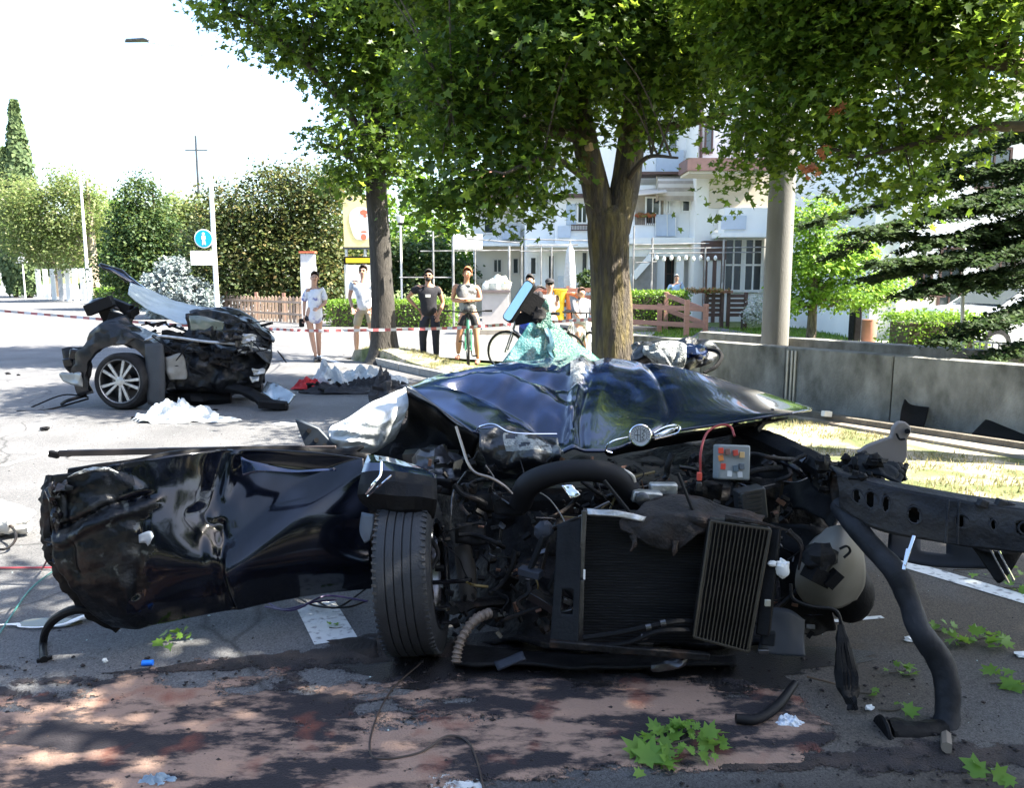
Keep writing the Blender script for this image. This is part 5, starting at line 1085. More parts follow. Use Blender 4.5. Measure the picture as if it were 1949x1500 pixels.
b = MB(); b.box(V(q.x - .24, 15.2, .74), (.10, .06, .16)); tag(b.build('handbag', blackp, bevel=.02), 'small black bag held in the hand of the woman in the oversized white shirt', 'bag')
person((W(677, 0, 16.1).x, 16.1, 0), R(-4), 'man in a pale printed T-shirt and beige shorts with hands at his hips', 1.06, dict(el=(-.30, .05, 1.14), wl=(-.19, -.10, .92), er=(.30, .05, 1.14), wr=(.20, -.10, .93), kl=(-.14, -.02, .5), kr=(.14, -.02, .5), al=(-.17, .03, .09), ar=(.18, .03, .09)),
       hair=(.03, .02, .015), shirt=cloth('pale_tee', (.66, .68, .74), (.38, .42, .48), s=6, p=.58), shirt_len=.84, shorts=cloth('beige_shorts', (.40, .34, .25)), short_len=.62, glasses=True, shoes=(.5, .5, .5))
person((W(807, 0, 14.95).x, 14.95, 0), R(0), 'man in black T-shirt and dark trousers with one hand on his hip', 1.0, dict(el=(-.40, .06, 1.22), wl=(-.20, .02, 1.02), er=(.28, .04, 1.12), wr=(.20, -.08, .90), al=(-.11, .03, .09), ar=(.13, .03, .09)),
       skin=skin_t, hair=(.012, .01, .01), shirt=cloth('black_tee', (.012, .012, .018)), shirt_len=.83, shorts=cloth('dark_trousers', (.015, .017, .03)), short_len=1.0, glasses=True, beard=True, logo=True)
cyx = W(884, 0, 14.6).x
person((cyx, 14.75, 0), R(-6), 'young cyclist with reddish hair and grey sleeveless top, arms crossed over his bicycle', 1.03, dict(head=(.0, -.05, 1.61), el=(-.25, .0, 1.15), wl=(.02, -.20, 1.13), er=(.25, .0, 1.16), wr=(-.04, -.22, 1.17), kl=(-.16, -.06, .50), kr=(.17, -.05, .5), al=(-.17, -.02, .18), ar=(.18, .0, .09)),
       skin=mat('sun_skin', (.50, .25, .15), .55, var=.05), hair=(.36, .13, .05), shirt=cloth('grey_tank', (.25, .26, .26), (.05, .05, .05), s=8, p=.56), shirt_len=.88, sleeve=0, shorts=cloth('black_shorts', (.02, .02, .025)), short_len=.55, shoes=(.3, .12, .08))
def bicycle(loc, rz, framem, label, group='bicycles'):
    XF.append(Matrix.Translation(Vector(loc)) @ Matrix.Rotation(rz, 4, 'Z')); root = thing('bicycle', (0, 0, 0), label, 'bicycle', group)
    def wheel(x):
        b = MB(); n = 32; pts = [V(x + math.cos(2 * math.pi * i / n) * .335, 0, .35 + math.sin(2 * math.pi * i / n) * .335) for i in range(n + 1)]; b.tube(pts, .019, 8, cap=False); o = b.build('wheel', rubber, root)
        b = MB(); pts = [V(x + (p.x - x) * .93, 0, .35 + (p.z - .35) * .93) for p in pts]; b.tube(pts, .008, 6, cap=False); b.build('rim', alum, o)
        b = MB(); 
        for i in range(18): t = 2 * math.pi * i / 18; b.cyl((x, .02 * (-1) ** i, .35), (x + math.cos(t) * .31, 0, .35 + math.sin(t) * .31), .0018, n=4)
        b.cyl((x, -.04, .35), (x, .04, .35), .02, n=8); b.build('spokes', steel, o)
    wheel(-.53); wheel(.53)
    b = MB(); S, Bb, Hd, Hb = V(-.22, 0, .86), V(-.10, 0, .33), V(.36, 0, .86), V(.40, 0, .72)
    for p, q, r in ((S, Bb, .018), (S, Hd, .018), (Bb, Hb, .022), (Hd, Hb, .022)): b.cyl(p, q, r, n=8)
    for s in (-1, 1): b.cyl(V(-.53, s * .05, .35), S + V(0, s * .01, 0), .009, n=6); b.cyl(V(-.53, s * .05, .35), Bb, .010, n=6); b.cyl(Hb + V(0, s * .05, -.02), V(.53, s * .05, .35), .013, n=6)
    b.build('frame', framem, root)
    b = MB(); b.tube([V(.34, -.30, 1.02), V(.37, -.12, 1.0), V(.37, .12, 1.0), V(.34, .30, 1.02)], .012, 8, seg=10); b.cyl(Hd, V(.37, 0, 1.0), .014, n=8); b.build('handlebar', blackp, root)
    for s in (-1, 1): b = MB(); b.cyl(V(.34, s * .30, 1.02), V(.33, s * .42, 1.02), .018, n=8); b.build('grip', blackp, root)
    b = MB(); b.cyl(S, S + V(-.03, 0, .12), .013, n=8); b.tube([V(-.40, 0, 1.0), V(-.32, 0, 1.0), V(-.12, 0, 1.0)], [.075, .06, .022], 10, fl=.4); b.build('saddle', blackp, root)
    b = MB(); b.cyl(Bb + V(0, -.05, 0), Bb + V(0, .05, 0), .02, n=8); b.cyl(Bb + V(0, .055, 0), Bb + V(0, .06, 0), .09, n=18); b.bar(Bb + V(0, .07, 0), Bb + V(.12, .07, -.12), .02, .012); b.bar(Bb + V(0, -.07, 0), Bb + V(-.12, -.07, .12), .02, .012); b.box(Bb + V(.12, .12, -.12), (.09, .08, .02)); b.box(Bb + V(-.12, -.12, .12), (.09, .08, .02)); b.build('crank', darkm, root)
    XF.pop(); return root
bicycle((cyx + .03, 14.25, 0), R(-86), mat('green_frame', (.03, .18, .10), .4, coat=.5), 'dark green bicycle held between the legs of the cyclist with crossed arms')
bicycle((W(1022, 0, 13.4).x, 13.4, 0), R(158), mat('blue_frame', (.05, .06, .09), .4, coat=.5), 'bicycle with blue bag left of the smashed windscreen')
person((W(1012, 0, 13.9).x, 13.9, 0), R(-15), 'dark haired onlooker in black top half hidden by the tilted mirror', .95, dict(el=(-.2, -.12, 1.16), wl=(-.12, -.34, 1.05), er=(.2, -.12, 1.16), wr=(.12, -.34, 1.05)), hair=(.012, .01, .01), shirt=cloth('black_top', (.015, .015, .02)), sleeve=1.2, shorts=cloth('navy_shorts', (.02, .05, .2)), short_len=.6, female=True, long_hair=True)
person((W(1048, 0, 15).x, 15.0, 0), R(5), 'onlooker with dark cap and sunglasses in a cream top just right of the mirror', .90, dict(el=(-.2, -.02, 1.16), wl=(-.1, -.2, 1.1), er=(.2, -.02, 1.16), wr=(.1, -.2, 1.1)), hair=(.16, .06, .03), shirt=cloth('cream_top', (.72, .70, .66)), shorts=cloth('cream_trousers', (.62, .60, .55)), short_len=1.0, hat=mat('dark_cap', (.02, .02, .025), .8), glasses=True, female=True)
person((W(1112, 0, 14.4).x, 14.4, 0), R(25), 'onlooker in a grey top and white shorts on a bicycle beside the big trunk', .84, dict(head=(-.03, -.10, 1.58), chest=(0, -.04, 1.26), el=(-.22, -.15, 1.15), wl=(-.2, -.38, 1.04), er=(.2, -.15, 1.15), wr=(.16, -.38, 1.04), kl=(-.12, -.18, .56), al=(-.13, -.05, .14)), hair=(.10, .06, .04), shirt=cloth('grey_top', (.35, .36, .40)), sleeve=1.2, shorts=cloth('white_shorts', (.7, .7, .7)), short_len=.55)
bicycle((W(1106, 0, 13.9).x, 13.9, 0), R(-70), mat('white_frame', (.65, .65, .65), .4, coat=.5), 'white bicycle under the onlooker in the grey top beside the big trunk')
b = MB(); q = W(1000, 612, 13.3); b.ball(q, (.10, .06, .13), 12, 8, nz=.2); tag(b.build('bag', mat('blue_bag', (.01, .05, .5), .5)), 'bright blue bag hanging on the bicycle left of the windscreen', 'bag')
person((W(1303, 0, 27.5).x, 27.5, -.05), R(0), 'man with grey hair and light blue shirt standing behind the hedge', 1.0, dict(el=(-.24, .0, 1.14), er=(.25, .0, 1.14)), hair=(.3, .29, .27), shirt=cloth('light_blue_shirt', (.40, .56, .72)), sleeve=1.2, shorts=cloth('pink_trousers', (.6, .42, .36)), short_len=1.0)
person((W(1266, 0, 31.3).x, 31.3, 3.0), R(0), 'person leaning at the balcony under the striped arched awning', .85, dict(el=(-.25, -.15, 1.15), er=(.25, -.15, 1.15)), hair=(.05, .03, .02), shirt=cloth('brown_top', (.25, .12, .10)), shorts=cloth('dark_shorts', (.02, .02, .03)))
# ------------------------------------------------------------------ rear half of the wrecked car
def crumple(amp, sc, seed=0, ridge=True):
    def f(p, u=0, v=0):
        q = p * sc * .8 + Vector((seed, seed * .7, -seed)); f1 = noise.voronoi(q)[0]; f2 = noise.voronoi(q * 2.3)[0]
        k = (f1[1] - f1[0] - .3) * 1.3 + (f2[0] - .4) * .55
        d = Vector((noise.noise(q + V(9, 0, 0)), noise.noise(q + V(0, 9, 0)), noise.noise(q + V(0, 0, 9))))
        return p + (d * .8 + Vector((0, -1, .4)) * k) * amp
    return f
RY = 10.6
rw = thing('rear_half_wreck', (W(330, 0, RY).x, RY, 0), 'torn off rear half of the black car on its silver wheel at left', 'car wreck')
def P3(*l): return [W(*p) for p in l]
# main torn body side with wheel arch
body_m = mat('charred_body', (.008, .009, .011), .4, .2, var=.6, vs=9, bump=.6, bs=22, col2=(.06, .055, .048), c2s=6, c2w=.07, c2p=.66, coat=.1, spec=.3)
gpaint = mat('dusty_black_paint', (.009, .010, .013), .36, var=.4, vs=8, col2=(.040, .036, .030), c2s=4, c2w=.12, c2p=.62, coat=.2, spec=.3, bump=.15, bs=40)
# quarter panel as an arch band around the wheel
def arch(b, cx, cy, Y, r0, r1, a0, a1, depth, n=24):
    vs = []
    for i in range(n + 1):
        t = a0 + (a1 - a0) * i / n; 
        for j, (r, dy) in enumerate(((r0, 0), (r0 * 1.03, -.03), ((r0 + r1) / 2, -.04), (r1, -.01), (r1 * 1.02, depth))):
            k = 1 + .07 * noise.noise(Vector((i * .45, j * 1.3, cx))); dy += .03 * noise.noise(Vector((i * .5, j, 4)))
            q = W(cx, cy, Y); vs.append(V(q.x + math.cos(t) * r * k, Y + dy, q.z + math.sin(t) * r * k))
    b.add(vs, [(i * 5 + j, i * 5 + j + 1, (i + 1) * 5 + j + 1, (i + 1) * 5 + j) for i in range(n) for j in range(4)])
b = MB(); arch(b, 230, 718, 9.75, .40, .58, R(15), R(205), .35, 36); b.build('wheel_arch', gpaint, rw, thick=.012)
b = MB(); b.patch([P3((160, 700, 9.9), (168, 640, 9.8), (200, 612, 9.85), (240, 600, 10.0)), P3((185, 660, 9.75), (200, 622, 9.75), (235, 618, 9.8), (272, 640, 9.9)), P3((240, 655, 9.7), (262, 645, 9.7), (290, 668, 9.75), (300, 720, 9.8))], 24, 16, crumple(.03, 6, 2)); b.build('quarter_panel', gpaint, rw, thick=.01)
# bumper corner + tail light housing
b = MB(); b.patch([P3((120, 665, 9.9), (160, 660, 9.8), (175, 690, 9.75)), P3((126, 700, 9.85), (158, 700, 9.75), (172, 715, 9.75)), P3((135, 712, 9.9), (160, 715, 9.8), (168, 725, 9.8))], 14, 10, crumple(.035, 8, 5)); b.build('bumper_corner', blackp, rw, thick=.015)
b = MB(); b.box(W(148, 675, 9.8), (.17, .12, .13), (0, .2, .3)); b.box(W(132, 690, 9.85), (.12, .10, .12), (0, -.2, .1)); b.build('tail_light_housing', blackg, rw, bevel=.02)
b = MB(); b.patch([P3((113, 712, 9.8), (150, 708, 9.7), (158, 720, 9.7)), P3((120, 726, 9.75), (148, 735, 9.7), (158, 738, 9.7))], 12, 6, crumple(.02, 9, 1)); b.build('bumper_trim', mat('grey_trim', (.25, .26, .26), .4, .5, var=.3), rw, thick=.012)
b = MB(); b.patch([P3((160, 580, 10.3), (205, 566, 10.3), (255, 585, 10.3)), P3((162, 596, 10.2), (205, 585, 10.2), (255, 608, 10.2))], 18, 6, crumple(.05, 7, 4)); b.build('boot_lid_scrap', gpaint, rw, thick=.02)
b = MB(); b.bar(W(165, 592, 10.1), W(215, 572, 10.1), .10, .14); b.bar(W(205, 572, 10.3), W(250, 590, 10.2), .08, .12); b.box(W(228, 612, 10.2), (.26, .16, .20), (0, .3, .2)); b.box(W(205, 600, 10.25), (.14, .14, .22), (.2, -.3, .2)); b.bar(W(245, 600, 10.1), W(262, 590, 10.3), .05, .10); b.build('hinge_scrap', blackp, rw, bevel=.01)
# wheel
wc = W(228, 726, 9.62); XF.append(Matrix.Translation(wc) @ Matrix.Rotation(R(-8), 4, 'Z') @ Matrix.Rotation(R(-4), 4, 'X'))
R0 = .345
b = MB(); b.lathe((0, .0, 0), (0, 1, 0), [(.268, -.005), (.278, -.015), (.31, -.02), (.33, -.008), (R0, .02), (R0 + .003, .10), (R0, .20), (.33, .225), (.28, .23), (.268, .2), (.268, -.005)], 48); tyre = b.build('wheel', rubber, rw)
b = MB(); b.lathe((0, 0, 0), (0, 1, 0), [(.270, .0), (.265, -.01), (.255, -.004), (.248, .03), (.235, .16), (0, .17)], 48); b.build('rim', mat('rim_inside', (.05, .05, .052), .5, .6), tyre)
for k in range(10):
    a = 2 * math.pi * k / 10 + .2 + (.09 if k % 2 else -.09); d = V(math.cos(a), 0, math.sin(a)); n_ = V(-math.sin(a), 0, math.cos(a))
    b = MB(); b.prism([d * .045 + n_ * .014, d * .045 - n_ * .014, d * .255 - n_ * .019, d * .255 + n_ * .019], (0, .028, 0)); o = b.build('spoke', alum, tyre, bevel=.003); o.location.y += 0
b = MB(); b.lathe((0, -.006, 0), (0, 1, 0), [(0, 0), (.028, 0), (.055, .006), (.06, .03)], 24); b.build('hub', alum, tyre)
b = MB(); b.lathe((0, -.004, 0), (0, 1, 0), [(.254, .003), (.264, -.008), (.274, .004), (.270, .02)], 48); b.build('rim_lip', alum, tyre)
b = MB(); b.cyl((0, .05, 0), (0, .09, 0), .13, n=28); b.build('brake_disc', greym, tyre); XF.pop()
# mud flap / sill hanging right of the wheel
b = MB(); b.patch([P3((276, 655, 9.7), (300, 652, 9.7), (312, 655, 9.72)), P3((278, 700, 9.65), (302, 700, 9.62), (314, 702, 9.66)), P3((282, 768, 9.6), (300, 778, 9.55), (314, 772, 9.58))], 8, 12, crumple(.015, 7, 3)); b.build('mud_flap', mat('grey_plastic', (.03, .033, .037), .6, var=.2), rw, thick=.03)
# the torn floor and inner side
b = MB(); b.patch([P3((262, 655, 10.1), (330, 640, 10.2), (420, 640, 10.3), (515, 645, 10.4)), P3((285, 690, 9.85), (350, 668, 9.9), (430, 672, 10.0), (512, 680, 10.2)), P3((308, 735, 9.8), (360, 738, 9.85), (440, 742, 9.95), (500, 725, 10.1)), P3((315, 740, 10.6), (370, 748, 10.6), (430, 750, 10.6), (495, 730, 10.8))], 46, 30, crumple(.09, 4.5, 6)); b.build('torn_side', body_m, rw, thick=.02)
b = MB(); b.patch([P3((265, 655, 10.9), (340, 640, 11.0), (430, 600, 11.2), (515, 640, 11.2)), P3((290, 740, 11.0), (370, 745, 11.1), (440, 742, 11.2), (505, 730, 11.2))], 30, 14, crumple(.08, 4, 8)); b.build('inner_floor', darkm, rw, thick=.03)
b = MB(); b.patch([P3((352, 600, 9.9), (400, 594, 10.0), (450, 605, 10.1), (515, 640, 10.3)), P3((356, 630, 9.85), (400, 632, 9.9), (455, 640, 10.0), (518, 665, 10.2)), P3((320, 650, 9.8), (390, 652, 9.8), (460, 660, 9.9), (512, 690, 10.1))], 44, 22, crumple(.07, 5, 12)); b.build('rear_shelf', body_m, rw, thick=.02)
b = MB(); b.patch([P3((362, 590, 10.3), (420, 586, 10.5), (470, 600, 10.6), (516, 632, 10.6)), P3((360, 606, 9.95), (410, 600, 10.05), (465, 612, 10.15), (520, 655, 10.25))], 40, 12, crumple(.05, 6, 15)); b.build('dark_pillar', gpaint, rw, thick=.02)
b = MB(); b.patch([P3((362, 602, 9.78), (385, 600, 9.78), (425, 612, 9.85)), P3((362, 628, 9.76), (390, 628, 9.76), (425, 632, 9.84))], 14, 6, crumple(.02, 8, 17)); b.build('window_scrap', mat('dim_glass', (.12, .14, .12), .15, var=.4, spec=.8), rw, thick=.008)
b = MB(); b.patch([P3((448, 640, 9.80), (480, 655, 9.85)), P3((448, 662, 9.78), (482, 672, 9.84))], 8, 6, crumple(.03, 9, 20)); b.build('bent_sheet', greym, rw, thick=.008)
b = MB(); b.patch([P3((312, 680, 9.7), (345, 672, 9.72), (352, 690, 9.74)), P3((316, 705, 9.68), (350, 712, 9.72), (356, 720, 9.74)), P3((322, 722, 9.7), (350, 724, 9.72), (354, 722, 9.74))], 10, 10, crumple(.02, 9, 21)); b.build('bent_sheet', mat('dusty_alu', (.22, .21, .19), .5, .4, var=.3, vs=9), rw, thick=.008)
# underbody black lump, exhaust
b = MB(); b.tube([W(320, 752, 10.2), W(370, 758, 10.1), W(440, 756, 10.2)], [.10, .16, .11], 12, seg=12, jit=.3); b.ball(W(372, 750, 10.2), (.35, .3, .13), 18, 10, nz=.5, seed=3); b.build('silencer', blackp, rw)
b = MB(); b.bar(W(310, 745, 10.4), W(500, 738, 10.6), .2, .1); b.bar(W(330, 768, 10.6), W(300, 742, 9.9), .05, .05); b.build('axle_beam', darkm, rw, bevel=.01)
# roof headliner strip rearing up, with a dark edge
hl = mat('headliner_silver', (.40, .46, .48), .5, .2, var=.15, vs=4, bump=.3, bs=14)
b = MB(); b.patch([P3((248, 538, 10.4), (285, 552, 10.5), (330, 572, 10.6), (380, 584, 10.6), (412, 588, 10.5)), P3((244, 560, 10.1), (275, 585, 10.15), (318, 604, 10.1), (350, 616, 10.0), (385, 606, 10.0))], 50, 16, lambda p, u, v: p + V(0, 0, .008 * math.sin(v * 22 + u * 3)) + V(0, .012 * noise.noise(p * 6), .012 * noise.noise(p * 9))); b.build('headliner', hl, rw, thick=.008)
b = MB(); b.tube([W(190, 505, 10.5), W(222, 516, 10.5), W(250, 534, 10.45), W(290, 560, 10.6), W(340, 585, 10.6), (W(400, 590, 10.6))], [.045, .07, .06, .045, .04, .035], 10, seg=30, fl=.45, jit=.3); b.build('roof_rail', paint, rw)
b = MB(); b.prism([W(188, 500, 10.45), W(232, 513, 10.45), W(250, 530, 10.45), W(238, 538, 10.45), (W(222, 522, 10.45)), W(194, 512, 10.45)], (0, .04, 0)); b.build('roof_end', gpaint, rw, bevel=.008)
# crumpled dark clutter on top
for i in range(46):
    x = random.uniform(250, 515); y = 612 + abs(x - 400) * .08 + random.uniform(-8, 30); q = W(x, y, random.uniform(9.9, 10.5)); b = MB()
    b.bar(q, q + V(random.uniform(-.2, .2), random.uniform(-.1, .1), random.uniform(-.08, .08)), random.uniform(.01, .05), random.uniform(.01, .04)); b.build('torn_bracket', darkm, rw)
for i in range(30):
    x = random.uniform(270, 510); y = random.uniform(620, 735); q = W(x, y, 9.78 + random.uniform(-.05, .1)); s_ = random.uniform(.04, .12); b = MB()
    b.patch([[q + V(-s_, 0, s_ * .6), q + V(s_, .03, s_ * .4)], [q + V(-s_ * .8, -.03, -s_ * .5), q + V(s_ * .9, 0, -s_ * .7)]], 8, 6, crumple(.05, 12, i)); b.build('torn_sheet', [darkm, gpaint, body_m, blackp, alum][i % 5 if i > 2 else 0], rw, thick=.004)
for i in range(14):
    x = random.uniform(300, 500); q = W(x, random.uniform(640, 690), 9.72); b = MB(); b.tube([q, q + V(random.uniform(-.15, .15), -.02, random.uniform(-.1, .05)), q + V(random.uniform(-.3, .3), 0, random.uniform(-.2, .0))], .008, 5, seg=6); b.build('cable', blackp, rw)
b = MB(); b.tube([W(270, 650, 9.75), W(300, 640, 9.72), (W(340, 643, 9.75)), W(390, 650, 9.75), W(450, 655, 9.8), W(515, 668, 10.0)], .018, 6, seg=20); b.build('sheet_edge', alum, rw)
# sill at the right end touching the road
b = MB(); b.patch([P3((508, 725, 9.9), (535, 735, 9.8), (562, 752, 9.7)), P3((500, 745, 9.8), (522, 765, 9.7), (550, 770, 9.65))], 16, 8, crumple(.03, 8, 30)); b.build('sill_panel', mat('mirror_trim', (.35, .38, .38), .2, .8, var=.3), rw, thick=.015)
b = MB(); b.tube([W(430, 738, 9.9), W(470, 745, 9.8), W(510, 768, 9.65), W(548, 776, 9.6)], [.05, .07, .07, .04], 8, seg=14, jit=.5); b.box(W(520, 770, 9.6), (.32, .2, .09), (0, .1, .1)); b.build('broken_sill', blackp, rw, bevel=.01)
for pts, r in (([G(32, 783), G(90, 780), G(170, 774) + V(0, 0, .1)], .012), ([W(165, 752, 9.8), W(130, 762, 9.7), G(118, 772) + V(0, 0, .02)], .022), ([W(168, 756, 9.8), W(120, 752, 9.8), G(60, 775)], .010), ([G(500, 700) + V(0, 0, .1), G(540, 694) + V(0, 0, .08), W(528, 668, 11.2), W(545, 690, 11.0)], .008)):
    b = MB(); b.tube([pts[0]] + pts[1:], r, 6, seg=12); b.build('dragging_strip', blackp, rw)

# ------------------------------------------------------------------ debris lying about
def cloth_heap(name, c, rx, ry, h, m, label, cat='airbag', seed=0, n=56, pk=3, parent=None):
    b = MB(); vs = []; c = Vector(c)
    for j in range(n + 1):
        for i in range(n + 1):
            u, v = i / n * 2 - 1, j / n * 2 - 1; r = math.hypot(u, v); e = 1 + .35 * noise.noise(Vector((u * 1.5, v * 1.5, seed)))
            k = max(0, 1 - (r / e) ** 2.2)
            f1 = .55 + .75 * noise.fractal(Vector((u * pk * .8, v * pk * .8, seed + 3)), 1.1, 2.1, 3) + .30 * (1 - 2.2 * abs(noise.noise(Vector((u * 4 + v * 2, v * 3 - u, seed)))))
            vs.append(c + V(u * rx * min(1, e), v * ry * min(1, e), max(.004, h * k * max(.12, f1))))
    b.add(vs, [(j * (n + 1) + i, j * (n + 1) + i + 1, (j + 1) * (n + 1) + i + 1, (j + 1) * (n + 1) + i) for j in range(n) for i in range(n)
               if math.hypot((i + .5) / n * 2 - 1, (j + .5) / n * 2 - 1) < .97 + .2 * noise.noise(Vector((i * .17, j * .17, seed)))])
    o = b.build(name, m, parent, thick=.003); return tag(o, label, cat) if parent is None else o
cloth_heap('airbag_cloth', G(335, 798), .48, .30, .22, whitecloth, 'crumpled white airbag cloth on the road in front of the rear half wreck', seed=2)
cloth_heap('airbag_scrap', G(410, 800), .30, .18, .05, whitecloth, 'flat white cloth scrap right of the crumpled airbag on the road', seed=5, n=30)
cloth_heap('airbag_scrap', G(545, 808), .17, .08, .025, whitecloth, 'narrow white scrap on the road above the door mirror triangle', seed=9, n=24)
q = G(650, 742)
redc = mat('red_cloth', (.45, .015, .02), .8, var=.2); seatc = mat('dark_seat_cloth', (.03, .03, .035), .85, var=.4, vs=15, bump=.4)
cloth_heap('red_jacket', G(590, 740), .30, .22, .16, redc, 'red cloth at the left end of the debris heap by the verge kerb', 'cloth', 3, 30)
cloth_heap('white_cloth', G(628, 735), .30, .25, .34, whitecloth, 'peaked white cloth on the debris heap by the verge kerb', 'cloth', 7, 40, 2)
cloth_heap('seat_cushion', G(650, 748), .62, .18, .13, seatc, 'long dark torn seat cushion lying in front of the white cloth', 'car seat', 12, 40)
cloth_heap('white_cloth', G(700, 730), .62, .30, .26, whitecloth, 'wide white crumpled airbag sheet nearest the kerb', 'airbag', 15, 50, 4)
cloth_heap('dark_trim_heap', G(705, 745), .36, .16, .22, seatc, 'dark broken trim lying on the white airbag sheet', 'car trim', 21, 36, 4)
b = MB()
for i in range(22):
    q = G(random.uniform(560, 760), random.uniform(732, 752)); b.box(q + V(0, 0, random.uniform(.02, .14)), (random.uniform(.04, .22), random.uniform(.03, .1), random.uniform(.01, .05)), (random.random(), random.random(), random.random() * 3))
tag(b.build('plastic_shards', blackp), 'broken black plastic shards strewn through the heap by the kerb', 'debris', kind='stuff')
b = MB(); b.ball(W(735, 745, 9.0), (.16, .14, .12), 18, 12, nz=.9, seed=5); b.ball(W(728, 725, 9.0), (.07, .07, .13), 12, 10, nz=.8, seed=8); b.ball(W(722, 765, 9.0), (.12, .12, .13), 12, 10, nz=.8, seed=9); b.tube([G(735, 790), W(735, 760, 9.0)], [.15, .1], 10, jit=.5)
tag(b.build('dark_seat_part', seatc), 'upright black torn seat part behind the white airbag of the front wreck', 'car seat')
# small scattered bits
for i, (x, y, s, l) in enumerate(((85, 820, .05, 'largest black fragment on the sunlit road left of the airbag cloth'), (15, 713, .04, 'black fragment by the left edge level with the wreck wheel'), (255, 798, .035, 'black fragment touching the left end of the crumpled airbag cloth'), (35, 715, .03, 'small black fragment at far left beside a slightly larger one'),
        (410, 782, .03, 'small black fragment under the torn floor of the rear wreck'), (435, 880, .02, 'tiny black crumb behind the door strip'), (130, 870, .02, 'tiny black crumb beside the end of the door strip'), (1565, 815, .04, 'black fragment on the verge beside the small white scrap'), (1620, 800, .02, 'tiny dark crumb on the pavement below the wall'))):
    q = G(x, y); b = MB(); b.ball(q + V(0, 0, s * .4), (s, s * .7, s * .45), 9, 6, nz=.9, seed=i * 3.1)
    tag(b.build('fragment', blackp, smooth=False), l, 'debris', 'black fragments around the wrecks')
matteb = mat('matte_black_plastic', (.012, .012, .014), .85, var=.3, spec=.2)
# black panels at the wall foot
q0, q1 = W(1712, 762, 8.0), W(1768, 812, 7.8)
b = MB(); b.patch([P3((1722, 760, 8.28), (1738, 772, 8.24), (1768, 776, 8.18)), P3((1716, 780, 8.2), (1738, 792, 8.15), (1764, 795, 8.1)), P3((1713, 803, 8.12), (1735, 810, 8.08), (1758, 814, 8.02))], 12, 12, lambda p, u, v: p + V(0, .03 * math.sin(u * 3.1), 0)); tag(b.build('wheel_arch_shell', matteb, thick=.012), 'curved black plastic sheet leaning against the concrete wall', 'plastic sheet')
b = MB(); b.patch([P3((1880, 796, 7.78), (1905, 815, 7.68), (1949, 822, 7.52), (1975, 815, 7.42)), P3((1850, 826, 7.66), (1890, 832, 7.56), (1949, 840, 7.42), (1985, 838, 7.34))], 20, 8, lambda p, u, v: p + V(0, 0, .05 * math.sin(u * 5) * (1 - v))); tag(b.build('wheel_arch_shell', matteb, thick=.02), 'bent black plastic sheet at the wall foot by the right edge', 'plastic sheet')
b = MB(); q = G(1572, 812); b.box(q + V(0, 0, .14), (.10, .06, .06), (0, .1, .3)); tag(b.build('small_carton', white, bevel=.005), 'small white and black scrap lying on the verge below the wall', 'debris')
b = MB(); q = W(1582, 667, 9.3); b.ball(q + V(0, 0, -.01), (.05, .03, .014), 12, 6); tag(b.build('bottle_cap', mat('pale_cyan', (.5, .68, .7), .3)), 'tiny pale object lying on top of the concrete wall', 'debris')
# ------------------------------------------------------------------ front half of the wrecked car
fw = thing('front_half_wreck', W(1150, 900, 3.9) * 1, 'smashed front half of the black car with raised buckled bonnet and engine bay exposed', 'car wreck')
WP[fw.name].z = 0; fw.location.z = 0
def seg_d(u, v, a, c):                          # distance to a segment in uv
    ax, ay = a; cx_, cy_ = c; dx, dy = cx_ - ax, cy_ - ay; t = max(0, min(1, ((u - ax) * dx + (v - ay) * dy) / (dx * dx + dy * dy)))
    return math.hypot(u - ax - dx * t, v - ay - dy * t)
def gz(d, w): return math.exp(-(d / w) ** 2)
def vz(d, w): return max(0, 1 - d / w) * .75 + .25 * math.exp(-(d / w) ** 2)
def sstep(x): x = max(0, min(1, x)); return x * x * (3 - 2 * x)
# bonnet
HR = [[(775, 735, 4.25), (850, 712, 4.45), (960, 692, 4.7), (1060, 682, 4.85), (1110, 678, 4.85), (1200, 688, 4.85), (1300, 703, 4.75), (1430, 742, 4.6), (1546, 777, 4.3)],
      [(785, 740, 4.10), (870, 730, 4.15), (975, 720, 4.3), (1058, 712, 4.45), (1115, 698, 4.5), (1210, 716, 4.55), (1310, 734, 4.45), (1440, 756, 4.35), (1546, 778.5, 4.2)],
      [(810, 758, 4.0), (890, 766, 3.95), (980, 770, 4.0), (1062, 768, 4.1), (1112, 738, 4.2), (1210, 760, 4.2), (1310, 769, 4.15), (1430, 776, 4.1), (1542, 780, 4.1)],
      [(850, 788, 3.85), (920, 802, 3.8), (985, 815, 3.8), (1066, 822, 3.85), (1104, 796, 3.92), (1200, 804, 3.92), (1290, 800, 3.92), (1400, 792, 3.95), (1525, 783, 4.0)],
      [(900, 822, 3.70), (942, 832, 3.70), (1000, 846, 3.68), (1062, 864, 3.65), (1110, 861, 3.66), (1168, 856, 3.68), (1240, 829, 3.78), (1370, 808, 3.85), (1508, 787, 3.95)]]
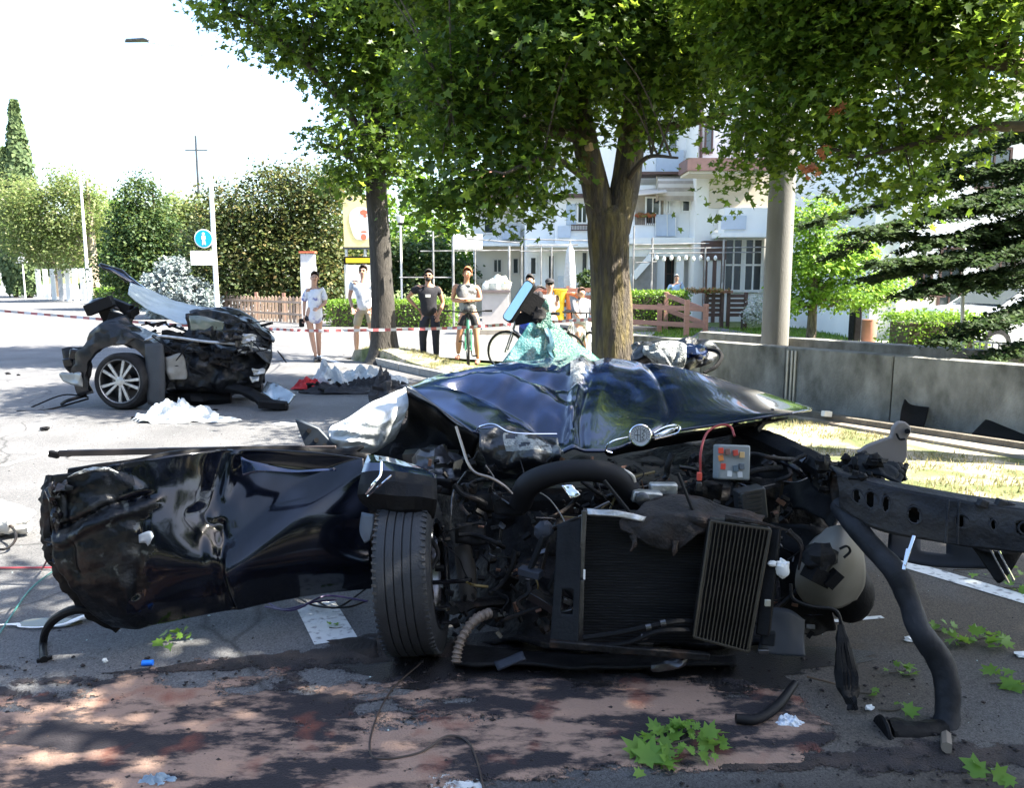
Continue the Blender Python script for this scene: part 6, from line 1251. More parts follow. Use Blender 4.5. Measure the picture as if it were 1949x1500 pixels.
def hood_fn(p, u, v):
    z = 0
    z -= .075 * vz(seg_d(u, v, (.13, .22), (.38, .82)), .060)
    z += .032 * vz(seg_d(u, v, (.18, .14), (.43, .66)), .035)
    z -= .060 * vz(seg_d(u, v, (.16, .06), (.46, .44)), .045)
    z += .026 * vz(seg_d(u, v, (.49, .05), (.455, .98)), .055) * (.15 + .85 * sstep(v / .45))
    z -= .035 * gz(seg_d(u, v, (.53, .0), (.49, .95)), .024)
    z -= .012 * gz(seg_d(u, v, (.66, 0), (.74, .95)), .010)
    z += .012 * gz(math.hypot((u - .50) / 1.3, v - .16), .10)
    k = gz(u - .43, .09) ; q = p * 9
    f1 = noise.voronoi(q * .7)[0]; f2 = noise.voronoi(q * 1.7)[0]; z += (.034 * k * (f1[0] - .4) + .010 * k * (f2[0] - .4)) * (.3 + .7 * gz(v - .35, .25))
    k2 = gz(u - .30, .16); z += .012 * k2 * noise.noise(p * 12)
    z += .004 * noise.noise(p * 3)
    return p + V(0, -z * .35, z)
scr_m = mat('bare_scraped_metal', (.34, .36, .36), .55, .2, var=.5, vs=30, bump=1.0, bs=120, col2=(.03, .035, .05), c2s=40, c2w=.06, c2p=.62)
NU, NV = 150, 64
b = MB(); b.patch([P3(*r) for r in HR], NU, NV, hood_fn)
for j in range(NV):
    for i in range(NU):
        u, v = (i + .5) / NU, (j + .5) / NV; n_ = noise.noise(Vector((u * 60, v * 25, 3))) * .03
        if abs(u - .465 - n_ * .4) < .024 + n_ * .3 and .19 < v + n_ < .42: b.m[j * NU + i] = 1
        if .18 < u + n_ < .40 and v > .965 and noise.noise(Vector((u * 30, 0, 1))) > -.2: b.m[j * NU + i] = 1
b.build('bonnet', [paint, scr_m], fw, thick=.012, angle=60)
# rolled front lip, folded-over left edge
def edge_pts(row, off=(0, 0, 0)): return [W(*p) + V(*off) for p in row]
b = MB(); b.tube([W(905, 820, 3.72), W(915, 812, 3.66), W(940, 808, 3.62), W(968, 822, 3.6), W(1005, 826, 3.6), W(1060, 826, 3.62)], [.004, .005, .005, .004, .004, .003], 6, seg=24); b.build('bonnet_edge', chrome, fw)
b = MB(); b.patch([P3((905, 815, 3.72), (960, 812, 3.7), (1010, 828, 3.7), (1062, 832, 3.68)), P3((915, 850, 3.62), (965, 858, 3.6), (1015, 862, 3.6), (1060, 866, 3.6)), P3((930, 880, 3.66), (985, 905, 3.66), (1030, 908, 3.64), (1058, 880, 3.64))], 40, 26, crumple(.035, 9, 41))
for k in range(len(b.f)):
    i, j = k % 40, k // 40
    if 12 < i < 36 and 3 < j < 13 and noise.noise(Vector((i * .22, j * .3, 2))) > -.22: b.m[k] = 1
b.build('bonnet_fold', [paint_s, scr_m], fw, thick=.01)
b = MB(); b.patch([P3((1150, 862, 3.72), (1230, 838, 3.8), (1370, 815, 3.9), (1500, 795, 4.0)), P3((1160, 868, 3.85), (1250, 850, 3.95), (1370, 830, 4.1), (1480, 800, 4.2))], 20, 6, crumple(.01, 8, 2)); b.build('bonnet_underside', blackp, fw, thick=.01)
# crest badge and grille surround on the lip
gc = W(1219, 829, 3.70); gd = (Vector((0, 0, CAMZ)) - gc).normalized(); gd = (gd + V(0, 0, -.12)).normalized(); ga, gb, _ = axis_frame(gd); ga = -ga; gb = -gb if gb.z < 0 else gb
if ga.x < 0: ga = -ga
bg_ = MB(); bg_.lathe(gc, gd, [(0, -.012), (.053, -.012), (.054, .004), (.050, .009), (.046, .008), (.044, .004)], 36); badge = bg_.build('badge', chrome, fw)
def disc(c, r, m, name, off, parent, arc=None):
    mb = MB(); n = 30; mb.add([c + gd * off] + [c + gd * off + ga * math.cos(2 * math.pi * i / n) * r + gb * math.sin(2 * math.pi * i / n) * r for i in range(n)], [(0, i + 1, (i + 1) % n + 1) for i in range(n)]); return mb.build(name, m, parent, smooth=False)
disc(gc, .045, mat('badge_silver', (.55, .58, .62), .4, .2, var=.05), 'badge_face', .005, badge)
mb = MB(); n = 30
mb.add([gc + gd * .006 + (ga * math.cos(2 * math.pi * i / n) + gb * math.sin(2 * math.pi * i / n)) * r for r in (.029, .031) for i in range(n)], [(i, (i + 1) % n, n + (i + 1) % n, n + i) for i in range(n)]); mb.build('badge_ring', mat('badge_dark', (.03, .035, .05), .4), badge, smooth=False)
mb = MB()
def stroke(pts, w, off=.0075):
    for (x0, y0), (x1, y1) in zip(pts[:-1], pts[1:]): mb.bar(gc + ga * x0 + gb * y0 + gd * off, gc + ga * x1 + gb * y1 + gd * off, w, .002)
stroke([(-.014, -.026), (-.014, .026)], .005); stroke([(-.027, .003), (-.002, .003)], .005)                     # cross on the left half
stroke([(.006, -.024), (.018, -.016), (.006, -.007), (.019, .002), (.007, .010), (.018, .018), (.012, .026)], .004)   # serpent on the right half
stroke([(.012, .026), (.020, .028)], .003); stroke([(.006, -.024), (.0, -.020)], .003)
stroke([(0, -.029), (0, .029)], .0015)
for i in range(22):
    t = 2 * math.pi * (i + .5) / 22
    if math.sin(t) > -.55: stroke([(math.cos(t) * .034, math.sin(t) * .034), (math.cos(t) * .042, math.sin(t) * .042)], .0028)
mb.build('badge_emblem', mat('badge_dark', (0, 0, 0)), badge, smooth=False)
b = MB(); b.tube([W(1195, 832, 3.7), W(1170, 838, 3.68), W(1157, 846, 3.67), W(1153, 857, 3.67), W(1165, 862, 3.68)], .0045, 6, seg=16)
b.build('grille_surround', chrome, fw)
b = MB(); b.tube([W(1244, 824, 3.7), W(1265, 813, 3.72), W(1285, 809, 3.73), W(1294, 814, 3.73), W(1290, 824, 3.72), W(1270, 830, 3.71), W(1246, 836, 3.7)], .0045, 6, seg=22); b.build('grille_surround', chrome, fw)
b = MB(); b.patch([P3((1246, 828, 3.71), (1270, 817, 3.73), (1290, 813, 3.74)), P3((1247, 834, 3.71), (1268, 826, 3.72), (1288, 820, 3.74))], 6, 3); b.build('grille_corner', chrome, fw, thick=.006)

# windscreen shards with the inside mirror still glued to them
def glass_mat(name, c, c2):
    m = mat(name, c, .25, var=.25, vs=45, bump=.6, bs=90, col2=c2, c2s=70, c2w=.05, c2p=.52, trans=.15)
    t = m.node_tree; N = t.nodes; L = t.links; tc = next(n for n in N if n.type == 'TEX_COORD')
    v = N.new('ShaderNodeTexVoronoi'); v.feature = 'DISTANCE_TO_EDGE'; v.inputs['Scale'].default_value = 75; L.new(tc.outputs['Object'], v.inputs[0])
    r = N.new('ShaderNodeMapRange'); r.inputs[2].default_value = .09; r.inputs[3].default_value = .92; r.inputs[4].default_value = .72; L.new(v.outputs[0], r.inputs[0])
    L.new(r.outputs[0], N['Principled BSDF'].inputs['Alpha']); return m
teal = glass_mat('shattered_glass', (.05, .24, .26), (.12, .36, .38)); teal2 = glass_mat('shattered_glass_green', (.03, .14, .11), (.09, .24, .19))
b = MB(); b.patch([P3((1010, 610, 5.2), (1028, 606, 5.2), (1045, 612, 5.2)), P3((985, 650, 5.15), (1018, 648, 5.15), (1052, 650, 5.15)), P3((955, 690, 5.1), (1005, 690, 5.1), (1068, 690, 5.1))], 20, 14, crumple(.012, 8, 2)); wsc = b.build('windscreen', teal, fw, thick=.006)
b = MB(); b.patch([P3((1036, 606, 5.2), (1052, 615, 5.2), (1064, 622, 5.2)), P3((1046, 648, 5.12), (1078, 650, 5.15), (1102, 655, 5.2)), P3((1062, 692, 5.05), (1110, 692, 5.1), (1150, 690, 5.2))], 20, 14, crumple(.012, 9, 3)); b.build('windscreen', teal2, fw, thick=.006)
b = MB(); b.patch([P3((1014, 585, 5.2), (1032, 572, 5.2), (1046, 575, 5.2)), P3((1016, 605, 5.18), (1034, 600, 5.18), (1048, 602, 5.18)), P3((1018, 625, 5.16), (1038, 630, 5.16), (1050, 622, 5.16))], 10, 10, crumple(.02, 10, 4)); b.build('windscreen_scrap', teal2, fw, thick=.006)
b = MB(); b.tube([W(1040, 625, 5.1), W(1048, 650, 5.08), W(1045, 670, 5.08), W(1058, 688, 5.05)], [.02, .03, .025, .01], 8, seg=10, jit=.8, fl=.4); b.build('dark_glass_fold', mat('dark_teal', (.03, .08, .11), .3, var=.5, vs=30), fw)
mirror_c = W(986, 573, 4.85); mf = ga, gb
ax = (W(1006, 540, 4.85) - W(964, 605, 4.85)); md_ = ax.normalized(); mn = V(-.35, -.85, .42); mn = (mn - md_ * mn.dot(md_)).normalized(); ms = md_.cross(mn).normalized(); hl_ = ax.length / 2; hw_ = .030
def rr(c, l, w, off, n=6):
    pts = []
    for sx, sy, a0 in ((1, 1, 0), (-1, 1, 90), (-1, -1, 180), (1, -1, 270)):
        for k in range(n + 1): a = R(a0 + 90 * k / n); pts.append(c + md_ * (sx * (l - w * .7) + math.cos(a) * w * .7) + ms * (sy * (w * .3) + math.sin(a) * w * .7) + mn * off)
    return pts
b = MB(); b.prism(rr(mirror_c, hl_ + .018, hw_ + .007, 0), -mn * .035); mo = b.build('inside_mirror', blackp, fw, bevel=.004)
b = MB(); b.prism(rr(mirror_c, hl_ + .010, hw_ + .0, .003), -mn * .002); b.build('mirror_glass', mat('mirror_glass_mat', (.55, .80, .85), .12, .6, var=.0), mo)
b = MB(); b.box(W(1012, 580, 5.05), (.10, .10, .13), (0, .5, .2)); b.box(W(1002, 604, 5.05), (.15, .09, .07), (0, -.2, 0)); b.ball(W(1024, 600, 5.02), (.05, .04, .05), 12, 8, nz=.5); b.tube([W(1012, 556, 5.05), W(1025, 545, 5.08), W(1036, 548, 5.1)], .008, 6, seg=8); b.build('sensor_housing', blackp, fw, bevel=.01)

# crumpled pillar and roof scraps behind the bonnet at right
b = MB(); b.patch([P3((1203, 660, 5.3), (1235, 645, 5.3), (1280, 650, 5.3), (1330, 645, 5.3), (1370, 668, 5.3)), P3((1205, 680, 5.15), (1245, 672, 5.1), (1290, 675, 5.1), (1330, 678, 5.15), (1365, 680, 5.2)), P3((1210, 700, 5.2), (1250, 705, 5.15), (1295, 708, 5.1), (1320, 700, 5.15), (1352, 690, 5.2))], 50, 26, crumple(.055, 8, 51)); b.build('crushed_pillar', paint_s, fw, thick=.012)
b = MB(); b.patch([P3((1225, 655, 5.1), (1260, 650, 5.05), (1300, 660, 5.05)), P3((1230, 675, 5.05), (1270, 680, 5.0), (1310, 685, 5.0)), P3((1240, 690, 5.1), (1275, 700, 5.05), (1300, 700, 5.1))], 30, 18, crumple(.04, 11, 55)); b.build('crushed_scrap', scr_m, fw, thick=.006)
b = MB(); b.ball(W(1312, 672, 5.15), (.11, .08, .055), 18, 10, nz=.6, seed=4); b.build('mirror_shell', paint, fw)
b = MB(); b.tube([W(1340, 665, 5.2), W(1365, 668, 5.1), W(1373, 680, 5.05), W(1362, 698, 5.0), W(1340, 710, 4.95)], [.010, .014, .014, .014, .010], 8, seg=18); b.build('door_seal', blackp, fw)

# ---- left door
DR = [[(98, 905, 3.26), (200, 888, 3.31), (330, 866, 3.43), (420, 858, 3.56), (500, 855, 3.63), (600, 860, 3.67), (692, 872, 3.70)],
      [(92, 950, 3.26), (200, 940, 3.28), (330, 925, 3.40), (420, 905, 3.55), (500, 900, 3.62), (600, 908, 3.66), (700, 905, 3.70)],
      [(95, 1020, 3.22), (200, 1010, 3.22), (320, 1000, 3.32), (410, 990, 3.45), (500, 985, 3.50), (600, 980, 3.56), (706, 985, 3.64)],
      [(118, 1090, 3.20), (210, 1090, 3.20), (320, 1075, 3.28), (410, 1065, 3.36), (500, 1060, 3.44), (600, 1055, 3.52), (706, 1055, 3.60)],
      [(170, 1160, 3.24), (230, 1165, 3.24), (320, 1145, 3.30), (420, 1125, 3.38), (510, 1110, 3.46), (610, 1105, 3.54), (706, 1100, 3.60)],
      [(215, 1196, 3.30), (260, 1196, 3.30), (340, 1180, 3.36), (430, 1162, 3.42), (520, 1144, 3.50), (610, 1132, 3.56), (706, 1122, 3.62)]]
def door_fn(p, u, v):
    y = 0
    s_ = (u - 1) * .75 + (v - .03) * .66                      # below the diagonal the skin bulges towards us in a flat facet
    if u > .50: fk = min(1, (u - .50) / .05); y -= fk * (.062 * max(0, min(1, (s_ + .02) / .10)) - .075 * max(0, min(1, (s_ - .09) / .45)))
    y += .026 * vz(seg_d(u, v, (.50, .02), (.46, .34)), .05) - .014 * vz(seg_d(u, v, (.56, .04), (.52, .30)), .03)
    y += .020 * vz(seg_d(u, v, (.52, .42), (.53, .98)), .022) - .008 * vz(seg_d(u, v, (.48, .40), (.50, .98)), .03)
    y += .022 * vz(seg_d(u, v, (.42, .36), (.55, .52)), .04)
    k = sstep((.36 - u) / .2); q = p * 7
    f1 = noise.voronoi(q * .8)[0]; f2 = noise.voronoi(q * 2.1)[0]; f3 = noise.voronoi(q * 5)[0]
    y += k * (.014 * (f1[1] - f1[0] - .3) + .011 * (f2[0] - .4) + .002 * (f3[0] - .4) + .015 * noise.noise(p * 4))
    y += .030 * gz(seg_d(u, v, (.02, .38), (.26, .24)), .02) - .02 * gz(seg_d(u, v, (.02, .44), (.28, .28)), .02) + .02 * gz(seg_d(u, v, (.26, .36), (.23, .72)), .018) + .018 * gz(seg_d(u, v, (.04, .1), (.06, .6)), .014)
    k2 = gz(u - .5, .1) * gz(v - .35, .3); y += k2 * .030 * (noise.voronoi(p * 8)[0][0] - .4)
    y += .005 * noise.noise(p * 3.1)
    x = -.02 * k * noise.noise(p * 16)
    return p + V(x, y, k * .012 * noise.noise(p * 15))
NU, NV = 150, 70
b = MB(); b.patch([P3(*r) for r in DR], NU, NV, door_fn)
for j in range(NV):
    for i in range(NU):
        u, v = (i + .5) / NU, (j + .5) / NV
        if u < .36 and u + .14 * noise.noise(Vector((u * 9, v * 7, 4))) < .24: b.m[j * NU + i] = 1
doorp = mat('shaded_door_paint', (.002, .003, .007), .13, .0, var=.3, vs=9, coat=.35, spec=.3)  # darker copy of the car paint, dark mirrored surroundings put into its colour
fd = b.build('door', [doorp, mat('scuffed_paint', (.003, .004, .006), .34, var=.6, vs=18, bump=.35, bs=30, col2=(.07, .08, .08), c2s=13, c2w=.03, c2p=.67, coat=.1, spec=.25)], fw, thick=.006, angle=60)
b = MB(); b.patch([[q + V(.02, .085, 0) for q in P3(*r)] for r in DR], 40, 18, crumple(.02, 5, 60)); b.build('door_inner', blackp, fw, thick=.02)
b = MB(); b.tube([W(96, 905, 3.34), W(90, 950, 3.30), W(93, 1020, 3.27), W(115, 1090, 3.26), W(165, 1160, 3.29), W(225, 1200, 3.35)], [.02, .028, .030, .028, .022, .012], 9, seg=50, jit=.9, fl=.6); b.build('door_edge', darkm, fw)
for (x, y, w_, h_) in ((100, 940, .05, .10), (108, 985, .04, .08), (102, 1030, .06, .05), (112, 1062, .07, .04), (118, 930, .07, .05)):
    b = MB(); b.ball(W(x, y, 3.24), (w_ * .45, .025, h_ * .5), 10, 7, nz=1.1, seed=x); b.build('latch_piece', blackg, fw, bevel=.006)
b = MB(); b.tube([W(130, 908, 3.24), W(160, 897, 3.2), W(200, 893, 3.22), W(225, 900, 3.25)], [.006, .018, .02, .006], 8, seg=20, jit=1.0, fl=.4); b.build('bent_edge', scr_m, fw)
b = MB(); b.patch([P3((262, 1018, 3.16), (285, 1012, 3.17), (292, 1022, 3.17)), P3((263, 1034, 3.16), (275, 1034, 3.17), (280, 1040, 3.17))], 5, 4, crumple(.01, 20, 1)); b.build('scrap_flake', mat('flake', (.35, .40, .46), .4), fw, thick=.004)
# belt line trim and long strip standing off the door
b = MB(); b.bar(W(112, 863, 3.95), W(575, 853, 3.9), .018, .032); b.bar(W(300, 856, 3.93), W(640, 852, 3.88), .015, .02); b.build('belt_trim', mat('brown_black_trim', (.03, .024, .024), .45), fw, bevel=.004)
b = MB(); b.box(W(103, 865, 3.95), (.05, .025, .035), (0, .2, 0)); b.build('trim_end', blackp, fw, bevel=.006)
b = MB(); b.patch([P3((400, 862, 3.75), (520, 852, 3.85), (600, 850, 3.9), (690, 862, 3.9)), P3((400, 880, 3.62), (520, 880, 3.68), (610, 885, 3.72), (692, 885, 3.75))], 24, 6, crumple(.012, 8, 61)); b.build('door_top', doorp, fw, thick=.01)
b = MB(); b.patch([P3((460, 868, 3.5), (485, 878, 3.5), (560, 895, 3.52), (640, 892, 3.55)), P3((462, 908, 3.48), (490, 898, 3.48), (560, 900, 3.5), (640, 897, 3.55))], 24, 6, crumple(.006, 8, 62)); b.build('door_fold', paint, fw, thick=.005)
b = MB(); b.prism(P3((560, 797, 4.0), (606, 815, 4.0), (640, 852, 4.0), (600, 858, 4.0), (580, 850, 4.0)), (0, .03, 0)); tri = b.build('mirror_triangle', mat('blue_grey_plastic', (.03, .04, .055), .45, var=.4, vs=20), fw, bevel=.006)
for x, y in ((588, 820), (602, 838), (618, 848)): b = MB(); b.cyl(W(x, y, 3.985), W(x, y, 4.0), .012, n=12); b.build('bolt', blackp, tri)
b = MB(); b.tube([W(585, 858, 3.85), W(620, 866, 3.8), W(660, 862, 3.8), W(690, 850, 3.85)], [.02, .05, .05, .02], 10, seg=14, fl=.5, jit=.4); b.build('hinge_cover', blackp, fw)
b = MB(); b.tube([W(200, 1170, 3.3), W(150, 1160, 3.28), W(110, 1175, 3.3), W(88, 1200, 3.32), W(82, 1230, 3.32), G(84, 1262) + V(0, 0, .012)], [.016, .02, .02, .017, .016, .016], 10, seg=30); b.build('door_hose', blackp, fw)
b = MB(); b.bar(G(70, 1262) + V(0, 0, .008), G(100, 1256) + V(0, 0, .012), .02, .016); b.build('hose_end', blackp, fw, bevel=.003)
# airbag in the door opening
def ab(p, u, v):
    k = .035 * noise.noise(p * 3) - .034 * abs(noise.noise(V(u * 3 + v * 2, v * 6 - u * 2, 1))) - .010 * abs(noise.noise(V(u * 5 - v * 4, v * 11 + u * 6, 5))) + .004 * math.sin(v * 34 + u * 7 + 4 * noise.noise(p * 4)); return p + V(0, -k, k * .4)
b = MB(); b.patch([P3((655, 800, 4.25), (700, 768, 4.3), (745, 748, 4.35), (772, 738, 4.35)), P3((628, 812, 4.05), (680, 795, 4.0), (735, 780, 4.05), (776, 768, 4.15)), P3((625, 830, 4.0), (670, 828, 3.92), (725, 815, 3.98), (765, 800, 4.1)), P3((640, 850, 4.02), (680, 856, 3.98), (720, 850, 4.02), (750, 830, 4.12)), P3((665, 860, 4.15), (690, 864, 4.15), (715, 858, 4.15), (730, 845, 4.2))], 64, 54, ab); b.build('airbag', whitecloth, fw, thick=.006)

# ---- engine bay: dark body behind everything
b = MB(); b.patch([P3((760, 770, 4.6), (900, 830, 4.5), (1060, 880, 4.5), (1250, 860, 4.6), (1420, 820, 4.6), (1540, 880, 4.4)), P3((720, 900, 4.3), (880, 920, 3.95), (1060, 930, 3.95), (1250, 930, 4.1), (1430, 930, 3.9), (1600, 940, 3.9)), P3((850, 1060, 4.1), (940, 1060, 3.7), (1060, 1060, 3.6), (1250, 1060, 3.8), (1430, 1060, 3.8), (1560, 1060, 3.8)), P3((850, 1200, 3.6), (950, 1190, 3.45), (1060, 1200, 3.4), (1250, 1200, 3.4), (1430, 1200, 3.4), (1560, 1150, 3.5)), P3((860, 1215, 3.4), (950, 1225, 3.3), (1060, 1232, 3.25), (1250, 1232, 3.25), (1430, 1230, 3.25), (1540, 1190, 3.4))], 90, 60, crumple(.07, 6, 70)); b.build('crushed_engine_bay', mat('engine_black', (.007, .007, .009), .7, .0, spec=.2, var=.7, vs=12, bump=.8, bs=40, col2=(.05, .045, .04), c2s=10, c2w=.06, c2p=.64), fw, thick=.02)
b = MB(); b.box(V(.55, 4.5, .32), (1.55, 1.4, .5)); b.build('floor_pan', darkm, fw, bevel=.05)
b = MB(); b.patch([P3((775, 740, 4.3), (850, 790, 4.2), (920, 840, 4.0)), P3((770, 800, 4.35), (840, 830, 4.3), (900, 870, 4.2)), P3((700, 870, 4.3), (800, 880, 4.2), (900, 900, 4.1))], 20, 16, crumple(.04, 6, 72)); b.build('bulkhead', blackp, fw, thick=.02)
b = MB(); b.bar(W(770, 870, 4.0), W(850, 862, 4.0), .12, .05); b.ball(W(830, 885, 3.9), (.12, .1, .09), 16, 10, nz=.5, seed=9); b.build('strut_mount', greym, fw, bevel=.01)
# left wing scrap above the wheel
b = MB(); b.patch([P3((702, 868, 3.42), (735, 872, 3.40), (790, 885, 3.36), (832, 908, 3.32)), P3((690, 900, 3.30), (735, 895, 3.28), (790, 905, 3.26), (830, 915, 3.26)), P3((680, 945, 3.24), (735, 940, 3.20), (790, 945, 3.18), (832, 950, 3.2)), P3((690, 960, 3.26), (740, 985, 3.24), (790, 992, 3.22), (826, 985, 3.24))], 9, 6, lambda p, u, v: p + V(0, .035 * noise.noise(p * 7), .018 * noise.noise(p * 9))); b.m = [0 if (i // 9) < 2 else 1 for i in range(len(b.m))]; b.build('wing', [paint, blackp], fw, thick=.006, angle=12)
b = MB(); b.tube([W(697, 940, 3.2), W(712, 920, 3.17), W(724, 905, 3.2), W(726, 880, 3.25)], .006, 6, seg=12); b.tube([W(700, 945, 3.2), W(728, 920, 3.17), W(745, 905, 3.18)], .004, 6, seg=8); b.build('chrome_strip', chrome, fw)
b = MB(); b.patch([P3((688, 975, 3.4), (712, 980, 3.35)), P3((685, 1010, 3.38), (712, 1005, 3.35)), P3((695, 1032, 3.36), (706, 1025, 3.35))], 8, 10, crumple(.012, 9, 3)); b.build('liner_scrap', mat('greyblue_plastic', (.10, .12, .15), .5), fw, thick=.008)
# front left wheel, tread towards the camera
XF.append(Matrix.Translation(V(W(788, 1100, 3.3).x, 3.30, .333)) @ Matrix.Rotation(R(-2), 4, 'Z') @ Matrix.Rotation(R(-5), 4, 'Y') @ Matrix.Scale(.86, 4, (1, 0, 0)))
prof = [(.215, -.120), (.25, -.131), (.29, -.132), (.318, -.122), (.328, -.108)]
for k in range(5):
    x0 = -.100 + k * .040; prof += [(.331 + .001 * (2 - abs(k - 2)), x0), (.332 + .001 * (2 - abs(k - 2)), x0 + .033), (.323, x0 + .0335), (.323, x0 + .0395)] if k < 4 else [(.331, x0), (.331, x0 + .033)]
prof += [(.328, .108), (.318, .122), (.29, .132), (.25, .131), (.215, .12)]
b = MB(); b.lathe((0, 0, 0), (1, 0, 0), prof, 72); ty = b.build('wheel', mat('tyre_tread', (.018, .020, .024), .6, var=.25, vs=14, bump=.25, bs=140), fw, angle=25)
b = MB()
for i in range(72):
    a = 2 * math.pi * i / 72
    for sx in (-1, 1):
        c = V(sx * .112, math.cos(a) * .330, math.sin(a) * .330); t_ = V(0, -math.sin(a), math.cos(a)); o_ = V(0, math.cos(a), math.sin(a))
        b.add([c + V(-.013, 0, 0) + t_ * .004 + o_ * .0035, c + V(.011, 0, 0) + t_ * .007 - o_ * .001, c + V(.011, 0, 0) - t_ * .003 - o_ * .001, c + V(-.013, 0, 0) - t_ * .006 + o_ * .0035,
               c + V(-.013, 0, 0) + t_ * .004 - o_ * .006, c + V(.011, 0, 0) + t_ * .007 - o_ * .012, c + V(.011, 0, 0) - t_ * .003 - o_ * .012, c + V(-.013, 0, 0) - t_ * .006 - o_ * .006], [(0, 1, 2, 3), (0, 3, 7, 4), (1, 5, 6, 2), (0, 4, 5, 1), (2, 6, 7, 3)])
o = b.build('tread_blocks', mat('tyre_tread', (0, 0, 0)), ty, smooth=False); o['kind'] = 'stuff'
b = MB(); b.lathe((0, 0, 0), (1, 0, 0), [(.215, .126), (.226, .134), (.234, .130), (.232, .12), (.222, .11), (.20, .10), (.195, -.10), (.215, -.12)], 56); b.build('rim', chrome, ty)
b = MB(); b.lathe((0, 0, 0), (1, 0, 0), [(0, .02), (.15, .02), (.15, .05), (.06, .06), (0, .06)], 36); b.build('brake_disc', greym, ty)
XF.pop()
# suspension and lower arm
b = MB(); b.tube([W(860, 1160, 3.3), W(900, 1150, 3.4), W(950, 1145, 3.5)], [.05, .04, .05], 10, seg=10, fl=.5, jit=.3); b.build('lower_arm', darkm, fw)
b = MB(); b.tube([W(880, 1040, 3.5), W(888, 1090, 3.45), W(892, 1150, 3.4)], [.04, .045, .035], 12, seg=8); b.build('damper', mat('rusty_grey', (.045, .04, .036), .6, .3, var=.4), fw)
b = MB(); cs = [W(930, 1168, 3.2), W(905, 1180, 3.12), W(885, 1205, 3.06), W(872, 1235, 3.02), W(868, 1262, 3.0)]
sp = spline(cs, 40); b.tube(sp, [.017 + (.006 if i % 3 == 0 else -.001) for i in range(41)], 10); b.build('corrugated_conduit', mat('beige_conduit', (.14, .11, .09), .6, var=.4, vs=30), fw)
# radiator, frame and condenser
rad_m = mat('radiator_black', (.008, .009, .011), .5, .4, var=.3, vs=6, bump=.5, bs=10, stretch=(2, 2, 60), col2=(.03, .03, .032), c2s=4, c2w=.2)
RA = (W(1112, 975, 3.16), W(1345, 985, 3.14), W(1340, 1225, 3.05), W(1108, 1222, 3.06))
b = MB(); b.prism(RA, (0, .06, 0)); rad = b.build('radiator', rad_m, fw, smooth=False)
b = MB()
for i in range(46):
    t = (i + .5) / 46; a_, c_ = RA[0].lerp(RA[3], t), RA[1].lerp(RA[2], t); w2 = lambda q: q + V(0, -.004 + .002 * noise.noise(q * 20), .0015 * noise.noise(q * 7))
    sp = [w2(a_.lerp(c_, k / 6)) for k in range(7)]
    for p, q in zip(sp[:-1], sp[1:]): b.bar(p, q, .0045, .0022)
o = b.build('fins', mat('fin_metal', (.016, .017, .020), .4, .6), rad, smooth=False); o['kind'] = 'stuff'
b = MB(); b.patch([P3((1118, 970, 3.12), (1170, 972, 3.1), (1230, 984, 3.1)), P3((1118, 980, 3.1), (1170, 984, 3.09), (1225, 994, 3.09))], 14, 5, crumple(.006, 20, 2)); b.build('radiator_top', alum, rad, thick=.01)
b = MB(); b.bar(W(1112, 972, 3.11), W(1107, 1100, 3.07), .012, .02); b.bar(W(1107, 1105, 3.06), W(1105, 1225, 3.03), .012, .02); b.build('radiator_side', greym, rad, bevel=.002)
b = MB(); b.box(W(1112, 1094, 3.045), (.008, .006, .04)); b.build('clip', white, rad)
# left carrier with rectangular hole
pl_ = mat('carrier_plastic', (.012, .014, .017), .8, spec=.15, var=.3, vs=15, bump=.2, bs=60)
b = MB(); b.patch([P3((1062, 1000, 3.14), (1108, 985, 3.13)), P3((1055, 1110, 3.06), (1105, 1112, 3.05)), P3((1047, 1225, 2.98), (1100, 1230, 2.97))], 16, 40, None, hole=lambda u, v: .30 < u < .75 and .54 < v < .76); b.build('radiator_carrier', pl_, fw, thick=.025, angle=30)
b = MB(); b.box(W(1080, 1145, 3.06), (.04, .02, .02), (0, .4, 0)); b.box(W(1080, 1168, 3.04), (.05, .015, .03), (0, -.3, 0)); b.build('clip', greym, fw, bevel=.002)
b = MB(); b.bar(W(1046, 1225, 2.96), W(1350, 1250, 2.92), .025, .03); b.build('lower_crossbar', darkm, fw, bevel=.005)
b = MB(); b.tube([W(1110, 1215, 2.98), W(1180, 1205, 2.95), W(1240, 1192, 2.93), W(1300, 1183, 2.95), W(1335, 1190, 2.98)], .011, 8, seg=24); b.tube([W(1110, 1228, 2.98), W(1190, 1225, 2.94), W(1250, 1203, 2.92), W(1310, 1200, 2.94)], .010, 8, seg=24); b.build('coolant_pipes', blackp, fw)
for x, y in ((1234, 1194), (1226, 1212), (1262, 1186)): b = MB(); b.cyl(W(x - 5, y + 1, 2.93), W(x + 5, y - 1, 2.93), .0135, n=10); b.build('pipe_clip', greym, fw)
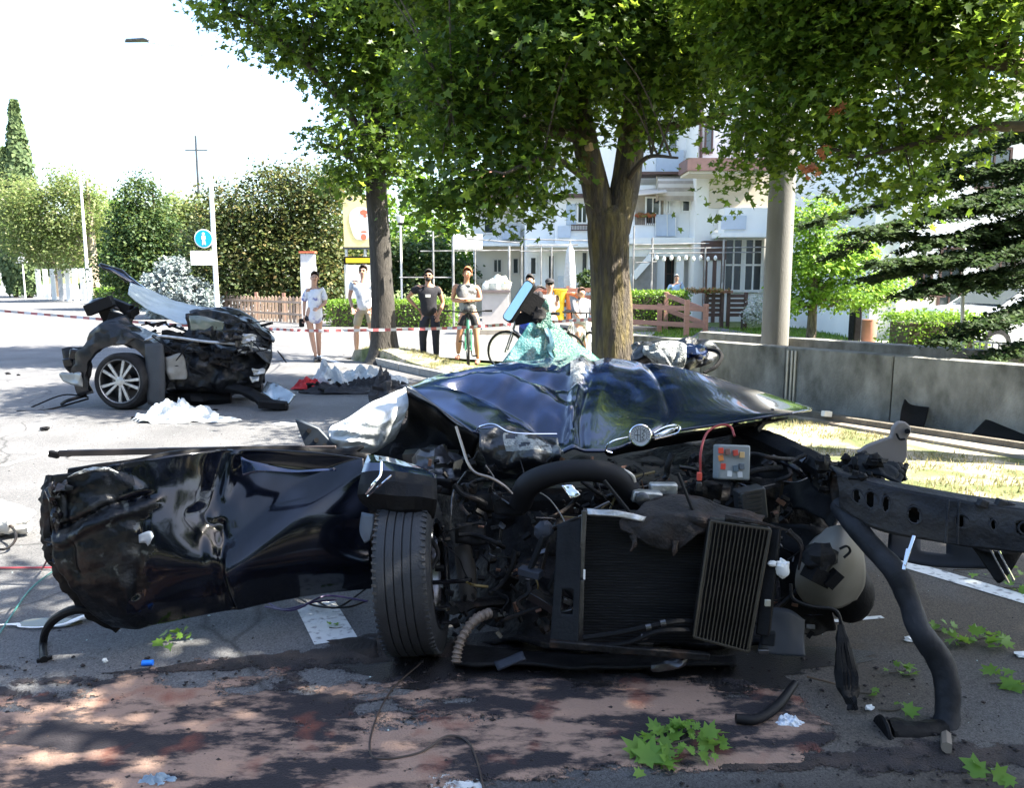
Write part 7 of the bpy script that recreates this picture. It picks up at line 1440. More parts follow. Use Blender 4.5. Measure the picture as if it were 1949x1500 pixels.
# condenser: rows of flat tubes, tilted
CA = (W(1352, 992, 3.02), W(1466, 1008, 3.0), W(1424, 1240, 2.90), W(1320, 1212, 2.92))
cnd = MB(); cnd.prism([CA[0] + V(0, .02, 0), CA[1] + V(0, .02, 0), CA[2] + V(0, .02, 0), CA[3] + V(0, .02, 0)], (0, .02, 0)); cond = cnd.build('oil_cooler', darkm, fw, smooth=False)
finb = mat('cooler_metal', (.065, .058, .048), .45, .7, var=.4, vs=8)
for i in range(15):
    t = (i + .5) / 15; p, q = CA[0].lerp(CA[1], t), CA[3].lerp(CA[2], t); b = MB()
    sp = [p.lerp(q, k / 8) + V(.0022 * noise.noise(V(i * 3.1, k * 1.3, 0)), .0015 * noise.noise(V(i, k, 5)), 0) for k in range(9)]
    for a_, c_ in zip(sp[:-1], sp[1:]): b.bar(a_, c_, .02, .0036)
    b.build('cooler_tube', finb, cond, smooth=False)
for a_, c_ in ((CA[0], CA[1]), (CA[3], CA[2]), (CA[0], CA[3]), (CA[1], CA[2])): b = MB(); b.bar(a_ - V(0, .004, 0), c_ - V(0, .004, 0), .012, .010); b.build('cooler_frame', finb, cond, bevel=.002)
b = MB(); b.patch([P3((1350, 985, 3.1), (1420, 990, 3.08), (1470, 1000, 3.06)), P3((1352, 996, 3.04), (1410, 1004, 3.03), (1466, 1012, 3.02))], 10, 4, crumple(.006, 18, 3)); b.build('cooler_cap', greym, fw, thick=.006)
b = MB(); b.bar(W(1474, 1005, 3.05), W(1452, 1210, 2.93), .05, .04); b.build('cooler_bracket', blackp, fw, bevel=.006)
b = MB(); b.box(W(1461, 1148, 2.91), (.022, .012, .026)); b.build('connector', mat('cream_plastic', (.35, .33, .27), .5), fw, bevel=.003)
b = MB(); b.box(W(1452, 1240, 2.88), (.04, .02, .018)); b.build('connector', greym, fw, bevel=.003)
b = MB(); b.patch([P3((1458, 1158, 3.04), (1500, 1160, 3.05), (1530, 1180, 3.08)), P3((1450, 1210, 2.98), (1495, 1215, 3.0), (1528, 1225, 3.03)), P3((1442, 1242, 2.95), (1490, 1248, 2.97), (1532, 1250, 3.0))], 16, 12, crumple(.006, 9, 4)); b.build('splash_shield', mat('bluegrey_shield', (.022, .028, .038), .6, spec=.25, var=.25), fw, thick=.012)
b = MB(); b.box(W(1462, 1215, 2.93), (.055, .02, .06), (0, .08, 0)); b.build('latch_box', pl_, fw, bevel=.008)
# washer tank
tank_m = mat('milky_plastic', (.15, .14, .12), .6, var=.15, vs=5, col2=(.08, .075, .06), c2s=5, c2w=.15, c2p=.58)
b = MB(); b.patch([P3((1575, 1010, 3.22), (1605, 1005, 3.2), (1628, 1020, 3.25)), P3((1530, 1060, 3.15), (1590, 1050, 3.08), (1640, 1070, 3.2)), P3((1515, 1110, 3.12), (1580, 1115, 3.05), (1640, 1110, 3.2)), P3((1530, 1140, 3.15), (1580, 1155, 3.12), (1625, 1138, 3.22))], 24, 24); b.build('washer_tank', tank_m, fw, thick=.03)
b = MB(); b.ball(W(1585, 1085, 3.3), (.13, .12, .17), 20, 14); b.build('tank_body', tank_m, fw)
b = MB(); b.ball(W(1560, 1060, 3.02), (.07, .05, .055), 14, 10, nz=.3); b.box(W(1555, 1095, 3.02), (.09, .07, .06), (0, .5, .3)); b.box(W(1585, 1102, 3.0), (.04, .04, .07), (0, .7, 0)); b.build('washer_pump', blackp, fw, bevel=.01)
b = MB(); b.tube([W(1598, 1045, 3.0), W(1612, 1040, 3.0), W(1618, 1050, 3.0), W(1606, 1062, 3.0)], .005, 6, seg=12); b.build('pump_hose', blackp, fw)
b = MB(); b.ball(W(1618, 1130, 3.35), (.10, .10, .13), 14, 10); b.build('arch_liner', blackp, fw)
b = MB(); b.ball(W(1490, 1083, 2.98), (.028, .02, .034), 12, 8, nz=.5, seed=3); b.ball(W(1470, 1073, 2.98), (.018, .012, .012), 8, 6, nz=.4, seed=8); b.build('white_connector', white, fw)
b = MB(); b.tube([W(1505, 1112, 2.96), W(1510, 1140, 2.95), W(1545, 1155, 2.93), W(1590, 1162, 2.93), W(1602, 1195, 2.92), W(1605, 1230, 2.92)], .007, 6, seg=30); b.build('brake_pipe', darkm, fw)
# loom hanging at right
for k in range(7):
    b = MB(); o_ = random.uniform(-10, 10); b.tube([W(1600 + o_ * .3, 1190, 2.92), W(1606 + o_ * .8, 1230, 2.88), W(1612 + o_ * 1.3, 1280, 2.84), W(1616 + o_, 1320, 2.8), W(1620 + random.uniform(-12, 12), 1352, 2.76)], [.007, .014, .021, .016, .006], 7, seg=18, jit=.7); b.build('loose_wire', blackp, fw)
# big intake hose, pipes
b = MB(); b.tube([W(990, 960, 3.45), W(1005, 925, 3.4), W(1050, 903, 3.36), W(1110, 895, 3.35), W(1165, 905, 3.36), W(1195, 935, 3.4), W(1200, 965, 3.45)], [.05, .055, .05, .048, .05, .055, .055], 18, seg=50); b.build('intake_hose', mat('hose_rubber', (.007, .007, .009), .6, spec=.25, var=.3), fw)
b = MB(); b.tube([W(868, 812, 3.55), W(880, 850, 3.5), W(890, 880, 3.45), W(905, 900, 3.42), W(935, 910, 3.4), W(960, 925, 3.38), W(975, 940, 3.38)], .0065, 8, seg=40); b.build('metal_pipe', mat('dull_steel', (.25, .22, .19), .3, .9), fw)
b = MB(); b.tube([W(1145, 888, 3.4), W(1180, 893, 3.38), W(1203, 905, 3.36), W(1208, 918, 3.36)], .008, 8, seg=14); b.build('metal_pipe', mat('cream_pipe', (.55, .50, .42), .35, .3), fw)
b = MB(); b.patch([P3((1070, 925, 3.3), (1090, 920, 3.3)), P3((1085, 952, 3.27), (1105, 945, 3.27))], 6, 8, crumple(.008, 30, 3)); b.build('foil_shield', chrome, fw, thick=.004)
b = MB(); b.box(W(1230, 945, 3.35), (.13, .06, .05), (0, .1, .1)); b.box(W(1262, 930, 3.4), (.12, .05, .05)); b.build('throttle_body', alum, fw, bevel=.008)
b = MB(); b.lathe(W(1222, 950, 3.3), (0, -1, .1), [(0, 0), (.03, 0), (.03, .02), (.022, .025), (0, .025)], 18); b.build('pulley', greym, fw)
fuse = MB(); fuse.box(W(1392, 880, 3.5), (.145, .08, .155), (R(-12), .06, .1)); fb = fuse.build('fuse_box', mat('fuse_grey', (.22, .24, .24), .5, var=.15), fw, bevel=.008)
for i, (x, y, c_) in enumerate(((1372, 858, (.6, .06, .03)), (1372, 872, (.65, .22, .05)), (1376, 888, (.6, .05, .03)), (1400, 862, (.5, .06, .04)), (1412, 866, (.55, .35, .15)), (1385, 860, (.2, .1, .08)), (1400, 892, (.10, .14, .17)), (1412, 888, (.1, .12, .14)), (1388, 902, (.6, .62, .62)), (1408, 904, (.55, .55, .55)))):
    b = MB(); b.box(W(x, y, 3.452), (.022, .012, .026), (R(-12), random.uniform(-.2, .2), 0)); b.build('fuse', mat('fuse%d' % i, c_, .4), fb, bevel=.002)
b = MB(); b.tube([W(1333, 905, 3.4), W(1334, 860, 3.42), W(1345, 825, 3.5), W(1368, 810, 3.55), (W(1390, 812, 3.55)), W(1398, 830, 3.5)], .0055, 8, seg=30); b.build('red_cable', mat('red_cable_mat', (.25, .02, .02), .5), fw)
b = MB(); b.box(W(1331, 907, 3.38), (.02, .02, .035)); b.build('red_terminal', mat('red_term', (.6, .08, .05), .5), fw, bevel=.003); b = MB(); b.box(W(1330, 926, 3.38), (.022, .02, .04)); b.build('terminal', greym, fw, bevel=.003)
b = MB(); b.box(W(1428, 958, 3.4), (.12, .08, .14), (0, -.15, .2)); abs_ = b.build('abs_block', mat('cast_grey', (.045, .048, .052), .5, .5, var=.4, vs=14), fw, bevel=.008)
for k in range(6): b = MB(); b.box(W(1428, 936 + k * 8, 3.355), (.10, .006, .006), (0, -.15, 0)); b.build('rib', greym, abs_)
# inner wing rail at right up to the strut
b = MB(); b.tube([W(1395, 815, 4.1), W(1450, 835, 4.0), W(1510, 862, 3.8), W(1560, 888, 3.6), W(1600, 925, 3.4)], [.03, .05, .055, .05, .045], 8, seg=24, jit=.3); b.build('inner_wing_rail', blackp, fw)
b = MB(); b.bar(W(1472, 782, 4.05), W(1440, 820, 3.95), .018, .03); b.build('bonnet_strut', blackp, fw, bevel=.003)
b = MB(); b.patch([P3((1400, 818, 4.1), (1480, 850, 3.9), (1560, 890, 3.7), (1620, 930, 3.5)), P3((1400, 850, 4.1), (1480, 890, 3.9), (1550, 930, 3.7), (1600, 970, 3.5)), P3((1420, 930, 3.9), (1490, 960, 3.8), (1550, 985, 3.6), (1590, 1010, 3.4))], 40, 24, crumple(.05, 7, 81)); b.build('inner_wing', blackp, fw, thick=.015)
b = MB(); b.patch([P3((1470, 1000, 3.5), (1530, 1000, 3.4), (1590, 1010, 3.4)), P3((1480, 1060, 3.4), (1530, 1080, 3.35), (1560, 1090, 3.35)), P3((1490, 1150, 3.35), (1540, 1180, 3.35), (1590, 1185, 3.4)), P3((1500, 1200, 3.3), (1550, 1215, 3.35), (1580, 1200, 3.4))], 26, 30, crumple(.03, 7, 83)); b.build('wheel_arch_liner', blackp, fw, thick=.015)
# brown rag of burnt insulation over the radiator
rag = mat('burnt_insulation', (.016, .013, .012), .9, var=.5, vs=10, bump=.7, bs=50, col2=(.04, .022, .014), c2s=6, c2w=.1, c2p=.6)
b = MB(); b.patch([P3((1240, 950, 3.3), (1300, 945, 3.3), (1380, 965, 3.25), (1455, 985, 3.2)), P3((1190, 985, 3.12), (1270, 985, 3.08), (1340, 985, 3.08), (1440, 1000, 3.06)), P3((1185, 1015, 3.08), (1240, 1030, 3.05), (1290, 1040, 3.05), (1340, 1000, 3.08))], 40, 24, crumple(.035, 10, 91)); b.build('burnt_insulation', rag, fw, thick=.008)
for x0, y0, x1, y1, x2, y2 in ((1205, 1020, 1208, 1035, 1200, 1050), (1285, 1030, 1284, 1048, 1282, 1058), (1380, 985, 1440, 995, 1500, 1010), (1500, 1010, 1525, 1040, 1520, 1085)): b = MB(); b.tube([W(x0, y0, 3.05), W(x1, y1, 3.03), W(x2, y2, 3.03)], [.014, .009, .004], 6, seg=8, jit=.5); b.build('burnt_strand', rag, fw)

# ---- steel bumper beam leaning out to the right
beam_m = mat('beam_steel', (.020, .022, .028), .55, .2, spec=.3, var=.4, vs=7, bump=.4, bs=45, col2=(.048, .045, .043), c2s=5, c2w=.12, c2p=.6)
BT = [(1592, 900, 3.15), (1680, 925, 3.06), (1780, 945, 2.98), (1880, 962, 2.9), (2060, 985, 2.78)]; BB = [(1598, 965, 3.12), (1670, 1008, 3.03), (1780, 1030, 2.95), (1880, 1045, 2.87), (2060, 1062, 2.75)]
holes = [(.19, .40, .035, .22), (.27, .38, .022, .2), (.40, .50, .035, .2), (.62, .45, .035, .16), (.76, .42, .015, .13), (.85, .42, .035, .16), (.11, .45, .03, .2)]
b = MB(); b.patch([P3(*BT), P3(*[((a[0] + c[0]) / 2, (a[1] + c[1]) / 2, (a[2] + c[2]) / 2) for a, c in zip(BT, BB)]), P3(*BB)], 130, 22, lambda p, u, v: p + V(0, -.012 * math.exp(-((v - .5) / .25) ** 2) + .004 * noise.noise(p * 14), .004 * noise.noise(p * 9)), hole=lambda u, v: any(((u - a) / c) ** 2 * 1.6 + ((v - e) / f_) ** 2 < 1 for a, e, c, f_ in [(h[0], h[1], h[2] * .75, h[3]) for h in holes]))
bm_ = b.build('bumper_beam', beam_m, fw, thick=.008)
b = MB(); b.patch([[q + V(0, .07, .01) for q in P3(*BT)], [q + V(0, .07, -.01) for q in P3(*BB)]], 40, 8, crumple(.006, 8, 3)); b.build('beam_back', darkm, fw, thick=.01)
b = MB(); b.patch([P3(*BT), [q + V(0, .075, .012) for q in P3(*BT)]], 60, 4); b.patch([P3(*BB), [q + V(0, .075, -.01) for q in P3(*BB)]], 60, 4); b.build('beam_flange', beam_m, fw, thick=.006)
for a, e, c, f_ in holes:
    i = a * 4; k = int(i); fr = i - k; t0 = P3(*BT); b0 = P3(*BB); tp_ = t0[k].lerp(t0[k + 1], fr); bt_ = b0[k].lerp(b0[k + 1], fr); cc = tp_.lerp(bt_, e); dx = (t0[min(k + 1, 4)] - t0[k]).normalized(); ds = (bt_ - tp_)
    n = 20; mb = MB(); mb.tube([cc + dx * (math.cos(2 * math.pi * q / n) * c * .75 * 1.0) + ds * (math.sin(2 * math.pi * q / n) * f_ * .95) + V(0, -.013, 0) for q in range(n + 1)], .004, 5, cap=False); mb.build('hole_rim', beam_m, bm_)
b = MB(); b.bar(W(1805, 950, 2.93), W(1800, 1035, 2.9), .012, .006); b.bar(W(1825, 952, 2.92), W(1822, 1037, 2.89), .012, .006); b.build('spot_weld_flange', beam_m, bm_, bevel=.002)
for x, y in ((1870, 958), (1905, 958), (1920, 962)): b = MB(); b.box(W(x, y, 2.9), (.035, .03, .03), (0, .3, 0)); b.build('beam_bracket', beam_m, fw, bevel=.005)
b = MB(); b.patch([P3((1692, 1010, 3.12), (1760, 1025, 3.1), (1890, 1048, 3.0)), P3((1690, 1060, 3.05), (1760, 1075, 3.02), (1890, 1082, 2.95))], 18, 8, crumple(.008, 7, 6), hole=lambda u, v: .42 < u < .66 and v < .55); b.build('lower_panel', mat('slate_plastic', (.025, .03, .042), .6, spec=.25, var=.3), fw, thick=.012)
b = MB(); b.patch([P3((1850, 1045, 2.95), (1900, 1050, 2.92), (1949, 1050, 2.9)), P3((1885, 1085, 2.9), (1905, 1112, 2.86), (1935, 1075, 2.88))], 10, 8, crumple(.012, 9, 8)); b.build('lower_panel', blackp, fw, thick=.01)
for x0, y0, x1, y1 in ((1885, 1045, 1920, 1110), (1898, 1042, 1930, 1105), (1728, 1045, 1720, 1085), (1740, 1020, 1722, 1075)):
    b = MB(); b.bar(W(x0, y0, 2.88), W(x1, y1, 2.84), .012, .006); b.build('silver_strap', chrome, fw, bevel=.001)
b = MB()
for i in range(60):
    x, y = random.uniform(1560, 1720), random.uniform(870, 925); q = W(x, y + abs(x - 1640) * .08, random.uniform(3.1, 3.5)); b.ball(q, (random.uniform(.008, .04), random.uniform(.008, .03), random.uniform(.008, .035)), 8, 6, nz=.9, seed=i)
o = b.build('shredded_foam', blackp, fw); o['kind'] = 'stuff'
b = MB(); b.patch([P3((1610, 880, 3.3), (1650, 868, 3.3), (1700, 885, 3.25), (1720, 915, 3.2)), P3((1600, 905, 3.2), (1650, 900, 3.15), (1700, 912, 3.12), (1725, 928, 3.1))], 30, 12, crumple(.03, 12, 95)); b.build('torn_mount', pl_, fw, thick=.012)
# thick rubber hose down to the road
b = MB(); hp = [W(1600, 960, 3.2), W(1618, 990, 3.12), W(1655, 1035, 3.02), W(1705, 1090, 2.93), W(1728, 1140, 2.88), W(1750, 1200, 2.84), W(1785, 1250, 2.8), W(1802, 1300, 2.76), W(1803, 1360, 2.72), W(1797, 1405, 2.68)]
b.tube(hp, [.045, .042, .040, .043, .040, .043, .046, .045, .042, .045], 18, seg=70, jit=.10); b.build('thick_hose', mat('dusty_hose', (.010, .011, .014), .6, spec=.25, var=.4, vs=9, bump=.15, bs=60, col2=(.03, .033, .042), c2s=5, c2w=.15), fw)
q = G(1745, 1405); b = MB(); b.tube([W(1690, 1400, 2.66) + V(0, 0, 0), W(1740, 1402, 2.66), W(1797, 1400, 2.67)], [.055, .052, .05], 16, seg=10, jit=.25); b.build('hose_elbow', blackp, fw)
b = MB(); b.lathe(W(1683, 1398, 2.66), (-1, 0, 0), [(0, 0), (.062, 0), (.066, .006), (.062, .014), (0, .014)], 24); b.build('hose_flange', blackp, fw)
b = MB(); b.tube([W(1800, 1400, 2.66), G(1800, 1440) + V(0, 0, .03)], [.022, .018], 8, jit=.5); b.build('broken_stub', mat('grey_brown', (.16, .13, .10), .7), fw)
# strips underneath, splitter, belly
b = MB(); b.patch([P3((860, 1225, 3.3), (1000, 1240, 3.25), (1200, 1250, 3.2), (1400, 1250, 3.2)), P3((862, 1262, 3.08), (1000, 1270, 3.05), (1200, 1272, 3.02), (1400, 1262, 3.05))], 50, 8, crumple(.02, 8, 99)); b.build('undertray', blackp, fw, thick=.012)
b = MB(); b.patch([P3((940, 1262, 3.02), (995, 1240, 3.02)), P3((948, 1278, 2.98), (1000, 1255, 2.98))], 6, 4, crumple(.006, 20, 1)); b.build('undertray_flap', mat('slate_plastic', (0, 0, 0)), fw, thick=.01)
b = MB(); b.tube([W(1240, 1270, 2.98), W(1290, 1265, 2.96), W(1308, 1255, 2.96)], [.015, .02, .008], 8, seg=8, jit=.7); b.build('broken_clip', greym, fw)
b = MB(); b.patch([P3((600, 1225, 3.35), (650, 1215, 3.35), (715, 1222, 3.3)), P3((605, 1258, 3.22), (660, 1262, 3.2), (720, 1255, 3.2))], 20, 10, crumple(.03, 9, 101)); b.build('torn_liner', rag, fw, thick=.015)
for pts in (((500, 1152, 540, 1168, 600, 1160, 640, 1148)), ((505, 1160, 560, 1175, 620, 1150, 700, 1160)), ((560, 1140, 600, 1165, 660, 1172, 700, 1150)), ((600, 1150, 640, 1170, 690, 1130, 715, 1120))):
    P_ = [G(pts[i], pts[i + 1]) + V(0, 0, random.uniform(.01, .05)) for i in range(0, 8, 2)]; b = MB(); b.tube(P_, .005, 6, seg=18); b.build('door_loom', random.choice([blackp, mat('purple_wire', (.05, .03, .12), .5), darkm]), fw)
# wires, brackets, hoses filling the bay; the bigger ones one by one, crumbs joined
mats_ = [blackp, darkm, blackg, darkm, blackp, darkm, blackp, mat('cast_grey', (0, 0, 0)), blackp]
names = ['bracket', 'housing', 'connector', 'mount', 'cover']
def clut(x, y): # depth of the bay front there
    t = (y - 850) / 400; return 3.62 - .45 * t
random.seed(11)
for i in range(95):
    x, y = random.uniform(790, 1560), random.uniform(870, 1190)
    if 1095 < x < 1470 and y > 965: continue
    if x < 860 and y > 950: continue
    if x > 1480 and y > 1030: continue
    q = W(x, y, clut(x, y) + random.uniform(-.03, .18)); s_ = random.uniform(.03, .085); b = MB(); k = i % 5; rot = (random.random() * 3, random.random() * 3, random.random() * 3)
    if k == 0: b.box(q, (s_, s_ * .7, s_ * .5), rot)
    elif k == 1: d = V(random.uniform(-1, 1), random.uniform(-.5, .5), random.uniform(-1, 1)).normalized(); b.lathe(q, d, [(0, 0), (s_ * .4, 0), (s_ * .42, s_ * .2), (s_ * .3, s_ * .25), (s_ * .3, s_ * .7), (s_ * .15, s_ * .75), (0, s_ * .75)], 14)
    elif k == 2: b.bar(q, q + V(random.uniform(-1, 1), random.uniform(-.3, .3), random.uniform(-1, 1)) * s_ * 1.5, .02, .012); b.box(q, (.035, .03, .03), rot)
    elif k == 3: b.ball(q, (s_ * .6, s_ * .5, s_ * .45), 12, 8, rot=rot, nz=.8, seed=i)
    else: b.patch([[q + V(-s_, 0, s_ * .6), q + V(s_, .02, s_ * .5)], [q + V(-s_ * .8, -.02, -s_ * .5), q + V(s_ * .9, 0, -s_ * .7)]], 8, 6, crumple(.02, 16, i))
    b.build(names[k], mats_[i % 9], fw, bevel=0 if k in (3, 4) else .004, thick=.005 if k == 4 else 0)
wc_ = [mat('wire_yellow', (.14, .10, .03), .5), mat('wire_white', (.25, .25, .24), .5), blackp, blackp, darkm, greym, blackp, mat('wire_brown', (.14, .07, .04), .6), blackg]
for i in range(70):
    x, y = random.uniform(800, 1540), random.uniform(860, 1190)
    if 1110 < x < 1440 and y > 990: continue
    p0 = W(x, y, clut(x, y) - .05); l = random.uniform(40, 150); a = random.uniform(0, 6.28); pts = [p0]
    for k in range(3):
        x += math.cos(a) * l / 3 + random.uniform(-14, 14); y += math.sin(a) * l / 3 * .7 + 6; a += random.uniform(-.9, .9); x = min(max(x, 790), 1580); y = min(y, 1225); pts.append(W(x, y, clut(x, y) - random.uniform(.0, .09)))
    r = random.choice([.003, .003, .004, .006, .010, .014]); b = MB(); b.tube(pts, r, 6 if r < .007 else 10, seg=14); b.build('hose' if r > .007 else 'wire', wc_[i % 9] if r < .007 else mats_[i % 3], fw)
b = MB()
for i in range(420):
    x, y = random.uniform(800, 1560), random.uniform(870, 1210)
    if 1100 < x < 1470 and y > 970: continue
    q = W(x, y, clut(x, y) - random.uniform(-.1, .04)); s_ = random.uniform(.004, .02); b.box(q, (s_ * 2, s_, s_), (random.random() * 3, random.random() * 3, 0), mi=random.choice([0, 0, 0, 1, 2, 2, 3]))
o = b.build('engine_crumbs', [blackp, greym, darkm, mat('rust_crumb', (.16, .08, .05), .7)], fw, smooth=False); o['kind'] = 'stuff'
# black strut group in the middle
for (x0, y0, x1, y1, w_, m_) in ((1040, 1010, 1100, 985, .016, darkm), (1100, 985, 1160, 955, .014, greym), (1005, 1095, 1035, 1020, .030, pl_), (1030, 1095, 1045, 1030, .02, darkm), (990, 1085, 1030, 1095, .05, mat('slate_plastic', (0, 0, 0))), (1045, 1120, 1090, 1010, .02, pl_), (1010, 1130, 1060, 1160, .06, blackg), (960, 1180, 1040, 1150, .02, darkm), (1150, 915, 1210, 990, .02, blackp), (1290, 900, 1330, 1000, .018, blackp)):
    b = MB(); b.bar(W(x0, y0, 3.16), W(x1, y1, 3.12), w_, w_ * .6); b.build('strut', m_, fw, bevel=.003)
b = MB(); b.ball(W(1035, 1010, 3.15), (.04, .03, .04), 12, 8, nz=.4); b.build('joint', mat('slate_plastic', (0, 0, 0)), fw)
# grey beige plastic cover standing up on the beam
b = MB(); b.prism(P3((1632, 862, 3.62), (1652, 848, 3.62), (1678, 838, 3.62), (1697, 832, 3.62), (1700, 815, 3.62), (1710, 803, 3.62), (1724, 803, 3.62), (1734, 812, 3.62), (1736, 822, 3.62), (1728, 836, 3.62), (1728, 868, 3.62), (1722, 882, 3.62), (1700, 888, 3.62), (1680, 878, 3.62), (1650, 868, 3.62)), (0, .03, .0)); cv = b.build('beige_cover', mat('grey_beige_plastic', (.22, .19, .175), .6, var=.12), fw, bevel=.008)
b = MB(); b.cyl(W(1727, 821, 3.60), W(1727, 821, 3.625), .012, n=14); b.build('cover_hole', blackp, cv)
b = MB(); b.tube([W(1706, 825, 3.605), W(1712, 836, 3.6), W(1722, 836, 3.6)], .005, 6, seg=6); b.build('cover_clip', blackp, cv)
b = MB(); b.tube([W(1725, 885, 3.6), W(1712, 915, 3.5), W(1690, 940, 3.4)], .012, 8, seg=8); b.build('cover_bracket', blackp, fw)

# ------------------------------------------------------------------ small things in the foreground
b = MB(); sp = spline([G(800, 1272) + V(0, 0, .02), G(745, 1320) + V(0, 0, .012), G(712, 1385) + V(0, 0, .012), G(705, 1440) + V(0, 0, .012), G(735, 1452) + V(0, 0, .014), G(800, 1440) + V(0, 0, .014), G(850, 1412) + V(0, 0, .02), G(890, 1420) + V(0, 0, .016), G(912, 1470) + V(0, 0, .012), G(925, 1540) + V(0, 0, .01)], 70); b.tube(sp, .0035, 6)
tag(b.build('loose_cable', mat('brown_cable', (.05, .035, .028), .5)), 'thin brown cable looping over the reddish powder in the foreground', 'cable')
b = MB(); b.tube([G(1400, 1383) + V(0, 0, .03), G(1440, 1382) + V(0, 0, .025), G(1480, 1355) + V(0, 0, .025), G(1512, 1315) + V(0, 0, .03)], [.017, .017, .018, .014], 12, seg=20); tag(b.build('rubber_hose', mat('hose_rubber', (0, 0, 0))), 'short curved black rubber hose lying right of the leaf cluster', 'hose')
b = MB(); b.tube([G(1535, 1302) + V(0, 0, .03), G(1590, 1312) + V(0, 0, .02), G(1620, 1322) + V(0, 0, .01)], .004, 6, seg=10); tag(b.build('thin_stick', mat('bark_brown', (.12, .08, .05), .8)), 'thin twig lying by the hanging loom at lower right', 'twig')
foil = mat('silver_foil', (.72, .78, .86), .35, .5, var=.3, vs=30, bump=1.0, bs=60)
cloth_heap('foil_scrap', G(1500, 1378), .062, .045, .028, foil, 'crumpled silvery scrap beside the curved rubber hose', 'scrap', 31, 26, 5)
cloth_heap('blue_grey_scrap', G(297, 1492), .07, .03, .03, mat('bluegrey_scrap', (.20, .28, .36), .5), 'blue grey plastic scrap at the bottom edge left of the lane dash', 'scrap', 33, 20, 4)
b = MB(); q = G(281, 1268); b.cyl(q + V(-.022, 0, .012), q + V(.022, .004, .012), .012, n=12); tag(b.build('blue_plug', mat('bright_blue', (.01, .16, .75), .4)), 'small bright blue plastic cap at the edge of the powder', 'cap')
b = MB(); q = G(95, 1188); n = 40; vs = [q + V(0, 0, .006)]; 
for i in range(n): t = 2 * math.pi * i / n; r = 1 + .25 * noise.noise(V(math.cos(t) * 2, math.sin(t) * 2, 5)); vs.append(q + V(math.cos(t) * .15 * r, math.sin(t) * .055 * r, .006))
b.add(vs, [(0, i + 1, (i + 1) % n + 1) for i in range(n)]); tag(b.build('puddle', mat('olive_fluid', (.12, .11, .06), .15, var=.1), smooth=False), 'small olive brown fluid puddle with a white rim left of the door', 'puddle')
b = MB(); cs_ = [q + V(-.22, -.03, .010), q + V(-.13, -.035, .014), q + V(-.10, -.055, .010), q + V(0, -.065, .014), q + V(.09, -.03, .014), q + V(.14, .03, .02), q + V(.20, .045, .012)]; b.tube(cs_, [.004, .010, .005, .006, .012, .024, .006], 8, seg=40, fl=.35, jit=.5); tag(b.build('white_shard', white), 'thin curved white plastic shard round the small puddle', 'shard')
b = MB(); b.ball(G(12, 1012) + V(0, 0, .10), (.17, .12, .11), 22, 14, nz=.4, seed=6); b.patch([P3((-20, 950, 4.6), (14, 958, 4.6)), P3((-20, 975, 4.55), (16, 975, 4.55))], 6, 4); 
mats2 = mat('dusty_white_plastic', (.50, .50, .48), .5, var=.3, vs=9)
hdl = thing('headlamp_unit', G(12, 1030), 'broken pale headlamp unit lying on the road at the left edge', 'headlamp')
b = MB(); b.ball(G(10, 1020) + V(0, 0, .11), (.17, .12, .10), 24, 14, nz=.4, seed=6); b.build('housing', mats2, hdl)
b = MB(); b.patch([P3((-25, 955, 4.5), (10, 958, 4.5), (18, 968, 4.5)), P3((-25, 978, 4.45), (10, 978, 4.45), (20, 982, 4.45))], 8, 4, crumple(.01, 9, 2)); b.build('white_flap', white, hdl, thick=.006)
b = MB(); b.tube([G(-10, 1022) + V(0, -.12, .10), G(40, 1018) + V(0, -.12, .10), G(48, 1035) + V(0, -.08, .07), G(30, 1045) + V(0, -.08, .03), G(-10, 1048) + V(0, -.06, .03)], .008, 6, seg=20); b.build('lens_rim', darkm, hdl)
b = MB(); b.tube([G(-20, 1085) + V(0, 0, .01), G(60, 1085) + V(0, 0, .012), G(128, 1087) + V(0, 0, .02)], .006, 6, seg=10); b.tube([G(80, 1088) + V(0, 0, .01), W(100, 1048, 3.35)], .005, 6); tag(b.build('red_cable', mat('dull_red', (.25, .04, .05), .5)), 'dull red cable running from the left edge to the door end', 'cable')
b = MB(); b.tube([G(-20, 1240) + V(0, 0, .01), G(20, 1180) + V(0, 0, .012), G(60, 1125) + V(0, 0, .014), G(112, 1090) + V(0, 0, .03)], .004, 6, seg=20); tag(b.build('green_cable', mat('teal_cable', (.04, .18, .16), .5)), 'thin teal cable curving over the road at the left edge', 'cable')
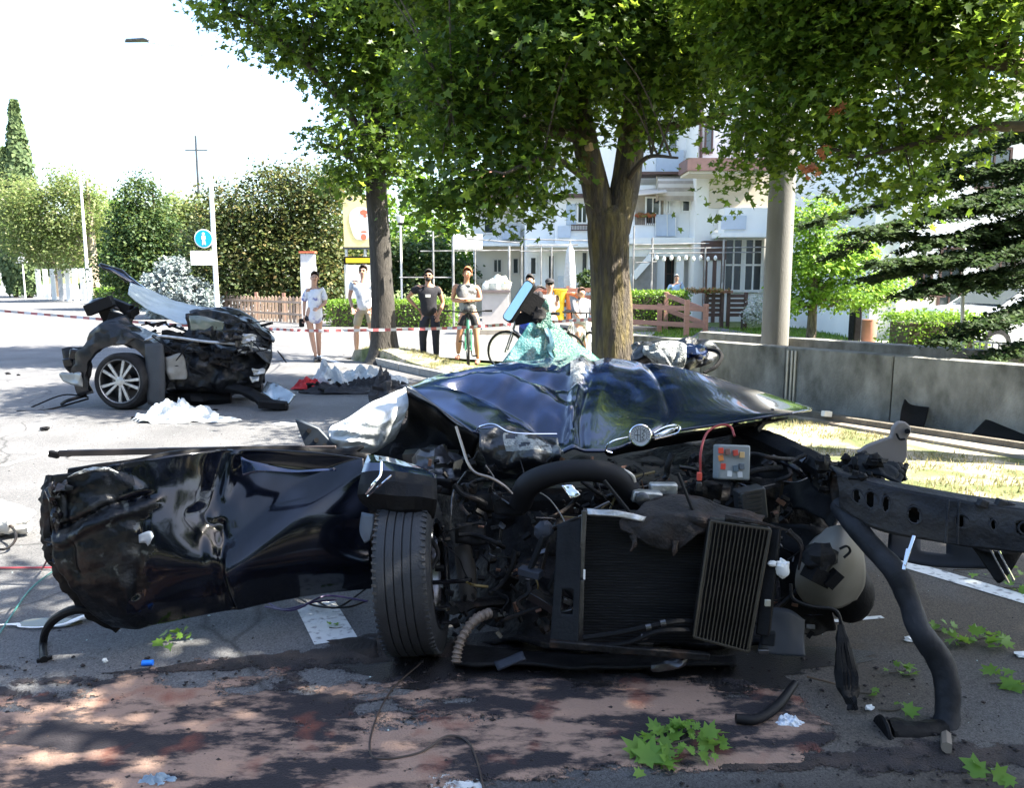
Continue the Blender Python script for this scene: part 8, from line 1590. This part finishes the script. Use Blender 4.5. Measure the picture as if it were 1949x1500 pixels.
# leaf sprigs broken from the trees
sprig_m = leafmat('fresh_leaf', [(.10, .20, .03), (.15, .26, .04), (.12, .24, .035), (.22, .34, .06)], .35, .5)
def sprig(c, n, r, size, label, h=.05, m=None):
    root = thing('leaf_sprig', c, label, 'leaves', 'leaf sprigs on the road'); c = Vector(c)
    b = MB(); b.tube([c + V(-r * .8, 0, .008), c + V(0, 0, h * .4), c + V(r * .7, r * .2, h * .7)], [.003, .003, .0015], 5, seg=8); b.build('stem', twig_m, root)
    for i in range(n):
        a = RNG.uniform(0, 6.28); rr_ = r * RNG.uniform(.1, 1) ** .6; P = np.array([[c.x + math.cos(a) * rr_, c.y + math.sin(a) * rr_ * .75, .012 + h * RNG.uniform(.1, 1) * (1 - rr_ / r * .6)]])
        v, f = leaf_arrays(P, np.array([[RNG.normal() * .6, RNG.normal() * .6 - .25, 1.0]]), size * RNG.uniform(.55, .95), 'maple', .12); np_mesh('leaf', v, f, m or sprig_m, root, c=P[0])
sprig(G(1305, 1428), 60, .15, .068, 'big cluster of fresh green maple leaves in the foreground', .09)
sprig(G(1240, 1450), 8, .10, .12, 'broad green maple leaves just left of the big leaf cluster', .03)
sprig(G(333, 1222), 9, .08, .075, 'small green leaf sprig on the grey road under the door', .05)
sprig(G(640, 1198), 3, .04, .06, 'tiny green leaf on the white lane dash', .01)
sprig(G(1865, 1225), 26, .13, .07, 'green leaf sprig on the road right of the thick hose', .05)
sprig(G(1935, 1305), 9, .13, .11, 'green maple leaves at the right edge above the soot band', .03)
sprig(G(1715, 1285), 7, .06, .07, 'small green sprig left of the thick hose', .03)
sprig(G(1655, 1322), 5, .07, .05, 'few green leaves by the hanging loom', .01)
sprig(G(1875, 1488), 5, .09, .10, 'green maple leaf at the bottom right corner', .02)
sprig(G(1870, 1088), 14, .20, .08, 'leafy green sprig on the road under the steel beam', .04)
sprig(G(1940, 1122), 6, .10, .07, 'leaf sprig on the edge line at right', .02)
sprig(G(1700, 1355), 4, .07, .06, 'a few leaves near the hose flange', .01)
sprig(G(1810, 1205), 7, .09, .08, 'pale green leaves lying in the shade just right of the hose bend', .02)
for x, y, s_ in ((1655, 1352, .02), (1733, 1221, .03), (1948, 1250, .04), (200, 1262, .012)):
    q = G(x, y); b = MB(); b.ball(q + V(0, 0, .01), (s_, s_ * .6, .01), 8, 5, nz=.7, seed=x); tag(b.build('white_chip', white, smooth=False), {1655: 'dark speck sized white chip by the loom end', 1733: 'small white chip on the road left of the thick hose', 1948: 'white chip at the right edge below the beam', 200: 'tiny white chip by the fluid puddle'}[x], 'chip')
